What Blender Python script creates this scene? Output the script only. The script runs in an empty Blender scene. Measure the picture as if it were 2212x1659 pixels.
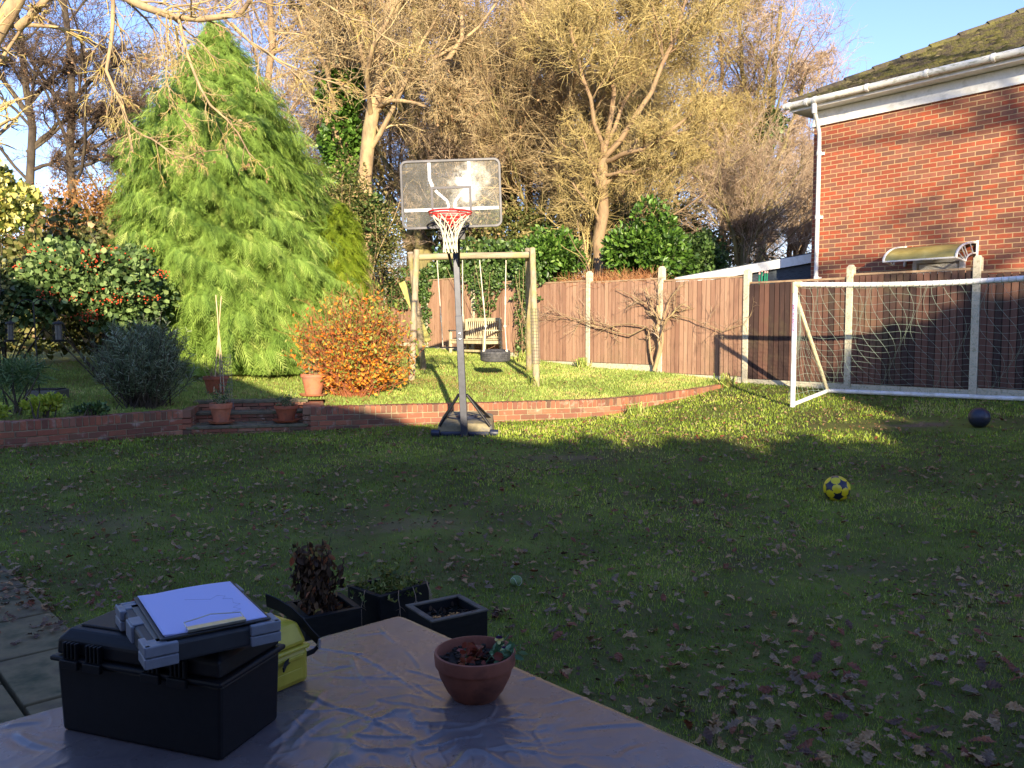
import bpy, math, random
import numpy as np
from mathutils import Vector, Matrix

# ------------------------------------------------------------------ camera, sky, sun, exposure
scene = bpy.context.scene
COL = scene.collection
PITCH = math.atan((829.5-712)/1780.0)
CAMZ = 1.65
cam_d = bpy.data.cameras.new('camera'); cam = bpy.data.objects.new('camera', cam_d); COL.objects.link(cam)
cam_d.sensor_width = 36.0; cam_d.lens = 36*1780/2212.0
cam_d.clip_start = 0.05; cam_d.clip_end = 3000
cam.location = (0, 0, CAMZ); cam.rotation_euler = (math.pi/2-PITCH, 0, 0)
scene.camera = cam
SUN = Vector((0.1443, -0.989, 0.2732)).normalized()      # towards the sun, low and behind the photographer
world = bpy.data.worlds.new('World'); scene.world = world; world.use_nodes = True
wn = world.node_tree
sky = wn.nodes.new('ShaderNodeTexSky'); sky.sky_type = 'NISHITA'; sky.sun_disc = False
sky.sun_elevation = math.asin(SUN.z); sky.sun_rotation = math.atan2(SUN.x, SUN.y)
sky.air_density = 1.15; sky.dust_density = 0.25; sky.ozone_density = 3.0
bg = wn.nodes['Background']; bg.inputs['Strength'].default_value = 0.145
hsv = wn.nodes.new('ShaderNodeMix'); hsv.data_type = 'RGBA'; hsv.blend_type = 'MULTIPLY'; hsv.inputs[0].default_value = 1.0; hsv.inputs[7].default_value = (0.86, 0.80, 1.06, 1)   # deep winter blue
wn.links.new(sky.outputs[0], hsv.inputs[6]); wn.links.new(hsv.outputs[2], bg.inputs['Color'])
sd = bpy.data.lights.new('sun', 'SUN'); so = bpy.data.objects.new('sun', sd); COL.objects.link(so)
sd.energy = 5.0; sd.angle = math.radians(0.5); sd.color = (1.0, 0.85, 0.62)
so.rotation_euler = SUN.to_track_quat('Z', 'Y').to_euler(); so.location = (3, -20, 12)
scene.view_settings.view_transform = 'Standard'; scene.view_settings.look = 'None'
scene.view_settings.gamma = 1.0; scene.view_settings.exposure = 1.3
scene.render.engine = 'CYCLES'

# ------------------------------------------------------------------ helpers
cp, sp = math.cos(PITCH), math.sin(PITCH)
def ray(x, y):
    a = (x-1106)/1780.0; b = (829.5-y)/1780.0
    return (a, cp+b*sp, -sp+b*cp)
def at(x, y, Y):
    r = ray(x, y); t = Y/r[1]; return Vector((r[0]*t, Y, CAMZ+r[2]*t))
def atz(x, y, z):
    r = ray(x, y); t = (z-CAMZ)/r[2]; return Vector((r[0]*t, r[1]*t, z))
def onwall(x, y, p0, d):
    r = ray(x, y); den = r[0]*d[1]-r[1]*d[0]
    t = (p0[0]*d[1]-p0[1]*d[0])/den
    return Vector((r[0]*t, r[1]*t, CAMZ+r[2]*t))

def lin(c):
    c = c/255.0
    return c/12.92 if c <= 0.04045 else ((c+0.055)/1.055)**2.4
def S(r, g, b): return (lin(r), lin(g), lin(b), 1.0)

def tag(o, label=None, cat=None, group=None, kind=None):
    if label: o['label'] = label
    if cat: o['category'] = cat
    if group: o['group'] = group
    if kind: o['kind'] = kind
    return o
def thing(name, label, cat, loc=(0, 0, 0), rotz=0.0, group=None):
    o = bpy.data.objects.new(name, None); COL.objects.link(o)
    o.location = loc; o.rotation_euler = (0, 0, rotz); o.empty_display_size = 0.1
    return tag(o, label, cat, group)
def link(name, me, mats=None, parent=None):
    o = bpy.data.objects.new(name, me); COL.objects.link(o)
    if mats is not None:
        for m in (mats if isinstance(mats, (list, tuple)) else [mats]): me.materials.append(m)
    if parent: o.parent = parent
    return o
def npmesh(name, V, F, attr=None, smooth=False):
    """V (n,3); F (m,k) all faces with k corners; attr per-vertex float."""
    V = np.asarray(V, dtype=np.float32).reshape(-1, 3); F = np.asarray(F, dtype=np.int32)
    me = bpy.data.meshes.new(name); n = len(V); m, k = F.shape
    me.vertices.add(n); me.vertices.foreach_set('co', V.ravel())
    me.loops.add(m*k); me.loops.foreach_set('vertex_index', F.ravel())
    me.polygons.add(m)
    me.polygons.foreach_set('loop_start', np.arange(0, m*k, k, dtype=np.int32))
    me.polygons.foreach_set('loop_total', np.full(m, k, dtype=np.int32))
    if smooth: me.polygons.foreach_set('use_smooth', np.ones(m, dtype=bool))
    me.update(calc_edges=True)
    if attr is not None:
        a = me.attributes.new('var', 'FLOAT', 'POINT'); a.data.foreach_set('value', np.asarray(attr, dtype=np.float32))
    return me
def rotz(a): return Matrix.Rotation(a, 3, 'Z')

class MB:
    def __init__(s): s.v = []; s.f = []; s.a = []; s.val = 0.5
    def add(s, vs, fs):
        o = len(s.v); s.v += [tuple(v) for v in vs]; s.f += [tuple(i+o for i in f) for f in fs]
        s.a += [s.val]*len(vs); return s
    def box(s, c, size, R=None, taper=1.0):
        c = Vector(c); hx, hy, hz = size[0]/2, size[1]/2, size[2]/2; vs = []
        for z in (-1, 1):
            t = taper if z > 0 else 1.0
            for x, y in ((-1, -1), (1, -1), (1, 1), (-1, 1)):
                p = Vector((x*hx*t, y*hy*t, z*hz)); p = (R @ p) if R is not None else p; vs.append(c+p)
        return s.add(vs, [(3, 2, 1, 0), (4, 5, 6, 7), (0, 1, 5, 4), (1, 2, 6, 5), (2, 3, 7, 6), (3, 0, 4, 7)])
    def hull(s, bottom, top):
        n = len(bottom); vs = list(bottom)+list(top)
        fs = [tuple(reversed(range(n))), tuple(range(n, 2*n))]+[(i, (i+1) % n, n+(i+1) % n, n+i) for i in range(n)]
        return s.add(vs, fs)
    def bar(s, p, q, w, h=None, up=(0, 0, 1)):
        p = Vector(p); q = Vector(q); d = q-p; L = d.length; d.normalize(); up = Vector(up)
        x = d.cross(up)
        if x.length < 1e-3: x = d.cross(Vector((0, 1, 0)))
        x.normalize(); y = x.cross(d); R = Matrix((x, y, d)).transposed()
        return s.box((p+q)/2, (w, h or w, L), R)
    def tube(s, pts, r, n=8, cap=True):
        pts = [Vector(p) for p in pts]; m = len(pts)
        rs = r if isinstance(r, (list, tuple)) else [r]*m
        vs = []; ref = Vector((0.13, 0.31, 0.94)).normalized(); px = None
        for i, p in enumerate(pts):
            t = (pts[min(i+1, m-1)]-pts[max(i-1, 0)]).normalized()
            x = px - t*px.dot(t) if px is not None else t.cross(ref)
            if x.length < 1e-4: x = t.cross(Vector((1, 0, 0)))
            x.normalize(); px = x; y = t.cross(x)
            for k in range(n):
                a = 2*math.pi*k/n; vs.append(p+(x*math.cos(a)+y*math.sin(a))*rs[i])
        fs = []
        for i in range(m-1):
            for k in range(n):
                fs.append((i*n+k, i*n+(k+1) % n, (i+1)*n+(k+1) % n, (i+1)*n+k))
        if cap: fs += [tuple(reversed(range(n))), tuple(range((m-1)*n, m*n))]
        return s.add(vs, fs)
    def lathe(s, prof, c=(0, 0, 0), n=28, wob=0.0):
        c = Vector(c); vs = []; fs = []
        for r, z in prof:
            for k in range(n):
                a = 2*math.pi*k/n; rr = r*(1+wob*math.sin(3*a+z*9)); vs.append(c+Vector((rr*math.cos(a), rr*math.sin(a), z)))
        m = len(prof)
        for i in range(m-1):
            for k in range(n): fs.append((i*n+k, i*n+(k+1) % n, (i+1)*n+(k+1) % n, (i+1)*n+k))
        if prof[0][0] > 1e-4: fs.append(tuple(reversed(range(n))))
        if prof[-1][0] > 1e-4: fs.append(tuple(range((m-1)*n, m*n)))
        return s.add(vs, fs)
    def torus(s, c, R, r, n=32, m=8, tilt=None):
        vs = []; fs = []; c = Vector(c)
        for i in range(n):
            a = 2*math.pi*i/n
            for j in range(m):
                b = 2*math.pi*j/m; p = Vector(((R+r*math.cos(b))*math.cos(a), (R+r*math.cos(b))*math.sin(a), r*math.sin(b)))
                vs.append(c+(tilt @ p if tilt is not None else p))
        for i in range(n):
            for j in range(m): fs.append((i*m+j, ((i+1) % n)*m+j, ((i+1) % n)*m+(j+1) % m, i*m+(j+1) % m))
        return s.add(vs, fs)
    def build(s, name, mat, parent=None, smooth=False, bevel=0.0, rel=False, segs=2):
        vs = s.v
        if rel and parent is not None:
            M = (Matrix.Translation(parent.location) @ Matrix.Rotation(parent.rotation_euler[2], 4, 'Z')).inverted()
            vs = [tuple(M @ Vector(v)) for v in vs]
        me = bpy.data.meshes.new(name); me.from_pydata(vs, [], s.f); me.update()
        a = me.attributes.new('var', 'FLOAT', 'POINT'); a.data.foreach_set('value', s.a)
        if smooth:
            me.polygons.foreach_set('use_smooth', [True]*len(me.polygons))
        o = link(name, me, mat, parent)
        if bevel:
            b = o.modifiers.new('bevel', 'BEVEL'); b.width = bevel; b.segments = segs; b.limit_method = 'ANGLE'; b.angle_limit = 0.6
        if smooth:
            try:
                e = o.modifiers.new('edge', 'EDGE_SPLIT'); e.split_angle = 0.7
            except Exception: pass
        return o

# ------------------------------------------------------------------ materials
def mk(name):
    m = bpy.data.materials.new(name); m.use_nodes = True; nt = m.node_tree
    return m, nt, nt.nodes['Principled BSDF']
def node(nt, t, **kw):
    n = nt.nodes.new(t)
    for k, v in kw.items():
        if k in n.inputs: n.inputs[k].default_value = v
        else: setattr(n, k, v)
    return n
def ramp(nt, fac, stops, interp='LINEAR'):
    r = nt.nodes.new('ShaderNodeValToRGB'); r.color_ramp.interpolation = interp
    el = r.color_ramp.elements
    while len(el) < len(stops): el.new(0.5)
    for e, (p, c) in zip(el, stops): e.position = p; e.color = c
    nt.links.new(fac, r.inputs[0]); return r.outputs[0]
def coords(nt, kind='Object', scale=(1, 1, 1), rot=(0, 0, 0)):
    t = nt.nodes.new('ShaderNodeTexCoord'); m = nt.nodes.new('ShaderNodeMapping')
    m.inputs['Scale'].default_value = scale; m.inputs['Rotation'].default_value = rot
    nt.links.new(t.outputs[kind], m.inputs['Vector']); return m.outputs[0]
def noise(nt, vec, scale=5, detail=4, rough=0.6, dist=0.0):
    n = node(nt, 'ShaderNodeTexNoise'); n.inputs['Scale'].default_value = scale; n.inputs['Detail'].default_value = detail
    n.inputs['Roughness'].default_value = rough; n.inputs['Distortion'].default_value = dist
    nt.links.new(vec, n.inputs['Vector']); return n.outputs['Fac']
def mix(nt, fac, a, b, mode='MIX'):
    m = nt.nodes.new('ShaderNodeMix'); m.data_type = 'RGBA'; m.blend_type = mode
    for sock, v in ((m.inputs[0], fac), (m.inputs[6], a), (m.inputs[7], b)):
        if hasattr(v, 'links'): nt.links.new(v, sock)
        else: sock.default_value = v
    return m.outputs[2]
def bump(nt, h, bs, strength=0.3, dist=0.01):
    b = nt.nodes.new('ShaderNodeBump'); b.inputs['Strength'].default_value = strength; b.inputs['Distance'].default_value = dist
    nt.links.new(h, b.inputs['Height']); nt.links.new(b.outputs[0], bs.inputs['Normal'])
def simple(name, c1, c2=None, scale=8, rough=0.6, metal=0.0, bs_=0.2, bd=0.003, detail=5, stretch=(1, 1, 1), spec=0.5, lo=0.35, hi=0.65, c3=None):
    """two- or three-tone worn surface"""
    m, nt, b = mk(name); v = coords(nt, 'Object', stretch); f = noise(nt, v, scale, detail)
    st = [(lo, c1), (hi, c2 or c1)]
    if c3: st = [(lo, c1), (0.5, c2), (hi, c3)]
    nt.links.new(ramp(nt, f, st), b.inputs['Base Color'])
    b.inputs['Roughness'].default_value = rough; b.inputs['Metallic'].default_value = metal
    b.inputs['Specular IOR Level'].default_value = spec
    if bs_: bump(nt, noise(nt, v, scale*6, 4), b, bs_, bd)
    return m
def leafmat(name, stops, rough=0.5, trans=0.25, spec=0.4, patch=None):
    """foliage whose colour runs over the 'var' value of each leaf"""
    m, nt, b = mk(name); a = node(nt, 'ShaderNodeAttribute', attribute_name='var')
    c = ramp(nt, a.outputs['Fac'], stops)
    if patch:
        f = ramp(nt, noise(nt, coords(nt), patch[1], 3), [(patch[2], (0, 0, 0, 1)), (patch[3], (1, 1, 1, 1))])
        c = mix(nt, f, c, patch[0])
    nt.links.new(c, b.inputs['Base Color']); b.inputs['Roughness'].default_value = rough
    b.inputs['Specular IOR Level'].default_value = spec
    if trans:
        t = node(nt, 'ShaderNodeBsdfTranslucent'); nt.links.new(c, t.inputs['Color'])
        mx = nt.nodes.new('ShaderNodeMixShader'); mx.inputs[0].default_value = trans
        nt.links.new(b.outputs[0], mx.inputs[1]); nt.links.new(t.outputs[0], mx.inputs[2])
        nt.links.new(mx.outputs[0], nt.nodes['Material Output'].inputs['Surface'])
    return m

# ------------------------------------------------------------------ terrain heights
PIV = (1.6, 17.1); FD = (0.684, -0.729)                     # fence line: PIV + t*FD
def fence(t): return (PIV[0]+FD[0]*t, PIV[1]+FD[1]*t)
WP = np.array([(-30, 4.0), (-12, 7.4), (-8.5, 8.5), (-5.9, 9.6), (-4.42, 11.0), (-2.8, 11.4), (-0.7, 12.0), (1.37, 12.6), (2.2, 13.1), (3.05, 13.75), (3.86, 14.35), (4.6, 15.2), (30, 40)], float)
def wally(x): return np.interp(x, WP[:, 0], WP[:, 1])
LP = np.array([(-5.9, 9.5, .27), (-8.5, 8.4, .22), (-4.4, 10.9, .24), (-2.8, 11.3, .24), (-.7, 11.9, .28), (1.37, 12.5, .31), (2.2, 13.0, .42), (3.05, 13.6, .52), (3.86, 14.2, .69),
    (4.3, 13.9, .69), (5.36, 12.9, .67), (6.6, 11.7, .69), (5.4, 9.5, .5), (2.8, 7.1, .2), (0, 4.9, .105), (0, 3, .01), (-2.5, 4.4, 0), (-6, 6, .06), (-3, 2, 0), (3, 3, .03), (6, 4, .15),
    (9, 9, .7), (9, 3, .25), (0, -4, 0), (-8, 0, 0), (8, -2, .1), (-.6, 9.9, .36), (-3, 8, .2), (-14, 5, .1), (14, 14, .8), (14, 0, .3), (-14, -6, 0), (14, -8, 0)], float)
UP = np.array([(-5.9, 9.8, .53), (-8.5, 8.9, .52), (-4.6, 11.2, .54), (-3.6, 12.4, .62), (-2.8, 12.0, .56), (-.7, 12.3, .55), (1.37, 12.9, .56), (2.2, 13.4, .60), (3.05, 14.0, .66), (3.86, 14.5, .72),
    (1.6, 17.0, .86), (2.85, 15.7, .83), (.35, 18.4, 1.0), (-2.15, 21, 1.18), (-3.6, 14.7, .78), (-4.5, 16, .95), (0, 13.8, .75), (-1.6, 13.8, .75), (-1.4, 16, .88), (-9, 14, .8), (-12, 9, .55), (6, 20, .9), (0, 26, 1.3), (-12, 24, 1.3), (10, 26, 1.1), (14, 16, .8), (-20, 14, .8)], float)
def tps_fit(P):
    n = len(P); d = np.linalg.norm(P[:, None, :2]-P[None, :, :2], axis=2)
    K = np.where(d > 0, d*d*np.log(d+1e-9), 0)+np.eye(n)*0.4
    A = np.zeros((n+3, n+3)); A[:n, :n] = K; A[:n, n] = 1; A[:n, n+1:] = P[:, :2]; A[n, :n] = 1; A[n+1:, :n] = P[:, :2].T
    return np.linalg.solve(A, np.concatenate([P[:, 2], [0, 0, 0]])), P[:, :2]
LW, UW = tps_fit(LP), tps_fit(UP)
def tps(W, x, y):
    w, C = W; x = np.atleast_1d(np.asarray(x, float)); y = np.atleast_1d(np.asarray(y, float)); out = np.full(x.shape, w[-3])+w[-2]*x+w[-1]*y
    for (cx, cy), wi in zip(C, w[:-3]):
        d2 = (x-cx)**2+(y-cy)**2; out += wi*0.5*d2*np.log(d2+1e-9)
    return out
def glow(x, y): return np.clip(tps(LW, x, y), -0.1, 1.2)
def gup(x, y): return np.clip(tps(UW, x, y), 0.45, 1.6)
def isup(x, y): return np.asarray(y) > wally(np.asarray(x))
def gz(x, y):
    r = np.where(isup(x, y), gup(x, y), glow(x, y)); return float(r[0]) if r.size == 1 else r
rng = np.random.default_rng(7); random.seed(7)
# ------------------------------------------------------------------ setting: lawns, soil, patio
def ground_mat(name, base, dark, light, brown, patches=()):
    m, nt, b = mk(name); v = coords(nt)
    f = noise(nt, v, 1.1, 5, 0.65); c = ramp(nt, f, [(0.3, dark), (0.5, base), (0.7, light)])
    f2 = noise(nt, v, 26, 4, 0.7); c = mix(nt, ramp(nt, f2, [(0.35, (0, 0, 0, 1)), (0.75, (.55, .55, .55, 1))]), c, brown)
    for (px, py, rx, ry, ang, strength) in patches:
        vm = nt.nodes.new('ShaderNodeMapping'); vm.vector_type = 'TEXTURE'
        vm.inputs['Location'].default_value = (px, py, 0.4); vm.inputs['Rotation'].default_value = (0, 0, ang); vm.inputs['Scale'].default_value = (rx, ry, 3)
        tc = nt.nodes.new('ShaderNodeTexCoord'); nt.links.new(tc.outputs['Object'], vm.inputs[0])
        ln = node(nt, 'ShaderNodeVectorMath', operation='LENGTH'); nt.links.new(vm.outputs[0], ln.inputs[0])
        ad = node(nt, 'ShaderNodeMath', operation='MULTIPLY_ADD'); nt.links.new(noise(nt, v, 3.2, 4), ad.inputs[0]); ad.inputs[1].default_value = 1.2
        nt.links.new(ln.outputs['Value'], ad.inputs[2])
        k = ramp(nt, ad.outputs[0], [(0.75, (strength,)*3+(1,)), (1.0, (0, 0, 0, 1))])
        c = mix(nt, k, c, S(118, 98, 78))
    nt.links.new(c, b.inputs['Base Color']); b.inputs['Roughness'].default_value = 0.95; b.inputs['Specular IOR Level'].default_value = 0.15
    bump(nt, noise(nt, v, 60, 5, 0.7), b, 0.7, 0.02)
    return m
PATCHES = [(5.0, 9.95, 1.5, .42, -0.25, .95), (.55, 8.6, 1.3, .5, 0, .55), (-.9, 6.2, 1.7, .7, 0.1, .55), (-3.2, 6.5, 1.6, .7, 0, .4), (2.2, 5.2, 1.0, .4, .2, .35)]
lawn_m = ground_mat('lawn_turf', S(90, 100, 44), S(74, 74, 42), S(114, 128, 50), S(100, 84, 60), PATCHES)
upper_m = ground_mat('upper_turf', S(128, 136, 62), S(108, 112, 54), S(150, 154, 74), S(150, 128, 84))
soil_m = simple('leaf_litter_soil', S(70, 54, 38), S(96, 76, 52), 6, 0.95, bs_=0.6, bd=0.02)

def sheet(name, X, Y, Z, mat, kind='structure'):
    n, m = X.shape; V = np.stack([X, Y, Z], -1).reshape(-1, 3)
    i = np.arange(n*m).reshape(n, m); F = np.stack([i[:-1, :-1], i[1:, :-1], i[1:, 1:], i[:-1, 1:]], -1).reshape(-1, 4)
    o = link(name, npmesh(name, V, F, smooth=True), mat); return tag(o, kind=kind)
xs = np.linspace(-14, 12, 131); ys = np.linspace(-6, 15.2, 107); X, Y = np.meshgrid(xs, ys, indexing='ij')
Y = np.minimum(Y, wally(X)+0.12+0*X)
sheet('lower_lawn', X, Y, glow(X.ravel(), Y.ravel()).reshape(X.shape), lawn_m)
xs = np.linspace(-14, 4.2, 110); s = np.linspace(0, 1, 90); X, q = np.meshgrid(xs, s, indexing='ij')
Y = wally(X)+0.1+q*(27-wally(X))
# leave the steps' notch out of the upper lawn
notch = (X > -4.5) & (X < -2.75); Y = np.where(notch, np.maximum(Y, wally(X)+0.98+0*X), Y)
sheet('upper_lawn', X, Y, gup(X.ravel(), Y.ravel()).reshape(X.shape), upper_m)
# far woodland floor out to the horizon
xs = np.concatenate([np.linspace(-900, -16, 12), np.linspace(-15, 60, 40), np.linspace(70, 900, 12)]); ys = np.concatenate([np.linspace(13.5, 60, 30), np.linspace(80, 1500, 12)])
X, Y = np.meshgrid(xs, ys, indexing='ij'); Z = 0.3+0.4*np.clip((Y-16)/10, 0, 1)+0.05*np.sin(X*.7)*np.cos(Y*.5)
sheet('ground', X, Y, Z, soil_m)
xs = np.concatenate([np.linspace(-900, -14, 10), np.linspace(-13, 12, 10), np.linspace(13, 900, 10)]); ys = np.concatenate([np.linspace(-900, -10, 8), np.linspace(-9, 13.6, 8)])
X, Y = np.meshgrid(xs, ys, indexing='ij'); sheet('ground_sheet', X, Y, -0.16+0*X, soil_m)

# patio of concrete slabs
slab_m = simple('slab_concrete', S(92, 84, 66), S(120, 108, 80), 3.0, 0.9, bs_=0.5, bd=0.004, c3=S(70, 74, 54), spec=.2)
joint_m = simple('joint_soil', S(40, 38, 26), S(66, 70, 36), 12, 0.95)
PA = math.radians(-47.5); pu = Vector((math.cos(PA), math.sin(PA), 0)); pv = Vector((math.sin(PA), -math.cos(PA), 0))  # pv points away from the lawn
PATP = Vector((-2.62, 4.60, 0))
mb = MB(); mj = MB()
for r in range(11):
    off = 0.3*(r % 2)
    for k in range(-9, 12):
        w = 0.597; mb.val = random.random(); c = PATP+pu*(k*0.62+off+w/2)+pv*(r*0.42+0.2)
        if c.x > 1.5 and r < 2: continue
        mb.box((c.x, c.y, 0.012+random.uniform(-.003, .003)), (w, 0.398, 0.07), rotz(PA+random.uniform(-.004, .004)))
# rows run across the joints seen at the left edge
patio = mb.build('patio', slab_m, bevel=0.006); tag(patio, kind='structure')
mj.box(PATP+pu*0.9+pv*2.2+Vector((0, 0, -0.06)), (13, 4.5, 0.12), rotz(PA)); tag(mj.build('patio_joints', joint_m), kind='structure')
mud_m = simple('mud', S(96, 78, 60), S(124, 104, 80), 5, 0.95, bs_=0.5, bd=0.01)

# ------------------------------------------------------------------ grass
def blades(n, xy, hgt, wid, up, seed, lean=0.6):
    r = np.random.default_rng(seed); x, y = xy
    z = (gup if up else glow)(x, y)
    a = r.uniform(0, 2*np.pi, n); L = hgt*r.uniform(.5, 1.3, n); W = wid*r.uniform(.6, 1.4, n)
    dx, dy = np.cos(a), np.sin(a); la = r.uniform(0, 2*np.pi, n); lm = lean*r.uniform(.2, 1.2, n)*L
    b = np.stack([x, y, z-0.004], -1); s_ = np.stack([dx*W/2, dy*W/2, 0*x], -1)
    tip = b+np.stack([np.cos(la)*lm, np.sin(la)*lm, L], -1)
    V = np.stack([b-s_, b+s_, tip], 1).reshape(-1, 3); F = np.arange(n*3).reshape(n, 3)
    # colour clumps: moss, dry and fresh patches
    cl = 0.5+0.3*np.sin(x*2.3+1.7*np.sin(y*1.9))+0.2*np.sin(y*3.1+1.3*np.sin(x*2.7+2))
    m2 = .5+.5*np.sin(x*.9+1.3*np.sin(y*.7+1)+.8)+.4*np.clip((x+.5)/3, 0, 1); var = np.clip(cl*0.5+0.12+.22*m2+.12*np.sin(x*11+3*np.sin(y*9))+r.normal(0, .17, n), 0, 1); return V, F, np.repeat(var, 3)
def in_patio(x, y):
    dx, dy = x-PATP.x, y-PATP.y; v = dx*pv.x+dy*pv.y; return v > 0.0
def bare(x, y):
    m = np.zeros(x.shape)
    for (px, py, rx, ry, an, st) in PATCHES:
        c, s_ = math.cos(an), math.sin(an); dx, dy = x-px, y-py
        q = np.sqrt(((dx*c+dy*s_)/rx)**2+((-dx*s_+dy*c)/ry)**2)+0.25*np.sin(x*5+1.3*y)*np.cos(y*7)
        m = np.maximum(m, st*np.clip(1.35-q, 0, 1)*1.6)
    return m
GV, GF, GA = [], [], []; off = 0
for (y0, y1, dens, h, w, sd_) in ((2.6, 4.2, 7000, .024, .0042, 1), (4.2, 6, 4200, .026, .006, 2), (6, 9, 2300, .03, .009, 3), (9, 14.4, 1000, .04, .015, 4)):
    r = np.random.default_rng(sd_); hw = lambda y: 0.66*y+1.7; n = int((y1-y0)*2*hw(y1)*dens)
    y = r.uniform(y0, y1, n); x = r.uniform(-hw(y1), hw(y1), n)
    clump = 0.45+0.55*(np.sin(x*6.1+2*np.sin(y*4.3))*np.sin(y*5.7+1.5*np.sin(x*3.9)) > -0.25)
    k = (np.abs(x) < hw(y)) & (y < wally(x)-0.02) & ~in_patio(x, y) & (r.uniform(0, 1, n) > bare(x, y)) & (r.uniform(0, 1, n) < clump)
    t_ = (x-PIV[0])*FD[1]-(y-PIV[1])*FD[0]
    k &= ~((x > 3.8) & (((x-PIV[0])*0.729+(y-PIV[1])*0.684) > 0.0))
    x, y = x[k], y[k]; V, F, A = blades(len(x), (x, y), h, w, False, sd_+10); GV.append(V); GF.append(F+off); GA.append(A); off += len(V)
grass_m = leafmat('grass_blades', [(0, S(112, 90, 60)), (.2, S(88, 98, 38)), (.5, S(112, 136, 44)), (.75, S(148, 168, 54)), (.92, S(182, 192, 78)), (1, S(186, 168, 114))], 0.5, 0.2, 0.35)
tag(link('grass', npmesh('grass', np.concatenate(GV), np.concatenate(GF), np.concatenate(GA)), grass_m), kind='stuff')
r = np.random.default_rng(20); n = 150000; x = r.uniform(-9, 4.4, n); y = wally(x)+0.12+(r.uniform(0, 1, n)**1.25)*(21-wally(x))
k = ~((x > -4.5) & (x < -2.75) & (y < wally(x)+1.0)) & (((x-PIV[0])*0.729+(y-PIV[1])*0.684) < 0.0) & (np.abs(x) < 0.66*y+1.7)
x, y = x[k], y[k]; V, F, A = blades(len(x), (x, y), .042, .016, True, 21)
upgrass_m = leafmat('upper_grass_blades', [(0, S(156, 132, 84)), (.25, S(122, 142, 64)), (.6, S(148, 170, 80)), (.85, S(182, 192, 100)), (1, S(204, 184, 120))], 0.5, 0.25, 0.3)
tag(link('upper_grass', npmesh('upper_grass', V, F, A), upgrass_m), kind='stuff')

# ------------------------------------------------------------------ brick garden walls and steps
def brickmat(name, stops, rough=0.85):
    m, nt, b = mk(name); a = node(nt, 'ShaderNodeAttribute', attribute_name='var'); v = coords(nt)
    c = ramp(nt, a.outputs['Fac'], stops)
    c = mix(nt, ramp(nt, noise(nt, v, 3, 5), [(.45, (0, 0, 0, 1)), (.75, (.75, .75, .75, 1))]), c, S(88, 86, 62))
    c = mix(nt, ramp(nt, noise(nt, v, 7, 5), [(.58, (0, 0, 0, 1)), (.72, (.55, .55, .55, 1))]), c, S(190, 178, 160))
    nt.links.new(c, b.inputs['Base Color']); b.inputs['Roughness'].default_value = rough; bump(nt, noise(nt, v, 70, 4), b, 0.6, 0.004); return m
brick_m = brickmat('garden_brick', [(0, S(98, 66, 52)), (.35, S(146, 86, 62)), (.65, S(164, 98, 68)), (.85, S(118, 74, 58)), (1, S(176, 122, 92))])
mortar_m = simple('old_mortar', S(126, 112, 88), S(158, 144, 114), 14, 0.95)
def pathwalk(pts):
    """arc-length sampler over a 3D polyline"""
    P = [Vector(p) for p in pts]; L = [0]
    for a, b in zip(P, P[1:]): L.append(L[-1]+(b-a).length)
    def f(s):
        s = max(0, min(s, L[-1]-1e-6))
        for i in range(len(P)-1):
            if s <= L[i+1]: u = (s-L[i])/(L[i+1]-L[i]); return P[i].lerp(P[i+1], u), (P[i+1]-P[i]).normalized()
    return f, L[-1]
def smooth_path(pts, n=40):
    P = np.array(pts, float); d = np.concatenate([[0], np.cumsum(np.linalg.norm(np.diff(P, axis=0), axis=1))]); t = np.linspace(0, d[-1], n)
    Q = np.stack([np.interp(t, d, P[:, i]) for i in range(3)], -1)
    for _ in range(4): Q[1:-1] = (Q[:-2]+2*Q[1:-1]+Q[2:])/4
    return [tuple(q) for q in Q]
def brick_wall(parent, path, depth=0.215, bottom=-0.1, inner=1, cap_h=0.112):
    """path = top centre-front line; soldier course on stretcher courses"""
    f, L = pathwalk(path); cap = MB(); body = MB(); mort = MB(); s = 0.0; rr = random.Random(3)
    while s < L-0.03:
        p, t = f(s+0.036); ang = math.atan2(t.y, t.x); nrm = Vector((-math.sin(ang), math.cos(ang), 0))
        cap.val = rr.random(); j = rr.uniform(-.003, .003)
        cap.box(p+nrm*(depth/2+j)+Vector((0, 0, -cap_h/2+rr.uniform(-.003, .003))), (0.064, depth, cap_h-0.004), rotz(ang+rr.uniform(-.02, .02))); s += 0.075
    for c in range(8):
        s = -0.11*(c % 2)
        while s < L-0.02:
            s0 = max(s, 0); s1 = min(s+0.215, L); p, t = f((s0+s1)/2); ang = math.atan2(t.y, t.x); nrm = Vector((-math.sin(ang), math.cos(ang), 0))
            z = p.z-cap_h-0.012-0.075*c-0.0325
            if z > bottom-0.1 and s1-s0 > 0.04:
                body.val = rr.random(); body.box(Vector((p.x, p.y, z))+nrm*(0.055+rr.uniform(-.002, .002)), (s1-s0-0.002, 0.11, 0.064), rotz(ang))
            s += 0.226
    N = 60; prev = None
    for i in range(N):
        p, t = f(L*(i+.5)/N); ang = math.atan2(t.y, t.x); nrm = Vector((-math.sin(ang), math.cos(ang), 0))
        mort.box(Vector((p.x, p.y, (p.z-0.012+bottom-0.1)/2))+nrm*(depth/2+0.003), (L/N+0.002, depth-0.012, p.z-0.012-bottom+0.1), rotz(ang))
    cap.build('coping', brick_m, parent, bevel=0.004, rel=True, segs=1); body.build('brickwork', brick_m, parent, bevel=0.003, rel=True, segs=1); mort.build('mortar', mortar_m, parent, rel=True)
lw = thing('brick_wall', 'low curved brown brick garden wall in shade left of the steps', 'garden wall', (-6, 9.6, .2))
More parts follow.
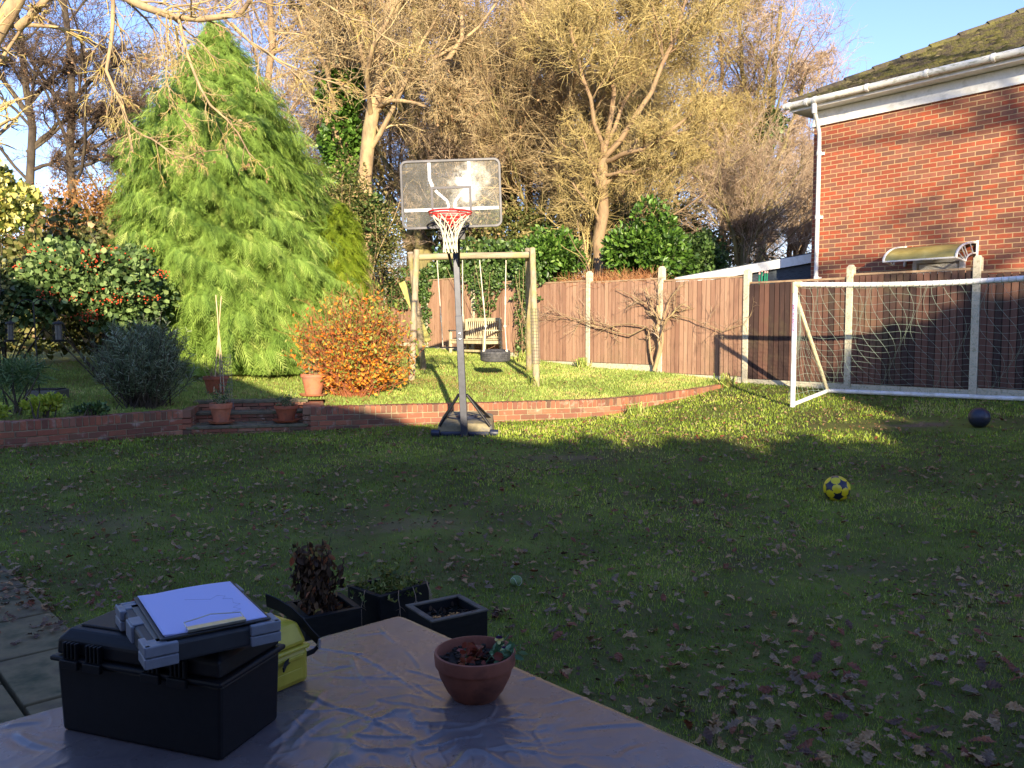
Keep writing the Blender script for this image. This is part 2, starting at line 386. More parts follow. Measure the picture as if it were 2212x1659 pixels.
brick_wall(lw, smooth_path([(-11.5, 7.4, .575), (-8.5, 8.4, .575), (-5.9, 9.5, .575), (-5.1, 10.25, .575), (-4.42, 11.0, .575)]), bottom=0.1)
cheek = MB(); cm = MB()
rw = thing('brick_wall', 'long low brick wall curving from the steps to the wooden fence', 'garden wall', (-2.8, 11.4, .2))
brick_wall(rw, smooth_path([(-2.8, 11.4, .575), (-.7, 12.0, .575), (1.37, 12.6, .58), (2.2, 13.1, .61), (3.05, 13.75, .66), (3.95, 14.4, .74)], 60), bottom=0.15)
st = thing('garden_steps', 'shallow brick and stone garden steps between the two low walls', 'steps', (-3.6, 11.3, .2))
sa = math.atan2(0.4, 1.62); R = rotz(sa); nrm = Vector((-math.sin(sa), math.cos(sa), 0)); mid = Vector((-3.61, 11.2, 0)); wd = 1.6
stone_m = simple('mossy_step_stone', S(78, 76, 58), S(112, 102, 80), 7, 0.95, bs_=0.6, bd=0.006, c3=S(70, 80, 44))
t_ = MB()
for (d0, d1, z) in ((0.0, 0.55, .345), (0.50, .85, .485), (0.80, 1.25, .62)):
    t_.box(mid+nrm*((d0+d1)/2)+Vector((0, 0, z-0.02)), (wd, d1-d0, .04), R)
t_.build('tread', stone_m, st, bevel=0.008, rel=True)
for (d0, zb, zt) in ((0.012, .17, .325), (0.512, .33, .465), (0.812, .47, .60)):
    b_ = MB()
    x = -wd/2
    n_ = int(wd/0.226)
    for c in range(2):
        for k in range(n_+1):
            x0 = -wd/2+k*0.226-0.11*c; x1 = min(x0+.215, wd/2); x0 = max(x0, -wd/2)
            if x1-x0 < .04: continue
            b_.val = random.random(); zz = zt-0.034-c*0.074
            b_.box(mid+R @ Vector(((x0+x1)/2, 0, 0))+nrm*(d0+.05)+Vector((0, 0, zz)), (x1-x0, .1, .064), R)
    b_.build('riser', brick_m, st, bevel=0.003, rel=True, segs=1)
m_ = MB(); m_.box(mid+nrm*.63+Vector((0, 0, .17)), (wd-.01, 1.19, .28), R); m_.box(mid+nrm*.9+Vector((0, 0, .35)), (wd-.01, .7, .2), R); m_.build('mortar', mortar_m, st, rel=True)
for sgn, px in ((-1, -4.42), (1, -2.8)):
    py = 11.0 if sgn < 0 else 11.4; k_ = MB()
    base = Vector((px-sgn*.052, py, 0)); L_ = 1.0
    for c in range(4):
        for j in range(5):
            k_.val = random.random(); k_.box(base+nrm*(0.12+j*.226)+Vector((0, 0, .575-.056-c*.08 if c == 0 else .575-.12-.035-(c-1)*.075)), (.11, .215, .105 if c == 0 else .064), R)
    k_.box(base+nrm*.6+Vector((sgn*.02, 0, .33)), (.1, 1.1, .44), R)
    if sgn > 0: k_.val = .7; k_.box(base+Vector((.14, .02, 0))+nrm*.66+Vector((0, 0, .33)), (.20, 1.2, .48), R)
    k_.build('cheek_wall', brick_m, st, bevel=0.003, rel=True, segs=1)

# ------------------------------------------------------------------ wooden fence with concrete posts
def boardmat():
    m, nt, b = mk('fence_board'); a = node(nt, 'ShaderNodeAttribute', attribute_name='var'); v = coords(nt, 'Object', (14, 14, .8))
    c = ramp(nt, a.outputs['Fac'], [(0, S(58, 40, 34)), (.12, S(92, 62, 50)), (.5, S(120, 84, 66)), (1, S(168, 132, 106))])
    w = ramp(nt, noise(nt, v, 1.6, 6, .7), [(.5, (0, 0, 0, 1)), (.78, (.6, .6, .6, 1))]); wv = node(nt, 'ShaderNodeMath', operation='MULTIPLY'); nt.links.new(w, wv.inputs[0]); nt.links.new(a.outputs['Fac'], wv.inputs[1]); c = mix(nt, wv.outputs[0], c, S(190, 160, 132))
    w2 = ramp(nt, noise(nt, coords(nt, 'Object', (9, 9, 2.5)), 1.3, 4, .6), [(.3, (.5, .5, .5, 1)), (.45, (0, 0, 0, 1))]); c = mix(nt, w2, c, S(84, 58, 48))
    w3 = ramp(nt, noise(nt, coords(nt), 1.1, 5, .7), [(.52, (0, 0, 0, 1)), (.72, (.38, .38, .38, 1))]); c = mix(nt, w3, c, S(112, 104, 70)); nt.links.new(c, b.inputs['Base Color']); b.inputs['Roughness'].default_value = .85; bump(nt, noise(nt, v, 6, 5), b, .5, .004); return m
board_m = boardmat()
conc_m = simple('concrete_post', S(186, 176, 150), S(206, 196, 170), 20, .9, bs_=.5, bd=.003, c3=S(164, 156, 126))
rail_m = simple('weathered_rail', S(150, 122, 92), S(176, 150, 118), 10, .85, stretch=(1, 1, 1))
FB = [-9.15, -7.32, -5.49, -3.66, -1.83, 0, 1.83, 3.66, 5.49, 7.32, 9.15, 10.98, 12.81]
FZ = [1.3, 1.25, 1.19, 1.1, 1.01, .85, .85, .70, .67, .70, .72, .75, .8]
FT = [3.1, 3.0, 2.9, 2.74, 2.66, 2.62, 2.575, 2.46, 2.515, 2.46, 2.46, 2.46]      # panel tops
FDV = Vector((FD[0], FD[1], 0)); FN = Vector((-0.729, -0.684, 0)); fang = math.atan2(FD[1], FD[0])
fe = thing('wooden_fence', 'tall brown featheredge board fence with pale concrete posts', 'fence', (*fence(0), .85))
for i, t0 in enumerate(FB):
    x, y = fence(t0); c = MB(); zt = FZ[i]+2.0
    if i == 2: zt = 2.75
    c.box((x, y, (FZ[i]-.3+zt-.03)/2), (.105, .115, zt-.03-FZ[i]+.3), rotz(fang)); c.box((x, y, zt-.015), (.085, .095, .03), rotz(fang), .72)
    c.build('concrete_post', conc_m, fe, bevel=.008, rel=True)
rr = random.Random(11)
for i in range(len(FB)-1):
    b = MB(); rl = MB(); zb = min(FZ[i], FZ[i+1]); zt = FT[i]; n = 18; gap = 1.83-.11; w = gap/n
    for k in range(n):
        s0 = FB[i]+.055+k*w; x, y = fence(s0+w/2)
        lightness = .8 if FB[i] < 3 else .13  # right panels: darker boards, deepened further to paint in the fence's shade
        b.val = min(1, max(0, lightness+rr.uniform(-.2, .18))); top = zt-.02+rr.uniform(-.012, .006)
        p = Vector((x, y, 0))+FN*(.028+rr.uniform(-.003, .003)); tilt = rotz(fang) @ Matrix.Rotation(.10+rr.uniform(-.03, .03), 3, 'Z') @ Matrix.Rotation(rr.uniform(-.005, .005), 3, 'Y')
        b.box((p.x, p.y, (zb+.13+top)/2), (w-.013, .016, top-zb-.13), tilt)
    b.val = 0.0; xm, ym = fence((FB[i]+FB[i+1])/2); b.box(Vector((xm, ym, (zb+.13+zt-.05)/2))+FN*.012, (gap, .006, zt-.05-zb-.13), rotz(fang))  # dark backing sheet paints the shadow lines between overlapping boards
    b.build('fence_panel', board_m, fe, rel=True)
    xa, ya = fence(FB[i]+.055); xb, yb = fence(FB[i+1]-.055)
    rl.box(((xa+xb)/2, (ya+yb)/2, zt), (gap, .06, .03), rotz(fang))
    for zz in (zb+.35, (zb+zt)/2, zt-.3): rl.box(Vector(((xa+xb)/2, (ya+yb)/2, zz))-FN*.012, (gap, .035, .07), rotz(fang))
    rl.build('fence_rail', rail_m, fe, rel=True)
    g = MB(); g.box(Vector(((xa+xb)/2, (ya+yb)/2, zb-.02))+FN*.012, (gap, .05, .28), rotz(fang)); g.build('gravel_board', conc_m, fe, rel=True)
# ------------------------------------------------------------------ neighbour's brick house
HC = Vector((5.33, 14.8, 0)); HU = Vector((.628, -.778, 0)); HN = Vector((-.778, -.628, 0)); EZ = 5.50
def hp(u, n, z): return HC+HU*u+HN*n+Vector((0, 0, z))
def house_brick():
    m, nt, b = mk('house_brick'); uv = nt.nodes.new('ShaderNodeUVMap'); uv.uv_map = 'UVMap'
    br = nt.nodes.new('ShaderNodeTexBrick'); br.offset = .5; br.inputs['Scale'].default_value = 1
    br.inputs['Brick Width'].default_value = .225; br.inputs['Row Height'].default_value = .075; br.inputs['Mortar Size'].default_value = .0075
    br.inputs['Mortar Smooth'].default_value = .25; br.inputs['Color1'].default_value = (0, 0, 0, 1); br.inputs['Color2'].default_value = (1, 1, 1, 1); br.inputs['Mortar'].default_value = (.5, .5, .5, 1)
    # slightly irregular courses
    nz = node(nt, 'ShaderNodeTexNoise'); nz.inputs['Scale'].default_value = 9; nt.links.new(uv.outputs[0], nz.inputs['Vector'])
    sb = node(nt, 'ShaderNodeVectorMath', operation='SUBTRACT'); nt.links.new(nz.outputs['Color'], sb.inputs[0]); sb.inputs[1].default_value = (.5, .5, .5)
    sc = node(nt, 'ShaderNodeVectorMath', operation='SCALE'); nt.links.new(sb.outputs[0], sc.inputs[0]); sc.inputs['Scale'].default_value = .009
    ad = node(nt, 'ShaderNodeVectorMath', operation='ADD'); nt.links.new(uv.outputs[0], ad.inputs[0]); nt.links.new(sc.outputs[0], ad.inputs[1])
    nt.links.new(ad.outputs[0], br.inputs['Vector'])
    c = ramp(nt, br.outputs['Color'], [(0, S(162, 84, 60)), (.16, S(176, 92, 64)), (.3, S(148, 92, 70)), (.42, S(166, 82, 58)), (.55, S(130, 88, 72)), (.66, S(164, 100, 78)), (.8, S(144, 94, 76)), (.92, S(180, 88, 58))], 'CONSTANT')
    n2 = noise(nt, uv.outputs[0], 16, 5, .7); c = mix(nt, ramp(nt, n2, [(.45, (0, 0, 0, 1)), (.7, (.5, .5, .5, 1))]), c, S(110, 78, 66))
    c = mix(nt, .05, c, S(120, 98, 86)); c = mix(nt, br.outputs['Fac'], c, S(196, 164, 120)); c = mix(nt, ramp(nt, noise(nt, uv.outputs[0], .9, 6, .7), [(.45, (0, 0, 0, 1)), (.7, (.22, .22, .22, 1))]), c, S(110, 84, 72))
    n3 = noise(nt, uv.outputs[0], 2.2, 6, .75); c = mix(nt, ramp(nt, n3, [(.68, (0, 0, 0, 1)), (.78, (.5, .5, .5, 1))]), c, S(214, 180, 150))
    nt.links.new(c, b.inputs['Base Color']); b.inputs['Roughness'].default_value = .9; b.inputs['Specular IOR Level'].default_value = .2
    inv = node(nt, 'ShaderNodeMath', operation='SUBTRACT'); inv.inputs[0].default_value = 1; nt.links.new(br.outputs['Fac'], inv.inputs[1])
    m3 = node(nt, 'ShaderNodeMath', operation='MULTIPLY_ADD'); nt.links.new(noise(nt, uv.outputs[0], 90, 4), m3.inputs[0]); m3.inputs[1].default_value = .35; nt.links.new(inv.outputs[0], m3.inputs[2])
    bump(nt, m3.outputs[0], b, .8, .008); return m
hb_m = house_brick()
upvc = simple('white_plastic', S(226, 224, 214), S(236, 234, 226), 6, .35, bs_=.05, bd=.001, c3=S(214, 212, 200))
gut_m = simple('grimy_white_plastic', S(222, 218, 200), S(232, 228, 214), 9, .45, bs_=.1, bd=.001, c3=S(176, 172, 140), stretch=(1, 1, 3))
house = thing('brick_house', 'red brick house with mossy hipped tile roof and white gutter', 'house', tuple(hp(0, 0, .4)))
HL, HD = 9.0, 7.5
def wallmesh(pts, uvs, parent, name='wall'):
    me = bpy.data.meshes.new(name); P = [Vector(p)-parent.location for p in pts]
    me.from_pydata([tuple(p) for p in P], [], [(i*4, i*4+1, i*4+2, i*4+3) for i in range(len(P)//4)]); uvl = me.uv_layers.new(name='UVMap')
    for i, q in enumerate(uvs): uvl.data[i].uv = q
    return link(name, me, hb_m, parent)
z0, z1 = -.4, EZ
wallmesh([hp(0, 0, z0), hp(HL, 0, z0), hp(HL, 0, z1), hp(0, 0, z1), hp(0, -HD, z0), hp(0, 0, z0), hp(0, 0, z1), hp(0, -HD, z1), hp(HL, 0, z0), hp(HL, -HD, z0), hp(HL, -HD, z1), hp(HL, 0, z1), hp(HL, -HD, z0), hp(0, -HD, z0), hp(0, -HD, z1), hp(HL, -HD, z1)],
    [(0, z0), (HL, z0), (HL, z1), (0, z1), (0.1, z0), (HD+.1, z0), (HD+.1, z1), (.1, z1), (0, z0), (HD, z0), (HD, z1), (0, z1), (0, z0), (HL, z0), (HL, z1), (0, z1)], house)
# roof: rows of tiles stepped in courses, moss clumps on top
def roofmat():
    m, nt, b = mk('mossy_tiles'); v = coords(nt); f = noise(nt, v, 2.6, 7, .75)
    c = ramp(nt, f, [(.36, S(62, 54, 48)), (.48, S(100, 90, 68)), (.56, S(108, 104, 54)), (.68, S(128, 120, 62)), (.8, S(146, 132, 94))])
    f2 = noise(nt, v, 22, 5, .7); c = mix(nt, ramp(nt, f2, [(.45, (0, 0, 0, 1)), (.7, (.6, .6, .6, 1))]), c, S(74, 66, 56))
    nt.links.new(c, b.inputs['Base Color']); b.inputs['Roughness'].default_value = .95; bump(nt, noise(nt, v, 18, 6, .75), b, 1.0, .05); return m
roof_m = roofmat(); TP = .527; OV = .30; RT = 3.6
rb = MB(); nrow = 21
def ring(k, dz=0.0):
    q = k*(HD/2+OV)/nrow
    z = EZ+.10+q*TP+dz
    return [hp(-OV+q, OV-q, z), hp(HL+OV-q, OV-q, z), hp(HL+OV-q, -HD-OV+q, z), hp(-OV+q, -HD-OV+q, z)]
for k in range(nrow):
    a = ring(k, .055); b = ring(k+1, .0); c = ring(k, -.01)
    rb.add(a+b+c, [(0, 1, 5, 4), (1, 2, 6, 5), (2, 3, 7, 6), (3, 0, 4, 7), (8, 9, 1, 0), (9, 10, 2, 1), (10, 11, 3, 2), (11, 8, 0, 3)])
roof = rb.build('roof', roof_m, house, rel=True)
# individual tile joints and moss cushions on the visible slope
V, F, A = [], [], []; off = 0; r_ = random.Random(4)
mo = MB()
for i in range(1100):
    q = (r_.random()**1.2)*3.9; u = r_.uniform(-OV+q, HL*0.75); z = EZ+.115+q*TP; p = hp(u, OV-q, z)
    sx = r_.uniform(.02, .075); k0 = 5; ang = r_.uniform(0, 6.28)
    vs = [p+Vector((0, 0, sx*.7))]+[p+HU*(sx*1.6*math.cos(ang+6.283*j/k0)*r_.uniform(.7, 1.2))+HN*(sx*math.sin(ang+6.283*j/k0))+Vector((0, 0, -sx*math.sin(ang+6.283*j/k0)*TP)) for j in range(k0)]
    mo.val = r_.random(); mo.add(vs, [(0, 1+j, 1+(j+1) % k0) for j in range(k0)])
moss_m = leafmat('roof_moss', [(0, S(46, 44, 30)), (.5, S(68, 66, 34)), (.85, S(92, 86, 46)), (1, S(130, 118, 84))], .95, 0, .1)
mo.build('moss', moss_m, roof); bpy.data.objects['moss'].location = -house.location
ridge = MB(); e0 = hp(-OV, OV, EZ+.13); 
for k in range(26):
    q0 = k*.33; q1 = q0+.34
    if q1 > 4.2*1.0: break
    ridge.tube([hp(-OV+q0, OV-q0, EZ+.12+q0*TP), hp(-OV+q1, OV-q1, EZ+.10+q1*TP)], [.085, .075], 7)
ridge.build('hip_tiles', roof_m, house, rel=True)
sf = MB(); fz = EZ
fl = [(-OV+.03, OV-.03), (HL+OV-.03, OV-.03), (HL+OV-.03, -HD-OV+.03), (-OV+.03, -HD-OV+.03)]
sf.hull([hp(a, b, fz-.02) for a, b in fl], [hp(a, b, fz+.0) for a, b in fl]); sf.build('soffit', upvc, house, rel=True)
fa = MB(); fa.box(hp(HL/2, OV-.02, fz+.06), (HL+2*OV, .02, .17), rotz(math.atan2(HU.y, HU.x))); fa.box(hp(-OV+.02, -HD/2, fz+.06), (.02, HD+2*OV-.1, .17), rotz(math.atan2(HU.y, HU.x)))
fa.build('fascia', upvc, house, rel=True)
fr = MB(); fr.box(hp(HL/2, .012, EZ-.16), (HL, .024, .26), rotz(math.atan2(HU.y, HU.x))); fr.box(hp(HL/2, .02, EZ-.275), (HL, .04, .035), rotz(math.atan2(HU.y, HU.x)))
fr.box(hp(-.012, -.06, EZ-.2), (.024, .12, .3), rotz(math.atan2(HU.y, HU.x))); fr.build('frieze_board', upvc, house, rel=True)
gu = MB(); gp = [hp(-OV-.08, OV+.05, fz+.075), hp(HL*.5, OV+.05, fz+.075), hp(HL+OV, OV+.05, fz+.075)]
gu.tube(gp, .056, 12); gutter = gu.build('gutter', gut_m, house, smooth=True, rel=True)
for u in (-.28, .06, .22, 1.15, 2.1, 3.05, 4.0, 4.95):
    gb = MB(); gb.tube([hp(u-.025, OV+.05, fz+.075), hp(u+.025, OV+.05, fz+.075)], .066, 12)
    g_ = gb.build('gutter_joint', upvc, gutter, smooth=True); g_.location = -house.location
dp = MB(); du = .20
dp.tube([hp(du, OV+.05, fz+.02), hp(du, OV+.03, fz-.14)], .045, 12); dp.tube([hp(du, OV+.03, fz-.12), hp(du-.01, .24, fz-.24), hp(du-.05, .085, fz-.42), hp(du-.05, .075, fz-.52)], .034, 12)
dp.tube([hp(du-.05, .075, fz-.50), hp(du-.05, .075, .3)], .036, 12); dpo = dp.build('downpipe', upvc, house, smooth=True, rel=True)
for z in (4.72, 3.62, 2.55, 1.6):
    cl = MB(); cl.tube([hp(du-.05, .075, z-.035), hp(du-.05, .075, z+.035)], .047, 12); cl.box(hp(du-.05, .02, z), (.14, .02, .05), rotz(math.atan2(HU.y, HU.x)))
    c_ = cl.build('pipe_bracket', upvc, dpo, smooth=True); c_.location = -house.location
# door under a curved canopy
w0 = onwall(1957, 536, HC, HU); w1 = onwall(2112, 521, HC, HU)
u0 = (w0-HC).dot(HU); u1 = (w1-HC).dot(HU); zt = w0.z+.0; CAN = .72
ca = MB(); ribs = []; n_ = 9
def carc(k, o=0.0): a = k/n_*math.pi/2; return (CAN*math.sin(a)**.9 if k else 0, zt-.26*(1-math.cos(a)) + o)
va = []
for k in range(n_+1):
    n1, zz = carc(k); va += [hp(u0, n1, zz), hp(u1, n1, zz), hp(u0, n1, zz-.006), hp(u1, n1, zz-.006)]
fs = []
for k in range(n_):
    i = k*4; fs += [(i, i+1, i+5, i+4), (i+3, i+2, i+6, i+7), (i, i+4, i+6, i+2), (i+1, i+3, i+7, i+5)]
ca.add(va, fs)
can_m, nt, b = mk('algae_polycarbonate'); v = coords(nt)
nt.links.new(ramp(nt, noise(nt, v, 6, 5), [(.3, S(150, 136, 70)), (.6, S(172, 158, 92)), (.8, S(190, 180, 120))]), b.inputs['Base Color']); b.inputs['Roughness'].default_value = .35; b.inputs['Alpha'].default_value = .96
canopy = ca.build('door_canopy', can_m, house, smooth=True, rel=True)
ed = MB(); ed.tube([hp(u0-.01, CAN, zt-.26), hp(u1+.01, CAN, zt-.26)], .014, 6)
e_ = ed.build('front_trim', upvc, canopy); e_.location = -house.location
for uu in (u0, u1):
    k_ = MB(); arc = [hp(uu, *carc(k)) for k in range(n_+1)]; k_.tube(arc, .02, 6)
    k_.tube([hp(uu, .015, zt+.03), hp(uu, .015, zt-.3)], .022, 6)
    inner_ = [hp(uu, .04+.62*(CAN)*math.sin(a)*.8, zt-.30+.14*math.cos(a)) for a in np.linspace(0, math.pi/2, 6)]
    k_.tube(inner_, .014, 6)
    for q in (2, 4, 5, 7): k_.tube([arc[q], inner_[min(5, q-1 if q > 2 else 1)]], .010, 5)
    k_.tube([inner_[-1], arc[-1]], .012, 5)
    o_ = k_.build('canopy_bracket', upvc, canopy, smooth=True); o_.location = -house.location
d0 = onwall(1976, 565, HC, HU); d1 = onwall(2086, 556, HC, HU); ua = (d0-HC).dot(HU); ub = (d1-HC).dot(HU); dz = d0.z+.02
df = MB(); ra = rotz(math.atan2(HU.y, HU.x))
df.box(hp((ua+ub)/2, .03, dz-.03), (ub-ua, .07, .07), ra)
for uu in (ua+.03, ub-.03): df.box(hp(uu, .03, dz/2+.2), (.07, .07, dz-.5), ra)
door = df.build('door_frame', upvc, house, rel=True, bevel=.004)
dl = MB(); dl.box(hp((ua+ub)/2, .015, dz/2+.15), (ub-ua-.15, .03, dz-.45), ra); dl.box(hp((ua+ub)/2, .035, dz-.14), (ub-ua-.2, .03, .06), ra)
o_ = dl.build('door_panel', upvc, door, bevel=.004); o_.location = -house.location

# ------------------------------------------------------------------ dark clad outbuilding with a white roof edge
a_ = at(1467, 600, 17.2); b_ = at(1748, 549, 15.6)
shed = thing('outbuilding', 'dark clad low outbuilding with sloping white roof edge beyond the fence', 'outbuilding', (a_.x, a_.y, .5))
dv = Vector((b_.x-a_.x, b_.y-a_.y, 0)); dl_ = dv.length; dv.normalize(); nv = Vector((-dv.y, dv.x, 0))
def spt(s, n, z): return Vector((a_.x, a_.y, 0))+dv*s+nv*n+Vector((0, 0, z))
za, zb_ = a_.z, b_.z
clad_m = simple('dark_cladding', S(54, 60, 66), S(74, 82, 88), 8, .7, stretch=(1, 1, 6), bs_=.3, bd=.004, c3=S(44, 48, 54))
for k in range(12):
    if k == 0: cb = MB()
    z0_ = .6+k*.17
    for j in range(1):
        s1 = dl_+1.2; s0 = max(0, min(s1, (z0_+.17-za+.05)/((zb_-za)/dl_)+.0)) if z0_+.17 > za-.05 else 0.02
        if s1-s0 < .1: continue
        ln = s1-s0; cb.box(spt(s0+ln/2, .06+.01*(k % 2), z0_+.085), (ln, .03, .165), rotz(math.atan2(dv.y, dv.x)) @ Matrix.Rotation(.0, 3, 'X'))
cb.build('cladding', clad_m, shed, rel=True)
bd_ = MB(); bd_.hull([spt(0, .09, .4), spt(dl_+1.2, .09, .4), spt(dl_+1.2, 3, .4), spt(0, 3, .4)], [spt(0, .09, za-.06), spt(dl_+1.2, .09, zb_-.06+.3), spt(dl_+1.2, 3, zb_-.06+.3), spt(0, 3, za-.06)]); bd_.build('wall', clad_m, shed, rel=True)
fs_ = MB(); e1 = spt(dl_+1.2, 0, zb_+(zb_-za)/dl_*1.2)
fs_.bar(spt(-.1, 0, za-.01), e1, .04, .17, up=(nv.x, nv.y, 0)); 
fs_ = MB(); q0, q1 = spt(-.1, 0, za), e1
fs_.hull([q0+Vector((0, 0, -.17)), q1+Vector((0, 0, -.17)), q1+Vector((0, 0, -.17))+nv*.04, q0+Vector((0, 0, -.17))+nv*.04], [q0, q1, q1+nv*.04, q0+nv*.04])
fs_.build('fascia', upvc, shed, rel=True)
rf = MB(); rf.hull([q0+nv*.04, q1+nv*.04, q1+nv*3.2, q0+nv*3.2], [p+Vector((0, 0, .02)) for p in (q0+nv*.04, q1+nv*.04, q1+nv*3.2, q0+nv*3.2)]); rf.build('roof', clad_m, shed, rel=True)
# bundle of green garden stakes leaning behind the fence
gs = thing('garden_stakes', 'bundle of green plastic coated stakes just showing above the fence', 'garden stakes', tuple(at(1640, 605, 14.9)))
gm = simple('green_plastic', S(24, 112, 84), S(34, 130, 100), 9, .4); pk = simple('pink_cap', S(214, 150, 140), S(230, 180, 166), 9, .5)
for k, (dx, h) in enumerate(((0, .12), (.035, .17), (.075, .15), (.11, .13), (.145, .15), (.06, .1))):
    s_ = MB(); p = gs.location+Vector((dx, .02*k, 0)); s_.tube([p+Vector((-.04, 0, -1.6)), p+Vector((.02*(k % 3), 0, h-.02))], .014, 7)
    o_ = s_.build('stake', gm, gs, smooth=True, rel=True); t_ = MB(); q = p+Vector((.02*(k % 3), 0, h-.02)); t_.tube([q, q+Vector((.003, 0, .035))], .016, 7); t_ = t_.build('cap', pk, o_); t_.location = -gs.location

# ------------------------------------------------------------------ basketball hoop
steel = simple('dark_grey_paint', S(58, 60, 68), S(70, 72, 80), 14, .35, .3, bs_=.08, bd=.001)
blackp = simple('black_paint', S(20, 20, 24), S(30, 30, 34), 14, .4, .2, bs_=.05, bd=.001)
redp = simple('red_paint', S(206, 34, 32), S(222, 48, 42), 14, .35, .1, bs_=.0)
hx, hy = -.577, 10.0; gz0 = gz(hx, hy)
hoop = thing('basketball_hoop', 'portable basketball hoop with clear backboard, red rim and white net', 'basketball hoop', (hx, hy, gz0))
basem = simple('dirty_base_plastic', S(112, 104, 78), S(140, 128, 96), 5, .7, bs_=.3, bd=.004, c3=S(86, 86, 84))
navy = simple('navy_plastic', S(26, 31, 48), S(38, 44, 64), 8, .45, bs_=.1)
bs = MB(); bz = gz0+.02
out = [(-.35, 0), (.35, 0), (.35, .78), (.22, .98), (-.22, .98), (-.35, .78)]
bs.hull([Vector((hx+a, hy+.03+b, bz-.05)) for a, b in out], [Vector((hx+a*.94, hy+.05+b*.96, bz+.13+.06*b)) for a, b in out])
base = bs.build('base', basem, hoop, bevel=.03, rel=True)
d_ = MB(); d_.torus((hx, hy+.5, bz+.168), .13, .012, 28, 6); d_.torus((hx, hy+.5, bz+.168), .25, .008, 28, 6); d_.tube([(hx, hy+.5, bz+.12), (hx, hy+.5, bz+.18)], .06, 20)
o_ = d_.build('filler_cap', navy, base, smooth=True); o_.location = -hoop.location
for sx in (-.36, .36):
    w = MB(); w.tube([(hx+sx-.05, hy, bz+.02), (hx+sx+.05, hy, bz+.015)], .045, 16); o_ = w.build('wheel', navy, base, smooth=True, bevel=.005); o_.location = -hoop.location
fb = MB(); fb.box((hx-.17, hy+.01, bz+.005), (.27, .05, .06)); fb.box((hx+.17, hy+.01, bz+.005), (.27, .05, .06)); o_ = fb.build('front_bumper', navy, base, bevel=.02); o_.location = -hoop.location
ptop = Vector((hx-.105, hy+.02, gz0+2.36)); pb = Vector((hx, hy-.02, gz0))
po = MB(); pm_ = pb.lerp(ptop, .62); po.bar(pb, pm_, .085, .085, up=(0, 1, 0)); pole = po.build('pole', steel, hoop, bevel=.006, rel=True)
p2 = MB(); p2.bar(pm_-Vector((0, 0, .04)), ptop, .074, .074, up=(0, 1, 0)); o_ = p2.build('upper_pole', steel, pole, bevel=.006); o_.location = -hoop.location
silver = simple('bolt_metal', S(200, 200, 200), S(220, 220, 220), 9, .3, .9, bs_=0)
for f_ in (.50, .53):
    q = pb.lerp(ptop, f_)+Vector((0, -.05, 0)); t = MB(); t.lathe([(.0001, .006), (.012, .004), (.014, 0)], (0, 0, 0), 12); t.v = [tuple(q+Vector((a, -c, b))) for a, b, c in t.v]
    o_ = t.build('bolt', silver, pole, smooth=True); o_.location = -hoop.location
for sx in (-1, 1):
    for fy in (.02, .55):
        s_ = MB(); s_.tube([pb.lerp(ptop, .215)+Vector((sx*.05, 0, 0)), (hx+sx*(.31 if fy < .1 else .33), hy+fy, bz+.10)], .018, 8); s_.build('strut', blackp, hoop, smooth=True, rel=True)
BX, BY, BZ = -.683, 9.37, 3.17; BW, BH = 1.13, .765; RO = Matrix.Rotation(math.radians(2.0), 3, 'Y').inverted()
def bp(x, z, dy=0): return Vector((BX, BY+dy, BZ))+RO @ Vector((x, 0, z))
def rrect(w, h, r, n=6):
    o = []
    for cx, cz, a0 in ((w/2-r, h/2-r, 0), (-w/2+r, h/2-r, 90), (-w/2+r, -h/2+r, 180), (w/2-r, -h/2+r, 270)):
        for k in range(n+1): a = math.radians(a0+90*k/n); o.append((cx+r*math.cos(a), cz+r*math.sin(a)))
    return o
ac, nt, b = mk('worn_acrylic_sun_dapple'); v = coords(nt)
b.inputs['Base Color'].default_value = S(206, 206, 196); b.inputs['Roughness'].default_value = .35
# dappled sunlight painted in as a milky patch, upper right, light dust elsewhere
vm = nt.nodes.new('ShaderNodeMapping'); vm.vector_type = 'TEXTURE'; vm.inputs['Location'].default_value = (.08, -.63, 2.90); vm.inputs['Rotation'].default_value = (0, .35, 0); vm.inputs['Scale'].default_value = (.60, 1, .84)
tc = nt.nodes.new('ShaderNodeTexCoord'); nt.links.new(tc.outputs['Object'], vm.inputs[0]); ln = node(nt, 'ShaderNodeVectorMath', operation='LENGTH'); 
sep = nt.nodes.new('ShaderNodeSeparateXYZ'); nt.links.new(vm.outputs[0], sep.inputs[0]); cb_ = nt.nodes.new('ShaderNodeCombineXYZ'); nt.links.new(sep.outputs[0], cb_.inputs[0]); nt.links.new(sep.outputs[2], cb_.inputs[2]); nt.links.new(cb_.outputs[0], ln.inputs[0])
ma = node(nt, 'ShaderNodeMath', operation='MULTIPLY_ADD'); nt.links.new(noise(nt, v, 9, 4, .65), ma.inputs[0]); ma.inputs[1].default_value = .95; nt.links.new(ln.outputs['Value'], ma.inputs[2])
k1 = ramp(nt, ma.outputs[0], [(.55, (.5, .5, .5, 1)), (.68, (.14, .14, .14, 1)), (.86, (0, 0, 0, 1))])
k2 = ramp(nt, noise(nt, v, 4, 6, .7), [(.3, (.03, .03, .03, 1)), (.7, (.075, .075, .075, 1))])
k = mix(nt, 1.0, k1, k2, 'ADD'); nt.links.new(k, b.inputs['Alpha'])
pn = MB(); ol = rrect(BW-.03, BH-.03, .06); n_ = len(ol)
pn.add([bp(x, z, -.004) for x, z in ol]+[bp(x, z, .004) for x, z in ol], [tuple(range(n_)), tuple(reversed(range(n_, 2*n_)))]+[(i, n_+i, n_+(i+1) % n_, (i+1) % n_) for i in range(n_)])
hoopb = pn.build('backboard', ac, hoop, rel=True)
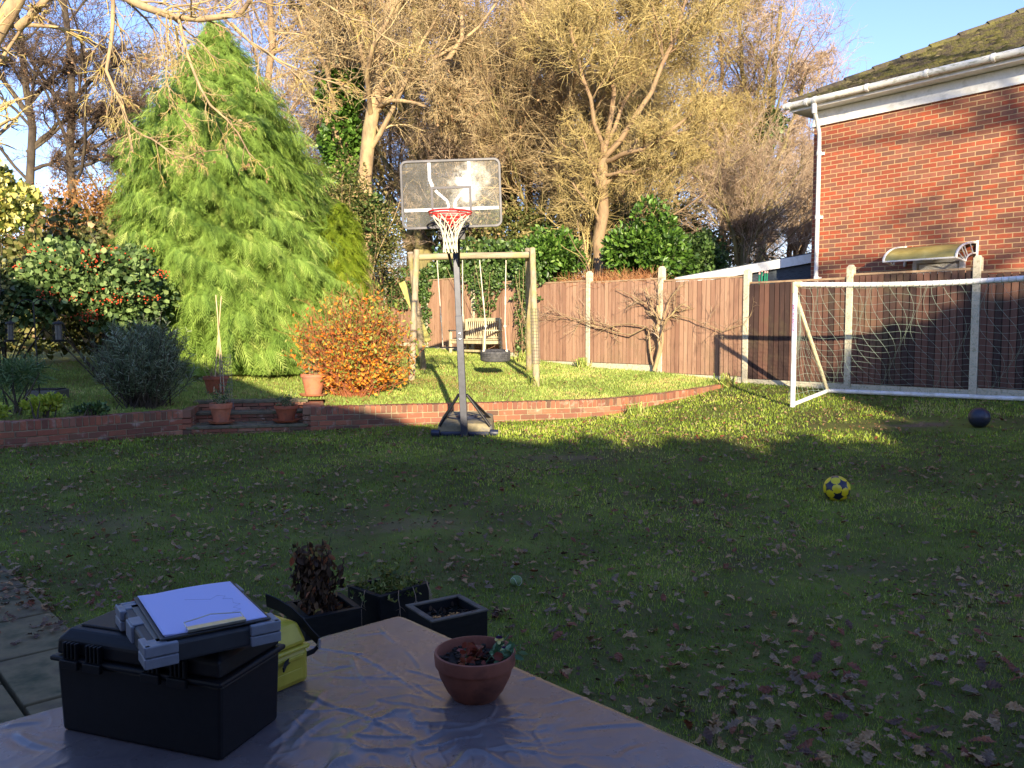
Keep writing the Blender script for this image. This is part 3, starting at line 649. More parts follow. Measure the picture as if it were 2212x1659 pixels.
frm = simple('backboard_frame', S(44, 43, 49), S(56, 55, 61), 10, .45, bs_=.05, c3=S(82, 80, 86)); fm = MB(); oo = rrect(BW, BH, .075); ii = rrect(BW-.055, BH-.055, .05)
m_ = len(oo); vs = [bp(x, z, -.016) for x, z in oo]+[bp(x, z, -.016) for x, z in ii]+[bp(x, z, .016) for x, z in oo]+[bp(x, z, .016) for x, z in ii]; fs = []
for i in range(m_):
    j = (i+1) % m_; fs += [(i, j, m_+j, m_+i), (2*m_+j, 2*m_+i, 3*m_+i, 3*m_+j), (j, i, 2*m_+i, 2*m_+j), (m_+i, m_+j, 3*m_+j, 3*m_+i)]
fm.add(vs, fs); o_ = fm.build('frame', frm, hoopb, bevel=.003); o_.location = -hoop.location
whitem = simple('white_print', S(164, 168, 174), S(180, 184, 190), 9, .5, bs_=0); darkm = simple('dark_print', S(50, 47, 54), S(62, 59, 66), 9, .5, bs_=0)
def stripe(mb, pts, w, dy=-.008):
    for (x0, z0), (x1, z1) in zip(pts, pts[1:]):
        d = Vector((x1-x0, z1-z0)); d.normalize(); nx, nz = -d.y*w/2, d.x*w/2
        mb.add([bp(x0-nx, z0-nz, dy), bp(x1-nx, z1-nz, dy), bp(x1+nx, z1+nz, dy), bp(x0+nx, z0+nz, dy)], [(0, 1, 2, 3)])
wm = MB()
# white court lines, dark target square
stripe(wm, [(-.235, .352), (-.235, .17), (-.205, .085)], .035)
stripe(wm, [(-.175, .045), (-.155, .02), (-.05, -.075), (-.035, -.12), (-.035, -.155)], .03); stripe(wm, [(-.53, -.17), (-.03, -.17)], .035, -.0085)
stripe(wm, [(.21, .352), (.21, .17), (.18, .085)], .035); stripe(wm, [(.15, .045), (.13, .02), (.05, -.075), (.035, -.12), (.035, -.155)], .03); stripe(wm, [(.03, -.17), (.53, -.17)], .035, -.0085)
o_ = wm.build('court_lines', whitem, hoopb); o_.location = -hoop.location
dm = MB(); stripe(dm, [(-.215, -.19), (-.215, .07)], .027, -.0095); stripe(dm, [(.215, -.19), (.215, .07)], .027, -.0095); stripe(dm, [(-.2285, .0705), (.2285, .0705)], .025, -.01)
o_ = dm.build('target_square', darkm, hoopb); o_.location = -hoop.location
def text_mesh(name, txt, size, M, mat, parent, spacing=1.0, ext=.0005):
    cu = bpy.data.curves.new(name, 'FONT'); cu.body = txt; cu.size = size; cu.align_x = 'CENTER'; cu.align_y = 'CENTER'; cu.space_character = spacing; cu.extrude = ext
    tmp = bpy.data.objects.new(name+'_tmp', cu); COL.objects.link(tmp); bpy.context.view_layer.update()
    me = bpy.data.meshes.new_from_object(tmp.evaluated_get(bpy.context.evaluated_depsgraph_get())); bpy.data.objects.remove(tmp)
    me.materials.clear(); me.transform(M); o = link(name, me, mat, parent); return o
def M4(R3, loc): return Matrix.Translation(Vector(loc)) @ R3.to_4x4()
o_ = text_mesh('lettering', 'TARMAK', .062, M4(RO @ Matrix.Rotation(math.pi/2, 3, 'X'), bp(-.01, .205, -.012)), darkm, hoopb, 1.25); o_.location = -hoop.location
rmx = MB(); rc = Vector((BX+.015, BY-.36, 2.915)); rmx.torus(rc, .232, .010, 40, 8); rmx.torus(rc+Vector((0, 0, -.028)), .226, .006, 40, 6)
rmx.box(rc+Vector((0, .30, -.06)), (.13, .05, .17)); rmx.box(rc+Vector((0, .26, -.005)), (.20, .10, .012)); rmx.lathe([(.0001, -.15), (.05, -.13), (.06, -.05)], rc+Vector((0, .22, 0)), 16)
for sx in (-1, 1): rmx.tube([rc+Vector((sx*.2, .1, -.005)), rc+Vector((sx*.06, .30, -.06))], .008, 6)
rim = rmx.build('rim', redp, hoop, smooth=True, rel=True)
netm = simple('net_cord', S(220, 210, 178), S(232, 224, 196), 30, .9, bs_=0); nt_ = MB(); n_ = 12
def nr(v): return .225*(1-v)**1.35+.085+ (0.0 if v < .8 else .004)
for k in range(n_):
    for sgn in (-1, 1):
        pts = []
        for j in range(13):
            v_ = j/12; a = 2*math.pi*(k+sgn*v_*2.6)/n_; R_ = nr(v_)*.72 if v_ > 0 else .226
            R_ = .226*(1-v_)+.078*v_-.11*math.sin(math.pi*v_)*.55
            pts.append(rc+Vector((R_*math.cos(a), R_*math.sin(a), -.02-.41*v_)))
        nt_.tube(pts, .0042, 5)
nt_.build('net', netm, hoop, rel=True)
ar = MB()
for sx in (-.08, .08):
    for (za_, zb2) in ((2.30, 2.95), (2.02, 2.70)):
        ar.bar(Vector((ptop.x+sx*.5, ptop.y+.05, gz0+za_)), Vector((BX+sx, BY+.07, zb2)), .025, .035)
ar.box((BX, BY+.06, 2.84), (.30, .06, .34)); ar.tube([(BX-.21, BY+.02, 2.79), (BX-.19, BY+.1, 2.82), (BX-.1, BY+.09, 2.82)], .012, 6); ar.tube([(BX+.21, BY+.02, 2.79), (BX+.19, BY+.1, 2.82), (BX+.1, BY+.09, 2.82)], .012, 6)
# the mounting is behind the clear sheet, low down
ar.v = [(a, b, c) for a, b, c in ar.v]; ar.build('mounting_arm', blackp, hoop, rel=True)

# ------------------------------------------------------------------ football goal
G0 = Vector((4.1, 12.0, 0)); GD = Vector((.72, -.694, 0)); GS = Vector((.694, .72, 0)); GLEN = 3.66
g0z = gz(G0.x, G0.y)-.02; gtop = 2.30; gend = G0+GD*GLEN; bc0 = G0+GS*1.22; bc1 = gend+GS*1.22
goal = thing('football_goal', 'white plastic football goal with slack green net before the fence', 'football goal', (G0.x, G0.y, g0z))
wpl = simple('goal_white_plastic', S(228, 226, 222), S(238, 236, 232), 5, .35, bs_=.03, c3=S(216, 212, 198)); ypl = simple('yellowed_plastic', S(214, 200, 158), S(226, 214, 176), 6, .4, bs_=.03)
def zat(p): return gz(p.x, p.y)
def gpart(name, pts, r, mat=wpl):
    m = MB(); m.tube(pts, r, 12); return m.build(name, mat, goal, smooth=True, rel=True)
post = gpart('post', [(G0.x, G0.y, g0z), (G0.x, G0.y, gtop)], .036)
gpart('post', [(gend.x, gend.y, zat(gend)), (gend.x, gend.y, gtop)], .036)
gpart('crossbar', [G0+GD*(GLEN*k/12)+Vector((0, 0, gtop-.055*math.sin(math.pi*k/12))) for k in range(13)], .036)
c_ = MB(); c_.tube([(G0.x, G0.y, gtop-.12), (G0.x, G0.y, gtop+.036)], .043, 12); c_.tube([G0+Vector((0, 0, gtop)), G0+GD*.1+Vector((0, 0, gtop))], .043, 12); c_.build('corner_joint', ypl, goal, smooth=True, rel=True)
gpart('stay', [G0+Vector((.01, .03, gtop-.12)), bc0+Vector((0, 0, zat(bc0)+.05))], .028, ypl); gpart('stay', [gend+Vector((.01, .03, gtop-.12)), bc1+Vector((0, 0, zat(bc1)+.05))], .028, ypl)
gpart('ground_bar', [G0+Vector((0, 0, g0z+.05)), bc0+Vector((0, 0, zat(bc0)+.05))], .03); gpart('ground_bar', [bc0+Vector((0, 0, zat(bc0)+.05)), bc1+Vector((0, 0, zat(bc1)+.04))], .034)
gpart('ground_bar', [gend+Vector((0, 0, zat(gend)+.05)), bc1+Vector((0, 0, zat(bc1)+.05))], .03)
# sticker with a worn pink and blue scrawl, wrapped on the post
stk = simple('sticker_pink', S(222, 110, 150), S(206, 84, 120), 30, .4, bs_=0); stb = simple('sticker_blue', S(92, 92, 190), S(60, 66, 150), 30, .4, bs_=0); stw = simple('sticker_pale', S(196, 190, 216), S(212, 206, 226), 20, .4, bs_=0)
def wrap(mb, a0, a1, z0, z1, r):
    n = 6; vs = []
    for i in range(n+1):
        a = math.radians(a0+(a1-a0)*i/n); vs += [Vector((G0.x+r*math.cos(a), G0.y+r*math.sin(a), z0)), Vector((G0.x+r*math.cos(a), G0.y+r*math.sin(a), z1))]
    mb.add(vs, [(2*i, 2*i+2, 2*i+3, 2*i+1) for i in range(n)])
sw = MB(); wrap(sw, 200, 290, 1.60, 2.02, .0365); sw = sw.build('sticker', stw, post); sw.location = -goal.location
rs = random.Random(5); pk_ = MB(); bl_ = MB()
for k in range(17):
    z = 1.63+k*.0225; a = rs.uniform(203, 240); wrap(pk_, a, a+rs.uniform(18, 40), z, z+rs.uniform(.010, .019), .0370)
    if rs.random() < .45: a = rs.uniform(235, 262); wrap(bl_, a, a+rs.uniform(10, 22), z, z+.016, .0373)
o_ = pk_.build('sticker_print', stk, sw) if False else pk_.build('sticker_print', stk, post); o_.location = -goal.location
o_ = bl_.build('sticker_print', stb, post); o_.location = -goal.location
# net: sagging grid hung from crossbar to the back bar, and a side panel
gn = simple('green_net_cord', S(140, 162, 146), S(166, 180, 162), 30, .8, bs_=0); ne = MB()
def npt(u, v):
    s_ = u*GLEN; p = G0+GD*s_; top = Vector((p.x, p.y, gtop-.055*math.sin(math.pi*u)-.03)); q = p+GS*1.2; bot = Vector((q.x, q.y, gz(q.x, q.y)+.07))
    w = top.lerp(bot, v); sag = max(0.0, math.sin(math.pi*v))**.8; w.z -= .09*sag; w -= GS*(.10*sag*math.sin(math.pi*u))
    w += GD*(.03*math.sin(v*4+u*9)*sag+.06*v*(1-v)*2*math.sin(u*3));  return w
NU, NV = 32, 17
for i in range(NU+1): ne.tube([npt(i/NU+.03*math.sin(9*j/NV+i), j/NV) for j in range(NV+1)], .0017, 4, False)
for j in range(NV+1): ne.tube([npt(i/NU, j/NV+.012*math.sin(i*.9)) for i in range(NU+1)], .0017, 4, False)
def sidep(a, b):
    top = Vector((G0.x, G0.y, gtop-.15)); h = 1-b; ex = a*(1-h*.98); p = G0+GS*(1.2*ex); return Vector((p.x, p.y, g0z+.08+(gtop-.15-g0z-.08)*h))+GD*(.06*math.sin(3*a+5*b))
for i in range(9): ne.tube([sidep(i/8, j/12) for j in range(13)], .0017, 4, False)
for j in range(1, 13): ne.tube([sidep(i/8, j/12+.01*math.sin(i)) for i in range(9)], .0017, 4, False)
for k in range(46):
    u = k/46*.98; a = G0+GD*(GLEN*u)+Vector((0, 0, gtop-.055*math.sin(math.pi*u))); ne.torus(a, .040, .0022, 10, 4, Matrix.Rotation(math.atan2(GD.y, GD.x), 3, 'Z') @ Matrix.Rotation(math.pi/2+.15*math.sin(k), 3, 'Y'))
ne.build('net', gn, goal, rel=True)

# ------------------------------------------------------------------ balls
def sphere_np(r, seg=48, rings=24):
    V = []; F = []
    for i in range(rings+1):
        t = math.pi*i/rings
        for k in range(seg): a = 2*math.pi*k/seg; V.append((r*math.sin(t)*math.cos(a), r*math.sin(t)*math.sin(a), r*math.cos(t)))
    for i in range(rings):
        for k in range(seg): F.append((i*seg+k, (i+1)*seg+k, (i+1)*seg+(k+1) % seg, i*seg+(k+1) % seg))
    return V, F
yb = simple('yellow_leather', S(206, 186, 30), S(220, 198, 40), 16, .35, bs_=.1, bd=.001); nb = simple('navy_leather', S(26, 28, 48), S(34, 36, 58), 16, .35, bs_=.1, bd=.001)
# truncated icosahedron panels: dark pentagons with spread corners, yellow hexagons
def soccer(r):
    ph = (1+5**.5)/2; ico = [Vector(v).normalized() for v in [(0, a, b*ph) for a in (-1, 1) for b in (-1, 1)]+[(a, b*ph, 0) for a in (-1, 1) for b in (-1, 1)]+[(b*ph, 0, a) for a in (-1, 1) for b in (-1, 1)]]
    rot = Matrix.Rotation(.5, 3, 'X') @ Matrix.Rotation(.35, 3, 'Z'); ico = [rot @ v for v in ico]
    V = []; FY = []; FN_ = []; FS = []
    V0, F0 = sphere_np(r, 96, 60)
    for f in F0:
        c = sum((Vector(V0[i]) for i in f), Vector()).normalized(); d = sorted(ico, key=lambda q: -q.dot(c)); a0 = math.acos(min(1, d[0].dot(c))); a1 = math.acos(min(1, d[1].dot(c)))
        # hexagon discs around triangle centres
        tc_ = (d[0]+d[1]+d[2]).normalized(); at_ = math.acos(min(1, tc_.dot(c)))
        if at_ < .352: FY.append(f)
        elif at_ < .372: FS.append(f)
        else: FN_.append(f)
    return V0, FY, FN_, FS
V0, FY, FN_, FS = soccer(.11); bx, by = 2.78, 6.98; ball = thing('football', 'yellow and navy football lying on the shaded lawn', 'football', (bx, by, gz(bx, by)+.096))
for nm, fs, m in (('yellow_panels', FY, yb), ('navy_panels', FN_+FS, nb)):
    me = bpy.data.meshes.new(nm); me.from_pydata(V0, [], fs); me.polygons.foreach_set('use_smooth', [True]*len(me.polygons)); link(nm, me, m, ball)
dk = simple('dark_rubber', S(30, 34, 48), S(42, 46, 62), 12, .4, bs_=.3, bd=.001); bb = thing('basketball', 'dark blue grey basketball on grass beside the bare goalmouth patch', 'basketball', (5.47, 9.6, gz(5.47, 9.6)+.112))
V1, F1 = sphere_np(.118); me = bpy.data.meshes.new('cover'); me.from_pydata(V1, [], F1); me.polygons.foreach_set('use_smooth', [True]*len(F1)); link('cover', me, dk, bb)
sm_ = MB()
for R_ in (None, Matrix.Rotation(math.pi/2, 3, 'X'), Matrix.Rotation(math.pi/2, 3, 'Y')): sm_.torus((0, 0, 0), .118, .0022, 48, 5, R_)
sm_.build('seams', simple('seam_black', S(22, 22, 26), S(28, 28, 32), 9, .5, bs_=0), bb)
tb = thing('tennis_ball', 'faded green tennis ball on the grass beyond the square planters', 'tennis ball', (.025, 4.9, gz(.025, 4.9)+.03))
V1, F1 = sphere_np(.034, 32, 16); me = bpy.data.meshes.new('felt'); me.from_pydata(V1, [], F1); me.polygons.foreach_set('use_smooth', [True]*len(F1)); link('felt', me, simple('faded_felt', S(100, 122, 74), S(124, 142, 90), 60, .95, bs_=.8, bd=.002), tb)
tm = MB(); pts = []
for k in range(41):
    t = 2*math.pi*k/40; a = .44; x = math.cos(t)+a*math.cos(3*t)*.35; y = math.sin(t)-a*math.sin(3*t)*.35; z = .75*math.sin(2*t); v_ = Vector((x, y, z)).normalized()*.0345; pts.append(v_)
tm.tube(pts, .0012, 5, False); tm.build('seam', simple('seam_white', S(206, 210, 196), None, 9, .8, bs_=0), tb)
# ------------------------------------------------------------------ swing frame
def woodmat(name, a, b, c, lichen=None, stretch=(12, 12, 1.2), sc=2.0):
    m, nt, bs = mk(name); v = coords(nt, 'Object', stretch); col = ramp(nt, noise(nt, v, sc, 6, .65), [(.3, a), (.5, b), (.7, c)])
    if lichen: col = mix(nt, ramp(nt, noise(nt, coords(nt), 3.5, 5), [(.48, (0, 0, 0, 1)), (.68, (.6, .6, .6, 1))]), col, lichen)
    nt.links.new(col, bs.inputs['Base Color']); bs.inputs['Roughness'].default_value = .85; bump(nt, noise(nt, v, sc*4, 5), bs, .5, .004); return m
logm = woodmat('lichened_post_wood', S(126, 110, 86), S(156, 140, 114), S(178, 162, 136), S(156, 152, 76))
beamm = woodmat('lichened_beam_wood', S(126, 110, 86), S(156, 140, 114), S(178, 162, 136), S(152, 148, 76), (1.2, 12, 12))
swy = 14.6; swx = 0
sw = thing('swing_frame', 'lichen covered timber swing frame holding a flat seat and a tyre', 'swing frame', (-.65, swy, .85))
bl, brr = at(893, 556, swy), at(1157, 551, swy)
m = MB(); m.tube([bl, bl.lerp(brr, .5)+Vector((0, 0, .01)), brr], .057, 12); m.build('beam', beamm, sw, smooth=True, rel=True)
legs = [(at(900, 540, swy-.03), (atz(889, 826, .74))), (at(886, 546, swy+.1), at(916, 803, 15.9)), (at(1150, 537, swy-.08), atz(1159, 828, .76)), (at(1140, 538, swy+.08), at(1143, 797, 15.9))]
for k, (a, b) in enumerate(legs):
    m = MB(); b = Vector((b.x, b.y, gz(b.x, b.y)-.05)); m.tube([b, a], [.058, .052], 12); lg = m.build('leg', logm, sw, smooth=True, rel=True)
gal = simple('galvanised_wire', S(120, 116, 100), S(140, 136, 120), 20, .6, .4, bs_=0)
for li in (2, 1):
    a, b = legs[li]; b = Vector((b.x, b.y, gz(b.x, b.y))); w = MB(); ax = (a-b).normalized()
    for k in range(18):
        q = b.lerp(a, .16+k*.023); w.torus(q, .075, .0022, 12, 4)
    for k in range(10):
        an = 2*math.pi*k/10; o = Vector((.075*math.cos(an), .075*math.sin(an), 0)); w.tube([b.lerp(a, .16)+o, b.lerp(a, .16+17*.023)+o], .0022, 4)
    w.build('wire_netting', gal, sw, rel=True)
rope = simple('pale_rope', S(200, 190, 166), S(216, 208, 188), 60, .9, bs_=.3)
metal = simple('rusty_shackle', S(150, 140, 124), S(176, 168, 150), 30, .5, .6, bs_=0)
def swingrope(mb, a, b, r=.009): mb.tube([a, a.lerp(b, .5)+Vector((0, .004, 0)), b], r, 6)
# flat seat on the left
s1 = thing('flat_swing_seat', 'dark flat plank swing seat hanging behind the hoop pole', 'swing seat', tuple(at(977, 752, 14.9)))
ra_, rb_ = at(944, 562, swy), at(999, 562, swy); sa_, sb_ = at(957, 751, 14.95), at(1000, 750, 14.75)
for a, b in ((ra_, sa_), (rb_, sb_)): m = MB(); swingrope(m, a, b); m.torus(a+Vector((0, 0, -.03)), .02, .005, 10, 5, Matrix.Rotation(math.pi/2, 3, 'Y')); m.tube([a.lerp(b, .62), a.lerp(b, .70)], .016, 8); m.build('rope', rope, s1, smooth=True, rel=True)
m = MB(); m.box((sa_+sb_)/2, (.46, .16, .025), rotz(-.3)); m.build('seat', simple('dark_seat', S(52, 46, 44), S(70, 62, 58), 14, .7), s1, bevel=.006, rel=True)
# tyre swing
tc_ = at(1070, 768, swy); ty = thing('tyre_swing', 'black car tyre hanging flat on white ropes as a swing', 'tyre swing', tuple(tc_))
prof = []; tyre = MB(); R0, W0 = .268, .095
pr = [(.165, -.07), (.185, -.088), (.235, -.095), (.258, -.085), (.268, -.06), (.268, -.042), (.262, -.038), (.262, -.03), (.269, -.026), (.269, -.006), (.262, -.004), (.262, .004), (.269, .006), (.269, .026), (.262, .03), (.262, .038), (.268, .042), (.268, .06), (.258, .085), (.235, .095), (.185, .088), (.165, .07), (.19, .05), (.235, 0), (.19, -.05), (.165, -.07)]
tyre.lathe(pr, (0, 0, 0), 56); tyre.f = tyre.f[:-2]; R_ = Matrix.Rotation(.07, 3, 'X'); tyre.v = [tuple(tc_+R_ @ Vector(v)) for v in tyre.v]
tyre.build('tyre', simple('tyre_rubber', S(52, 52, 54), S(70, 70, 72), 20, .75, bs_=.2, bd=.002, c3=S(84, 82, 80)), ty, smooth=True, rel=True)
for k, (tx, sx) in enumerate(((1036, -.2), (1093, .2))):
    a = at(tx, 562, swy); j = Vector((tc_.x+sx*.85, swy, tc_.z+.52)); m = MB(); swingrope(m, a, j); m.torus(a+Vector((0, 0, -.05)), .022, .006, 10, 5, Matrix.Rotation(math.pi/2, 3, 'Y')); m.torus(j, .02, .006, 10, 5, Matrix.Rotation(math.pi/2, 3, 'X')); m.tube([a.lerp(j, .55), a.lerp(j, .68)], .015, 8)
    m.build('rope', rope, ty, smooth=True, rel=True)
    for dy in (-.14, .14):
        e = tc_+Vector((sx, dy, .11)); m = MB(); swingrope(m, j, e, .008); m.lathe([(.012, 0), (.026, -.02), (.024, -.04), (.012, -.05)], e, 10); m.build('shackle_rope', rope, ty, smooth=True, rel=True)

# ------------------------------------------------------------------ garden bench against the fence
bw_ = woodmat('weathered_bench_wood', S(164, 150, 116), S(190, 176, 140), S(206, 194, 160))
ba = math.atan2(FD[1], FD[0]); bo = Vector((*fence(-2.45), 0))+FN*.22; bzz = 1.0
ben = thing('garden_bench', 'pale weathered slatted garden bench standing against the fence', 'bench', (bo.x, bo.y, bzz), ba)
# local: x to the right/near end along the fence, -y away from fence towards the lawn
def bbx(name, boxes, lab=None):
    m = MB()
    for c, s, R in boxes: m.box(c, s, R)
    return m.build(name, bw_, ben, bevel=.004)
W_ = 1.25; x0, x1 = -W_, 0.0
for x in (x0+.03, x1-.03):
    bbx('leg', [((x, 0, .45), (.055, .055, .9), Matrix.Rotation(-.06, 3, 'X').inverted())]); bbx('leg', [((x, -.5, .31), (.055, .055, .62), None)])
    bbx('armrest', [((x, -.25, .63), (.075, .58, .03), None)])
    bbx('side_rail', [((x, -.25, .36), (.03, .46, .07), None)])
bbx('seat', [((-W_/2, -.06-.075*k, .42), (W_-.06, .062, .022), None) for k in range(7)]); bbx('apron', [((-W_/2, -.5, .37), (W_-.08, .03, .08), None)])
bbx('stretcher', [((-W_/2, -.25, .16), (W_-.1, .03, .05), None)])
bk = MB(); bk.box((-W_/2, .03, .88), (W_-.1, .035, .08)); bk.box((-W_/2, .0, .47), (W_-.1, .035, .05))
for k in range(15):
    x = x0+.10+k*(W_-.2)/14; bk.tube([(x, .0, .48), (x+.008, -.02, .58), (x-.004, .015, .72), (x, .03, .86)], .017, 4)
bk.build('backrest', bw_, ben, bevel=.003)
# lichened plank leaning at the fence left of the swing
lp = MB(); a, b = at(868, 610, 16.2), at(925, 738, 15.6); lp.bar(Vector((b.x, b.y, b.z)), Vector((a.x, a.y, a.z)), .13, .03, up=(0, 1, .0)); tag(lp.build('leaning_plank', woodmat('yellow_lichen_wood', S(136, 126, 72), S(158, 148, 84), S(174, 162, 108), S(146, 146, 66)), bevel=.004), 'yellow lichened plank leaning behind the orange shrub', 'plank')
tr = at(1090, 528, 18.2)

# ------------------------------------------------------------------ terracotta pots
def terra(name, a, b, c): return simple(name, a, b, 7, .85, bs_=.3, bd=.002, c3=c)
te1 = terra('terracotta', S(166, 98, 66), S(184, 114, 80), S(150, 104, 82)); te2 = terra('dark_terracotta', S(146, 78, 48), S(164, 90, 58), S(126, 74, 52))
potsoil = simple('potting_soil', S(34, 27, 20), S(54, 42, 30), 30, .95, bs_=1, bd=.01)
def pot(x, y, z, rt, rb_, h, label, mat, saucer=True, rimh=.05, wob=0, cat='plant pot', name='terracotta_pot'):
    p = thing(name, label, cat, (x, y, z)); s0 = .018 if saucer else 0
    m = MB(); m.lathe([(rb_, s0), (rb_*1.02, s0+.01), (rt*.92, h-rimh), (rt*.92, h-rimh-.001), (rt, h-rimh), (rt*1.01, h-.01), (rt*.985, h), (rt*.90, h-.004), (rt*.88, h-.045)], n=36, wob=wob)
    m.build('bowl', mat, p, smooth=True)
    q = MB(); q.lathe([(rt*.885, h-.035), (rt*.5, h-.022), (.0001, h-.018)], n=24); q.build('soil', potsoil, p, smooth=True)
    if saucer:
        q = MB(); q.lathe([(.0001, 0), (rt*1.02, 0), (rt*1.16, .028), (rt*1.10, .028), (rt*.98, .010), (.0001, .010)], n=36); q.build('saucer', mat, p, smooth=True)
    return p
pA = pot(-4.02, 11.33, .365, .152, .10, .275, 'terracotta pot with seedlings on left of the bottom garden step', te1, rimh=.07)
pB = pot(-3.17, 11.52, .365, .166, .10, .225, 'wavy rimmed wide terracotta pot on right of the bottom step', te2, rimh=.045, wob=.012)
qx, qy = at(467, 850, 12.7).x, 12.7
pC = pot(qx, qy, gz(qx, qy)+.0, .19, .12, .28, 'shaded terracotta pot on upper lawn holding thin canes', te2, saucer=False)
qx, qy = at(672, 850, 12.45).x, 12.6
pD = pot(qx, qy, gz(qx, qy)+.02, .19, .12, .33, 'sunlit orange terracotta pot beside the orange leaved shrub', te1)
# canes in the pot
cane = simple('bamboo_cane', S(190, 164, 118), S(206, 184, 140), 9, .6)
wig = thing('cane_support', 'three pale bamboo canes crossing above the shaded pot', 'bamboo canes', tuple(pC.location))
for (bx_, by_, tx_, ty_, Yt) in ((462, 850, 478, 640, 12.7), (485, 850, 466, 637, 12.65), (478, 866, 470, 680, 12.6)):
    b = at(bx_, by_, 12.55); t = at(tx_, ty_, Yt); m = MB(); m.tube([Vector((b.x, b.y, max(b.z, .7))), t], .0085, 6); m.build('cane', cane, wig, smooth=True, rel=True)
# wire mesh sleeve with dead stems beside it
ms = thing('wire_sleeve', 'grey wire mesh sleeve of dead stems behind the left pot', 'wire mesh', tuple(at(490, 893, 11.75))); m = MB(); c = ms.location.copy(); c.z = .5
for k in range(16): m.torus(c+Vector((.01*math.sin(k), 0, k*.05)), .10-.004*k*.5, .0016, 14, 3)
for k in range(14):
    a = 6.283*k/14; m.tube([c+Vector((.10*math.cos(a), .10*math.sin(a), 0)), c+Vector((.07*math.cos(a+.5), .07*math.sin(a+.5), .8))], .0016, 3)
ms.location = c
m.build('mesh', simple('grey_wire', S(110, 112, 118), S(136, 138, 146), 30, .5, .5, bs_=0), ms, rel=True)

# ------------------------------------------------------------------ bird feeder pole
fp = atz(88, 887, .56); fp = Vector((fp.x, fp.y, .55)); fe_m = simple('black_iron', S(24, 24, 26), S(34, 34, 36), 12, .5, .4, bs_=0)
fd = thing('feeder_pole', 'thin black iron pole with hooked arms for bird feeders', 'feeder pole', tuple(fp)); m = MB(); tp = at(72, 655, fp.y)
m.tube([fp+Vector((0, 0, -.15)), fp.lerp(tp, .5), tp], .010, 8); m.build('pole', fe_m, fd, smooth=True, rel=True)
for sx, q in ((1, at(126, 690, fp.y)), (-1, at(22, 690, fp.y))):
    m = MB(); arc = [tp]+[tp.lerp(q, k/6)+Vector((0, 0, .12*math.sin(math.pi*k/6)+.02)) for k in range(1, 6)]+[q]; m.tube(arc, .006, 6); m.build('hook_arm', fe_m, fd, smooth=True, rel=True)
for nm, q, w_, lab in (('a', at(126, 693, fp.y), .055, 'seed feeder with pale tube hanging right of the black pole'), ('b', at(22, 693, fp.y), .045, 'narrow nut feeder hanging at the far left edge')):
    f = thing('bird_feeder', lab, 'bird feeder', tuple(q), 0, 'bird feeders on the black pole'); m = MB(); m.lathe([(w_*1.35, -.04), (w_*1.2, -.02), (.01, .0), (.004, .02)], n=20); m.build('lid', fe_m, f, smooth=True)
    m = MB(); m.lathe([(w_*.8, -.25), (w_*.8, -.04)], n=20); m.build('seed_tube', simple('pale_seed_'+nm, S(92, 86, 72), S(112, 106, 90), 40, .6, bs_=.3), f, smooth=True)
    m = MB(); m.lathe([(.0001, -.28), (w_*1.7, -.28), (w_*1.8, -.255), (w_*.8, -.25)], n=20); m.build('tray', fe_m, f, smooth=True)
    m = MB()
    for k in range(10): a = 6.283*k/10; m.tube([Vector((w_*1.3*math.cos(a), w_*1.3*math.sin(a), -.26)), Vector((w_*1.3*math.cos(a), w_*1.3*math.sin(a), -.04))], .0025, 4)
    m.build('cage', fe_m, f)
# stone trough
tq = atz(104, 870, .6); tg = thing('stone_trough', 'square grey stone trough on grass at far left', 'trough', (tq.x, tq.y, .58), .1); m = MB()
m.box((0, 0, .1), (.42, .42, .22)); m.build('body', simple('trough_stone', S(92, 90, 82), S(112, 108, 98), 10, .9), tg, bevel=.01); m = MB(); m.box((0, 0, .215), (.36, .36, .02)); m.build('soil', potsoil, tg)

# ------------------------------------------------------------------ table under a shiny cover
TC = atz(860, 1337, .73); te = Vector((.466, 1.676, .73))-TC; te.normalize(); tf = Vector((-1.189, 1.856, .73))-TC; tf.normalize()
tab = thing('patio_table', 'patio table under its cover at the bottom of the view', 'table', (TC.x, TC.y, 0))
m = MB(); cs = [TC+te*a+tf*b for a, b in ((.03, .03), (1.55, .03), (1.55, 1.85), (.03, 1.85))]; m.hull([c-Vector((0, 0, .035)) for c in cs], [c-Vector((0, 0, .008)) for c in cs]); tw = woodmat('table_wood', S(90, 70, 50), S(110, 86, 60), S(124, 98, 70)); m.build('tabletop', tw, tab, rel=True)
for a, b in ((.1, .1), (1.45, .1), (1.45, 1.75), (.1, 1.75)):
    q = TC+te*a+tf*b; m = MB(); m.box((q.x, q.y, .345), (.06, .06, .69), rotz(math.radians(-47))); m.build('leg', tw, tab, rel=True)
NA, NB = 400, 480; A_ = np.linspace(-.02, 1.6, NA); B_ = np.linspace(-.02, 1.92, NB); aa, bb_ = np.meshgrid(A_, B_, indexing='ij'); H = np.zeros(aa.shape); rc_ = np.random.default_rng(12)
def crease(p, q, h, w, bend=0.0):
    """a fold line from p to q in cloth coordinates"""
    global H
    p = np.array(p); q = np.array(q); d = q-p; L = np.linalg.norm(d); d = d/L; n = np.array([-d[1], d[0]])
    s_ = ((aa-p[0])*d[0]+(bb_-p[1])*d[1])/L; t_ = (aa-p[0])*n[0]+(bb_-p[1])*n[1]; t_ = t_-bend*4*s_*(1-s_)
    e = np.clip(np.minimum(s_, 1-s_)*5, 0, 1); w = w*.6; H += h*.38*e*(np.exp(-np.abs(t_/w)**1.3)-.55*np.exp(-((t_-1.9*w)/(1.3*w))**2))
def clothxy(x, y): p = atz(x, y, .73)-TC; return (p.dot(te), p.dot(tf))
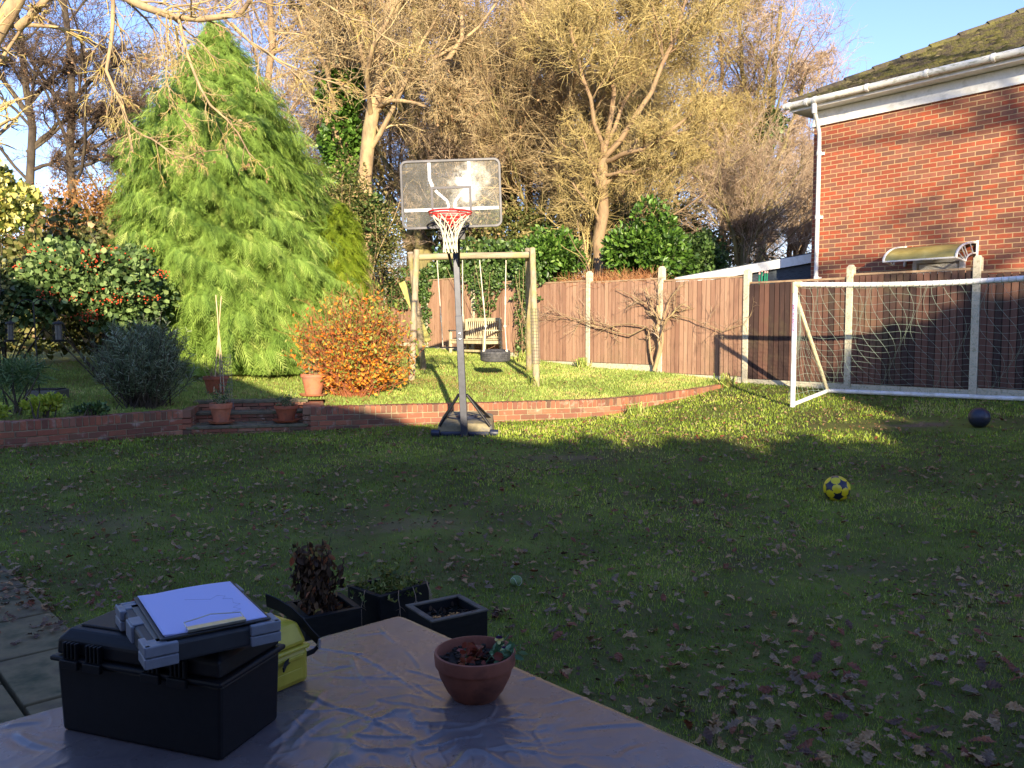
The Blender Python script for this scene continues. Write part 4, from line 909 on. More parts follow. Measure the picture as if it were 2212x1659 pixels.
for (x0_, y0_, x1_, y1_, h, w, bd) in ((660, 1400, 810, 1425, .006, .010, .004), (745, 1408, 915, 1520, .006, .009, -.01), (700, 1470, 880, 1475, .005, .009, .006), (640, 1475, 800, 1440, -.004, .012, 0), (760, 1420, 800, 1500, .006, .008, .01), (870, 1410, 905, 1460, .006, .008, -.006),
    (600, 1600, 700, 1500, .009, .014, .012), (620, 1640, 720, 1560, .009, .014, -.01), (740, 1540, 900, 1620, .007, .010, .006), (790, 1520, 1000, 1560, .006, .009, .004), (860, 1450, 1010, 1500, .005, .009, 0), (1100, 1480, 1230, 1450, .005, .01, .004), (1150, 1540, 1330, 1500, .005, .01, -.006),
    (960, 1600, 1120, 1550, .006, .011, .008), (1180, 1600, 1400, 1580, .006, .012, -.01), (820, 1360, 860, 1400, .005, .01, .004), (760, 1380, 850, 1370, .004, .012, 0), (930, 1375, 1080, 1368, .004, .010, 0), (40, 1600, 120, 1640, .007, .015, .01), (10, 1590, 100, 1580, .006, .014, -.01),
    (640, 1500, 780, 1560, .006, .010, .01), (850, 1640, 960, 1590, .008, .012, .008), (700, 1610, 850, 1650, .007, .012, 0), (880, 1480, 960, 1530, .006, .008, .004), (560, 1640, 640, 1570, .009, .014, .01), (1020, 1640, 1180, 1610, .006, .012, .01)):
    crease(clothxy(x0_, y0_), clothxy(x1_, y1_), h*.8, w, bd)
for k in range(40):
    c0 = np.array([rc_.uniform(0, 1.55), rc_.uniform(0, 1.85)]); an = rc_.normal(.9, .5)+(1.57 if rc_.random() < .25 else 0); L = rc_.uniform(.05, .25); crease(c0, c0+L*np.array([math.cos(an), math.sin(an)]), rc_.uniform(.0006, .0026), rc_.uniform(.005, .012), rc_.uniform(-.02, .02))
def vno(x, y, sd):
    g = np.random.default_rng(sd).uniform(0, 1, (64, 64)); xi = np.floor(x).astype(int); yi = np.floor(y).astype(int); fx = x-xi; fy = y-yi; fx = fx**3*(fx*(6*fx-15)+10); fy = fy**3*(fy*(6*fy-15)+10); a = g[xi % 64, yi % 64]; b = g[(xi+1) % 64, yi % 64]; c = g[xi % 64, (yi+1) % 64]; d = g[(xi+1) % 64, (yi+1) % 64]; return (a*(1-fx)+b*fx)*(1-fy)+(c*(1-fx)+d*fx)*fy
wx_ = aa+.06*vno(aa*6, bb_*6, 1)+.02*vno(aa*17, bb_*17, 2); wy_ = bb_+.06*vno(aa*6+9, bb_*6, 3)+.02*vno(aa*17+5, bb_*17, 4); uu_ = wx_*.80+wy_*.60; vv_ = -wx_*.60+wy_*.80
def rid(u, v, sd, p): return (1-np.abs(2*vno(u, v, sd)-1)*1.6).clip(0, 1)**p
msk = np.clip(vno(aa*2.6+3, bb_*2.6, 5)*2.2-.55, 0, 1); cen = np.exp(-((aa-.75)/.5)**2-((bb_-.75)/.5)**2); amp = .35*msk+.8*cen*np.clip(msk+.35, 0, 1)
H += .0062*amp*rid(uu_*4.5, vv_*11, 6, 7)+.0046*amp*rid(uu_*15, vv_*7, 7, 7)+.0018*(msk+.2)*rid(uu_*22, vv_*30, 8, 6)+.0030*vno(aa*3.2, bb_*3.2, 9)
Zc = .735+H; drop = np.clip(.0-aa, 0, 1)+np.clip(-bb_, 0, 1); Zc = Zc-drop*.35
P_ = TC[0]+te[0]*aa+tf[0]*bb_, TC[1]+te[1]*aa+tf[1]*bb_
# skirts hanging down the two far edges
def skirt(edge, n, ln, outv):
    rows = 14; X = np.zeros((rows, n)); Y = X.copy(); Z = X.copy()
    for j in range(rows):
        d = ln*j/(rows-1)
        for i in range(n):
            x, y, z = edge(i); f = .012+.018*j/rows*(1+math.sin(i*.16+1.3*math.sin(i*.05))); X[j, i] = x+outv[0]*f*(j > 0); Y[j, i] = y+outv[1]*f*(j > 0); Z[j, i] = z-d
    return X, Y, Z
cov, nt, b = mk('shiny_grey_cover'); v = coords(nt); f = noise(nt, v, 4, 5)
cc = ramp(nt, f, [(.3, S(96, 88, 90)), (.6, S(112, 102, 100)), (.8, S(102, 90, 82))]); cc = mix(nt, ramp(nt, noise(nt, v, 11, 6, .7), [(.55, (0, 0, 0, 1)), (.75, (.35, .35, .35, 1))]), cc, S(140, 132, 122)); cc = mix(nt, ramp(nt, noise(nt, v, 75, 2, .5), [(.73, (0, 0, 0, 1)), (.76, (.8, .8, .8, 1))]), cc, S(34, 28, 24)); nt.links.new(cc, b.inputs['Base Color']); b.inputs['Metallic'].default_value = .15; nt.links.new(ramp(nt, noise(nt, v, 7, 5), [(.3, (.21, .21, .21, 1)), (.7, (.36, .36, .36, 1))]), b.inputs['Roughness']); b.inputs['Specular IOR Level'].default_value = .6
bump(nt, noise(nt, v, 45, 5, .6), b, .16, .003)
i = np.arange(NA*NB).reshape(NA, NB); F = np.stack([i[:-1, :-1], i[:-1, 1:], i[1:, 1:], i[1:, :-1]], -1).reshape(-1, 4); V = np.stack([P_[0], P_[1], Zc], -1).reshape(-1, 3)
cl_ = thing('table_cover', 'shiny creased grey plastic cover draped over the patio table', 'table cover', (TC.x, TC.y, .73)); V = V-np.array(cl_.location)
link('top_sheet', npmesh('top_sheet', V, F, smooth=True), cov, cl_)
for ed, n, ov in ((lambda i: (P_[0][i, 0], P_[1][i, 0], Zc[i, 0]), NA, -tf), (lambda i: (P_[0][0, i], P_[1][0, i], Zc[0, i]), NB, -te)):
    X, Y, Z = skirt(ed, n, .3, ov); i = np.arange(X.size).reshape(X.shape); F = np.stack([i[:-1, :-1], i[:-1, 1:], i[1:, 1:], i[1:, :-1]], -1).reshape(-1, 4); link('side_flap', npmesh('side_flap', np.stack([X, Y, Z], -1).reshape(-1, 3)-np.array(cl_.location), F, smooth=True), cov, cl_)

# ------------------------------------------------------------------ big black case on the table
blk = simple('black_case_plastic', S(15, 15, 17), S(21, 21, 23), 40, .5, bs_=.25, bd=.0006, spec=.3)
cN = Vector((-.616, 1.687, .737)); ca_ = math.radians(161.1-180)   # local x runs from the left corner to the near right corner
ux = Vector((math.cos(ca_), math.sin(ca_), 0)); uy = Vector((-ux.y, ux.x, 0)); CW, CD = .435, .205
cc = cN-ux*CW/2+uy*CD/2; case = thing('equipment_case', 'large black plastic equipment case standing on the table cover', 'equipment case', tuple(cc), ca_)
m = MB(); m.box((0, 0, .083), (CW, CD, .166), None, 1.03); m.build('body', blk, case, bevel=.008)
m = MB(); m.box((0, 0, .172), (CW+.032, CD+.03, .012)); lid_r = m.build('rim', blk, case, bevel=.005)
def fr_(z, ax, ay): return [Vector((-ax, -ay, z)), Vector((ax, -ay, z)), Vector((ax, ay, z)), Vector((-ax, ay, z))]
m = MB(); a1, a2, a3 = fr_(.180, CW/2+.006, CD/2+.004), fr_(.214, CW/2+.003, CD/2+.002), fr_(.234, CW/2-.012, CD/2-.018)
m.add(a1+a2+a3, [(3, 2, 1, 0), (8, 9, 10, 11)]+[(r*4+i, r*4+(i+1) % 4, (r+1)*4+(i+1) % 4, (r+1)*4+i) for r in range(2) for i in range(4)]); lid = m.build('lid', blk, case, bevel=.006)
m = MB(); m.box((.135, .0, .2355), (.10, CD-.07, .007)); m.box((-.12, .0, .2355), (.14, CD-.07, .007)); m.build('lid_ridge', blk, lid, bevel=.003)
for xx in (-.17, -.105, .055, .125):
    m = MB()
    for k in range(4): m.box((xx+k*.011-.016, -CD/2-.013, .196), (.006, .012, .038))
    m.box((xx, -CD/2-.018, .166), (.05, .010, .02)); m.build('latch', blk, case, bevel=.002)

# ------------------------------------------------------------------ grey instrument case on top, clipboard with paper on it
gy = simple('grey_case_plastic', S(112, 116, 124), S(124, 128, 136), 30, .5, bs_=.15, bd=.0005); dg = simple('dark_case_plastic', S(40, 42, 44), S(48, 50, 52), 30, .55, bs_=.2, bd=.0005); tan_ = simple('case_inset_grey', S(92, 90, 82), S(104, 101, 92), 30, .6, bs_=.1)
gn_ = Vector((-.724, 1.59, 0)); ga = math.radians(35-0); vx = Vector((math.cos(ga), math.sin(ga), 0)); vy = Vector((-vx.y, vx.x, 0)); GW, GH = .27, .318; gzb = .737+.239
gc = gn_+vx*GW/2+vy*GH/2; gcase = thing('instrument_case', 'flat grey and black cornered instrument case on the black case', 'instrument case', (gc.x, gc.y, gzb), ga)
m = MB(); m.box((0, 0, .022), (GW-.012, GH-.012, .042)); m.build('shell', dg, gcase, bevel=.006)
m = MB(); m.box((0, 0, .0435), (GW-.05, GH-.05, .004)); m.build('lid_inset', tan_, gcase, bevel=.001)
for sx in (-1, 1):
    for sy in (-1, 1):
        for z0_, z1_ in ((.001, .0225), (.0245, .0465)):
            m = MB(); m.box((sx*(GW/2-.030), sy*(GH/2-.004), (z0_+z1_)/2), (.064, .014, z1_-z0_)); m.box((sx*(GW/2-.004), sy*(GH/2-.030), (z0_+z1_)/2), (.014, .064, z1_-z0_)); m.box((sx*(GW/2-.022), sy*(GH/2-.022), (z0_+z1_)/2-.0005), (.045, .045, z1_-z0_-.001)); m.build('corner_guard', gy, gcase, bevel=.0025)
m = MB(); m.box((-GW/2+.004, .02, .025), (.008, .06, .036)); m.box((-GW/2+.016, .02, .0440), (.024, .055, .004)); m.build('latch', gy, gcase, bevel=.004)
cb0 = Vector((-.706, 1.632, 0)); ca2 = math.radians(33.6); wx = Vector((math.cos(ca2), math.sin(ca2), 0)); wy = Vector((-wx.y, wx.x, 0)); cbc = cb0+wx*.105+wy*.15
clip = thing('clipboard', 'clipboard with wire clip lying on the grey instrument case', 'clipboard', (cbc.x, cbc.y, gzb+.0465), ca2)
m = MB(); m.box((0, 0, .003), (.225, .315, .004)); m.build('board', dg, clip, bevel=.002)
m = MB(); m.box((.0, -.147, .0105), (.118, .022, .006)); m.tube([(-.058, -.14, .013), (-.058, -.115, .016), (-.03, -.108, .017), (0, -.098, .018), (.03, -.108, .017), (.058, -.115, .016), (.058, -.14, .013)], .0016, 6); m.build('clip', simple('clip_metal', S(170, 166, 150), S(190, 186, 170), 20, .3, .9, bs_=0), clip, bevel=.001)
paper, nt, b = mk('white_paper'); b.inputs['Base Color'].default_value = S(182, 186, 226); b.inputs['Roughness'].default_value = .8
nx_, ny_ = 22, 30; xs = np.linspace(-.105, .105, nx_); ys = np.linspace(-.1485, .1485, ny_); X, Y = np.meshgrid(xs, ys, indexing='ij'); Z = .0065+.004*np.clip((Y+.1)/.25, 0, 1)*(.5+.5*np.sin((X+.05)*22))+.003*np.clip((-X-.07)*25, 0, 1)
i = np.arange(X.size).reshape(X.shape); F = np.stack([i[:-1, :-1], i[1:, :-1], i[1:, 1:], i[:-1, 1:]], -1).reshape(-1, 4); V = np.stack([X, Y, Z], -1).reshape(-1, 3)
pp = thing('paper_sheets', 'white paper sheets with faint pencil outline held on the clipboard', 'paper', tuple(clip.location), ca2); o_ = link('top_sheet', npmesh('top_sheet', V, F, smooth=True), paper, pp); sol = o_.modifiers.new('t', 'SOLIDIFY'); sol.thickness = .001
m = MB(); m.box((0.002, -.001, .0051), (.208, .294, .0018)); m.build('sheet_stack', paper, pp)
pen = simple('pencil_grey', S(130, 130, 156), None, 9, .6, bs_=0); m = MB()
def pz(x, y): return .0067+.004*max(0, min(1, (y+.1)/.25))*(.5+.5*math.sin((x+.05)*22))+.0006
seq = [(.03, .03), (.05, .05), (.065, .035), (.055, .02), (.075, .01), (.068, -.02), (.08, -.035), (.06, -.05), (.072, -.07), (.05, -.08)]
m.tube([(a, b, pz(a, b)) for a, b in seq], .00022, 4); m.tube([(-.02, .06, pz(-.02, .06)), (.03, .03, pz(.03, .03))], .0002, 4); m.build('pencil_lines', pen, pp)

# ------------------------------------------------------------------ yellow case with strap
yc = simple('yellow_case_plastic', S(184, 166, 52), S(200, 182, 64), 20, .4, bs_=.15, bd=.001)
yo = Vector((-.618, 1.974, .737)); ya = math.radians(54); yel = thing('yellow_case', 'tall yellow plastic case with black strap behind the black case', 'yellow case', tuple(yo), ya)
m = MB(); YW, YD = .15, .22
m.box((YW/2-.0, YD/2, .045), (YW, YD, .09)); m.build('body', yc, yel, bevel=.012)
m = MB(); m.box((YW/2, YD/2, .094), (YW+.006, YD+.008, .011)); m.build('rim', yc, yel, bevel=.004)
m = MB(); b1, b2 = fr_(.10, YW/2, YD/2), fr_(.158, YW/2-.014, YD/2-.020); b1 = [v+Vector((YW/2, YD/2, 0)) for v in b1]; b2 = [v+Vector((YW/2, YD/2, 0)) for v in b2]; m.hull(b1, b2); m.build('lid', yc, yel, bevel=.012)
m = MB(); m.box((YW/2, -.003, .075), (.11, .006, .010)); m.box((YW/2, -.003, .03), (.10, .004, .03)); m.build('recess', yc, yel, bevel=.002)
stp = simple('black_webbing', S(20, 20, 22), S(28, 28, 30), 60, .8, bs_=.3, bd=.0005)
def ribbon(pts, w, up, name, mat, parent, th=.0018):
    m = MB(); pts = [Vector(p) for p in pts]; n = len(pts); vs = []
    for i_, p in enumerate(pts):
        u_ = Vector(up[i_] if isinstance(up, list) else up).normalized(); t = (pts[min(i_+1, n-1)]-pts[max(i_-1, 0)]).normalized(); nn = t.cross(u_).normalized()*th
        vs += [p-u_*w/2-nn, p+u_*w/2-nn, p+u_*w/2+nn, p-u_*w/2+nn]
    fs = [(0, 1, 2, 3), tuple(4*(n-1)+k for k in (3, 2, 1, 0))]
    for i_ in range(n-1):
        for k in range(4): fs.append((i_*4+k, i_*4+(k+1) % 4, (i_+1)*4+(k+1) % 4, (i_+1)*4+k))
    m.add(vs, fs); return m.build(name, mat, parent, smooth=True, rel=True)
sp_ = [at(*q) for q in ((575, 1296, 2.12), (600, 1306, 2.12), (632, 1326, 2.10), (655, 1348, 2.10), (672, 1368, 2.10), (688, 1384, 2.12), (690, 1393, 2.12))]
ribbon(sp_, .036, [(0, -.2, 1)]*4+[(.3, -.6, .8)]*3, 'strap', stp, yel)
ribbon([at(*q) for q in ((690, 1393, 2.12), (678, 1406, 2.12), (655, 1416, 2.10), (632, 1420, 2.07), (618, 1434, 2.02), (612, 1448, 2.00))], .014, [(0, -.3, 1)]*6, 'strap_tail', stp, yel)
m = MB(); q = at(689, 1388, 2.115); m.box(q, (.006, .02, .026), rotz(.4)); m.build('buckle', silver, yel, bevel=.001, rel=True)

# ------------------------------------------------------------------ terracotta bowl with pansy on the table
bowlt = simple('bowl_terracotta', S(122, 70, 50), S(140, 82, 60), 8, .8, bs_=.25, bd=.001, c3=S(100, 58, 44)); bx_, by_ = -.092, 2.005
bwl = thing('terracotta_bowl', 'terracotta bowl of violas standing on the shiny table cover', 'plant bowl', (bx_, by_, .736)); m = MB()
m.lathe([(.056, 0), (.058, .004), (.072, .022), (.088, .055), (.094, .078), (.0945, .083), (.100, .085), (.102, .110), (.1005, .116), (.0955, .117), (.093, .112), (.090, .088)], n=56); m.build('bowl', bowlt, bwl, smooth=True)
m = MB(); m.lathe([(.0915, .088), (.06, .094), (.0001, .096)], n=32); m.build('soil', potsoil, bwl, smooth=True)
m = MB(); r_ = random.Random(2)
for k in range(110):
    a = r_.uniform(0, 6.28); q = r_.uniform(0, .085); m.box((q*math.cos(a), q*math.sin(a), .094+r_.uniform(0, .006)), (r_.uniform(.004, .012),)*2+(.006,), rotz(a))
m.build('soil_lumps', potsoil, bwl)

# ------------------------------------------------------------------ three black square planters behind the table
bkp = simple('black_planter', S(20, 20, 21), S(28, 28, 29), 20, .6, bs_=.2, bd=.001, stretch=(1, 1, 4), spec=.2); bkr = simple('planter_rim_dust', S(74, 68, 58), S(98, 90, 78), 14, .8, bs_=.2)
def planter(cx, cy, ang, w, d, h, label, soilz=.05):
    z = gz(cx, cy)-.01 if cy > 3.6 else 0.03
    p = thing('square_planter', label, 'planter', (cx, cy, z), ang, 'square black planters behind the table'); t = .022; hh = h-z
    m = MB(); wi, di = w/2-t, d/2-t
    m.box((0, -d/2+t/2, hh/2), (w, t, hh)); m.box((0, d/2-t/2, hh/2), (w, t, hh)); m.box((-w/2+t/2, 0, hh/2), (t, d-2*t, hh)); m.box((w/2-t/2, 0, hh/2), (t, d-2*t, hh)); m.build('body', bkp, p, bevel=.003)
    m = MB(); m.box((0, -d/2+t/2, hh+.004), (w+.004, t+.006, .008)); m.box((0, d/2-t/2, hh+.004), (w+.004, t+.006, .008)); m.box((-w/2+t/2, 0, hh+.0042), (t+.006, d-2*t-.008, .008)); m.box((w/2-t/2, 0, hh+.0042), (t+.006, d-2*t-.008, .008)); m.build('rim', bkr if 'water' in label else bkp, p, bevel=.002)
    m = MB(); m.box((0, 0, hh-soilz-.05), (2*wi, 2*di, .1)); m.build('soil', potsoil, p); return p, hh
A3 = math.radians(33)
def ctr(pn, ang, w, d): ux = Vector((math.cos(ang), math.sin(ang), 0)); uy = Vector((-ux.y, ux.x, 0)); q = Vector((*pn, 0))+ux*w/2+uy*d/2; return q.x, q.y
hz = .37
n3 = atz(933, 1346, hz); cx, cy = ctr(n3[:2], A3, .285, .262); plR, hR = planter(cx, cy, A3, .285, .262, hz, 'square black planter half full of glinting water', .07)
n2 = atz(821, 1293, hz); cx, cy = ctr(n2[:2], math.radians(47), .31, .26); plM, hM = planter(cx, cy, math.radians(47), .31, .26, hz, 'square black planter overflowing with straggly green plants', .02)
n1 = atz(659, 1340, hz); cx, cy = ctr(n1[:2], A3, .265, .27); plL, hL = planter(cx, cy, A3, .265, .27, hz, 'square black planter with a tall dead brown plant', .05)
wt, nt, b = mk('still_water'); b.inputs['Base Color'].default_value = (.01, .012, .01, 1); b.inputs['Roughness'].default_value = .05; b.inputs['Specular IOR Level'].default_value = .8; bump(nt, noise(nt, coords(nt), 22, 3), b, .5, .01)
m = MB(); m.box((0, 0, hR-.040), (.24, .215, .01)); m.build('water', wt, plR)
# ------------------------------------------------------------------ vegetation builders
def norm(a): return a/(np.linalg.norm(a, axis=-1, keepdims=True)+1e-9)
def grow(r, P0, D0, L, R0, K, curl, trop, endf=.35):
    """polylines for N branches: returns pts (N,K+1,3), rad (N,K+1)"""
    N = len(P0); pts = [P0]; d = norm(D0)
    for k in range(K):
        d = norm(d+r.normal(0, curl, (N, 3))+np.asarray(trop)); pts.append(pts[-1]+d*(L/K)[:, None])
    t = np.linspace(0, 1, K+1)[None, :]; return np.stack(pts, 1), R0[:, None]*(1-t*(1-endf))
def spawn(r, pts, rad, nchild, t0, ang, lr, rr, L, t1=1.0):
    N, K1, _ = pts.shape; K = K1-1; idx = np.repeat(np.arange(N), nchild); n = len(idx)
    t = (t0+(t1-t0)*r.uniform(0, 1, n))*K; i = np.clip(t.astype(int), 0, K-1); f = (t-i)[:, None]
    a = pts[idx, i]; b = pts[idx, i+1]; P = a*(1-f)+b*f; d = norm(b-a); q = norm(np.cross(d, r.normal(0, 1, (n, 3))))
    an = r.normal(ang, .2, n)[:, None]; D = d*np.cos(an)+q*np.sin(an); Ln = L[idx]*lr*r.uniform(.55, 1.25, n)*(1.15-.5*t/K)
    ra = rad[idx, i]*(1-f[:, 0])+rad[idx, i+1]*f[:, 0]; return P, D, Ln, ra*rr
def tubes(pts, rad, S_):
    N, K1, _ = pts.shape; T = np.empty_like(pts); T[:, 1:-1] = pts[:, 2:]-pts[:, :-2]; T[:, 0] = pts[:, 1]-pts[:, 0]; T[:, -1] = pts[:, -1]-pts[:, -2]; T = norm(T)
    ref = np.array([.21, .33, .92]); X = norm(np.cross(T, ref)); Y = np.cross(T, X); a = 2*np.pi*np.arange(S_)/S_
    V = pts[:, :, None, :]+(X[:, :, None, :]*np.cos(a)[None, None, :, None]+Y[:, :, None, :]*np.sin(a)[None, None, :, None])*rad[:, :, None, None]
    b = (np.arange(N)*K1*S_)[:, None, None]; k = (np.arange(K1-1)*S_)[None, :, None]; j = np.arange(S_)[None, None, :]; j2 = (j+1) % S_
    F = np.stack([b+k+j, b+k+j2, b+k+S_+j2, b+k+S_+j], -1).reshape(-1, 4); return V.reshape(-1, 3), F
def joinm(parts):
    V, F, A, o = [], [], [], 0
    for v, f, a in parts: V.append(v); F.append(f+o); A.append(np.broadcast_to(a, (len(v),))); o += len(v)
    return np.concatenate(V), np.concatenate(F), np.concatenate(A)
def rooted(tr):
    p = tr[0][0]; x, y, z = p[0]
    if z > 1.6: tr[0] = ([(x, y, .4), (x, y, (z+.4)/2)]+list(p), tr[0][1]*1.1, tr[0][2])
    return tr
def skeleton(seed, trunks, levels, trop=(0, 0, .05)):
    """trunks: list of (polyline Nx3, r0, r1). levels: list of dict(n,t0,ang,lr,rr,K,S,curl,trop). Returns wood parts (thick) and twig parts (fine)"""
    r = np.random.default_rng(seed); K = 8; P = []; R = []; LL = []
    for pl, r0, r1 in trunks:
        pl = np.array(pl, float); d = np.concatenate([[0], np.cumsum(np.linalg.norm(np.diff(pl, axis=0), axis=1))]); t = np.linspace(0, d[-1], K+1)
        P.append(np.stack([np.interp(t, d, pl[:, i]) for i in range(3)], -1)+np.concatenate([[[0, 0, 0]], r.normal(0, .012*d[-1], (K, 3))*.6])); R.append(np.linspace(r0, r1, K+1)); LL.append(d[-1])
    pts, rad, L = np.stack(P), np.stack(R), np.array(LL); thick = [(*tubes(pts, rad, 10), .3)]; fine = []; allp = []
    for li, lv in enumerate(levels):
        Pp, D, Ln, Rr = spawn(r, pts, rad, lv['n'], lv.get('t0', .3), lv['ang'], lv['lr'], lv['rr'], L, lv.get('t1', 1.0))
        if 'maxl' in lv: Ln = np.minimum(Ln, lv['maxl']*r.uniform(.6, 1, len(Ln)))
        Rr = np.maximum(Rr, lv.get('rmin', .003)); pts, rad = grow(r, Pp, D, Ln, Rr, lv['K'], lv['curl'], lv.get('trop', trop), lv.get('end', .4)); L = Ln
        v, f = tubes(pts, rad, lv['S']); a = np.repeat(r.uniform(0, 1, len(Ln)), (lv['K']+1)*lv['S'])
        (thick if lv['S'] >= 5 else fine).append((v, f, a)); allp.append(pts)
    return thick, fine, allp, r
def add_tree(name, label, cat, loc, thick, fine, bark, twig, group=None, extra=(), tname='trunk', cname='crown'):
    o = thing(name, label, cat, loc, 0, group); L = np.array(loc)
    V, F, A = joinm(thick); link(tname, npmesh(tname, V-L, F, A, True), bark, o)
    if fine: V, F, A = joinm(fine); link(cname, npmesh(cname, V-L, F, A), twig, o)
    for nm, (V, F, A), m in extra: link(nm, npmesh(nm, V-L, F, A), m, o)
    return o
LEAF = np.array([[0, 0, 0], [.28, .45, .05], [0, 1, -.04], [-.28, .45, .05], [0, .48, -.03]]); LEAFF = np.array([[0, 1, 4, 4], [1, 2, 4, 4]])
def frames(r, n, out, spread=.7, up=.0):
    """random leaf frames: y axis ~ out direction, normal varied"""
    y = norm(out+r.normal(0, spread, (n, 3))+np.array([0, 0, up])); z = norm(np.cross(y, r.normal(0, 1, (n, 3)))); x = np.cross(y, z); return np.stack([x, y, z], 1)
def leaves(r, P, FR, size, kind='broad', var=None):
    if kind == 'broad': T = np.array([[0, 0, 0], [.24, .35, .06], [.2, .7, .05], [0, 1, -.06], [-.2, .7, .05], [-.24, .35, .06]]); TF = np.array([[0, 1, 2, 3], [0, 3, 4, 5]])
    elif kind == 'round': T = np.array([[0, 0, 0], [.36, .3, .05], [.34, .75, .06], [0, 1, -.03], [-.34, .75, .06], [-.36, .3, .05]]); TF = np.array([[0, 1, 2, 3], [0, 3, 4, 5]])
    elif kind == 'needle': T = np.array([[-.05, 0, 0], [.05, 0, 0], [.035, 1, -.08], [-.035, 1, -.08]]); TF = np.array([[0, 1, 2, 3]])
    elif kind == 'ivy': T = np.array([[0, 0, 0], [.5, .1, .04], [.38, .55, .05], [0, 1, -.05], [-.38, .55, .05], [-.5, .1, .04]]); TF = np.array([[0, 1, 2, 3], [0, 3, 4, 5]])
    n = len(P); s = np.broadcast_to(size, (n,)); V = np.einsum('kc,ncd->nkd', T, FR)*s[:, None, None]+P[:, None, :]; k = len(T)
    F = (TF[None]+(np.arange(n)*k)[:, None, None]).reshape(-1, 4); v = r.uniform(0, 1, n) if var is None else var; return V.reshape(-1, 3), F, np.repeat(v, k)
def blob_points(r, n, c, rad, lumps=14, lr=.45, shell=.55, flat=0.0):
    """points on lumps spread over an ellipsoid: clumpy crown"""
    c = np.array(c); rad = np.array(rad); d = norm(r.normal(0, 1, (lumps, 3))); d[:, 2] = np.where(d[:, 2] < -.3, -d[:, 2]*.6, d[:, 2]); q = c+d*rad*r.uniform(.45, .8, (lumps, 1)); sz = r.uniform(.6, 1.2, lumps)*lr
    i = r.integers(0, lumps, n); u = norm(r.normal(0, 1, (n, 3))); rr_ = (shell+(1-shell)*r.uniform(0, 1, n)**.6)[:, None]; P = q[i]+u*rr_*rad*sz[i][:, None]; out = norm((P-c)/rad*.6+u); return P, out
def stems(r, base, n, spread, h, rad, K=5, curl=.12, S_=4, up=.05):
    P0 = np.array(base)+np.c_[r.normal(0, .05, (n, 2)), np.zeros(n)]; D = np.c_[r.normal(0, spread, (n, 2)), np.ones(n)]; pts, ra = grow(r, P0, D, h*r.uniform(.6, 1.1, n), np.full(n, rad)*r.uniform(.5, 1, n), K, curl, (0, 0, up), .3); return pts, ra
def bushy(name, label, cat, base, c, rad, n, size, mat, bark, kind='broad', seed=1, lumps=14, lr=.45, shell=.5, spread=.7, up=.2, nst=14, group=None, extra=(), crown='foliage', sz=.35, stemn='stem', sr=.02):
    r = np.random.default_rng(seed); P, out = blob_points(r, n, c, rad, lumps, lr, shell); g = gz(P[:, 0], P[:, 1]) if True else 0; P[:, 2] = np.maximum(P[:, 2], g+.03)
    lf = leaves(r, P, frames(r, n, out, spread, up), size*r.uniform(1-sz, 1+sz, n), kind); o = thing(name, label, cat, tuple(base), 0, group); L = np.array(base)
    V, F, A = lf; link(crown, npmesh(crown, V-L, F, A), mat, o)
    pts, ra = stems(r, base, nst, .35*rad[0]/max(rad[2], .3), (c[2]+rad[2]-base[2])*.85, sr); V, F = tubes(pts, ra, 5); link(stemn, npmesh(stemn, V-L, F, None, True), bark, o)
    for nm, (V, F, A), m in extra: link(nm, npmesh(nm, V-L, F, A), m, o)
    return o, r, P, out

# ------------------------------------------------------------------ bark, twig and leaf materials
def barkmat(name, a, b, c, sc=5): return simple(name, a, b, sc, .9, bs_=.7, bd=.012, c3=c, stretch=(1, 1, .4))
bark_p = barkmat('pale_bark', S(124, 104, 78), S(158, 134, 100), S(176, 156, 110)); bark_g = barkmat('green_bark', S(96, 88, 58), S(126, 116, 72), S(150, 138, 84)); bark_d = barkmat('dark_bark', S(52, 45, 38), S(74, 64, 52), S(92, 82, 62)); bark_o = barkmat('orange_bark', S(116, 94, 70), S(150, 124, 92), S(132, 112, 84))
tw_gold = leafmat('golden_twigs', [(0, S(132, 112, 82)), (.5, S(170, 148, 108)), (1, S(196, 176, 132))], .8, 0, .2); tw_yel = leafmat('yellow_green_twigs', [(0, S(140, 122, 82)), (.5, S(174, 154, 100)), (1, S(196, 178, 118))], .8, 0, .2)
tw_br = leafmat('brown_twigs', [(0, S(140, 118, 98)), (.5, S(176, 152, 126)), (1, S(200, 178, 148))], .8, 0, .2); tw_dk = leafmat('dark_twigs', [(0, S(64, 54, 48)), (.5, S(88, 74, 64)), (1, S(124, 106, 86))], .8, 0, .2)
tw_lich = leafmat('lichen_twigs', [(0, S(164, 146, 104)), (.5, S(196, 176, 122)), (1, S(206, 184, 96))], .8, 0, .2)
dead_m = leafmat('dry_leaves', [(0, S(140, 104, 76)), (.5, S(172, 134, 98)), (1, S(196, 162, 124))], .8, .3, .2)
ivy_m = leafmat('ivy_leaves', [(0, S(40, 58, 26)), (.4, S(62, 88, 38)), (.8, S(92, 120, 56)), (1, S(130, 150, 92))], .45, .15, .4)
laur_m = leafmat('laurel_leaves', [(0, S(46, 72, 24)), (.5, S(74, 108, 36)), (.9, S(106, 142, 54)), (1, S(136, 160, 78))], .42, .25, .45)
conif_m = leafmat('conifer_fronds', [(0, S(82, 108, 44)), (.4, S(120, 150, 64)), (.8, S(152, 178, 82)), (1, S(182, 196, 108))], .6, .28, .25, patch=None)
conif2_m = leafmat('yellow_conifer_fronds', [(0, S(84, 102, 22)), (.5, S(124, 146, 36)), (1, S(160, 172, 56))], .6, .28, .25)
under_m = leafmat('understorey_leaves', [(0, S(58, 66, 34)), (.5, S(92, 100, 50)), (.85, S(130, 124, 72)), (1, S(176, 148, 108))], .5, .2, .3)

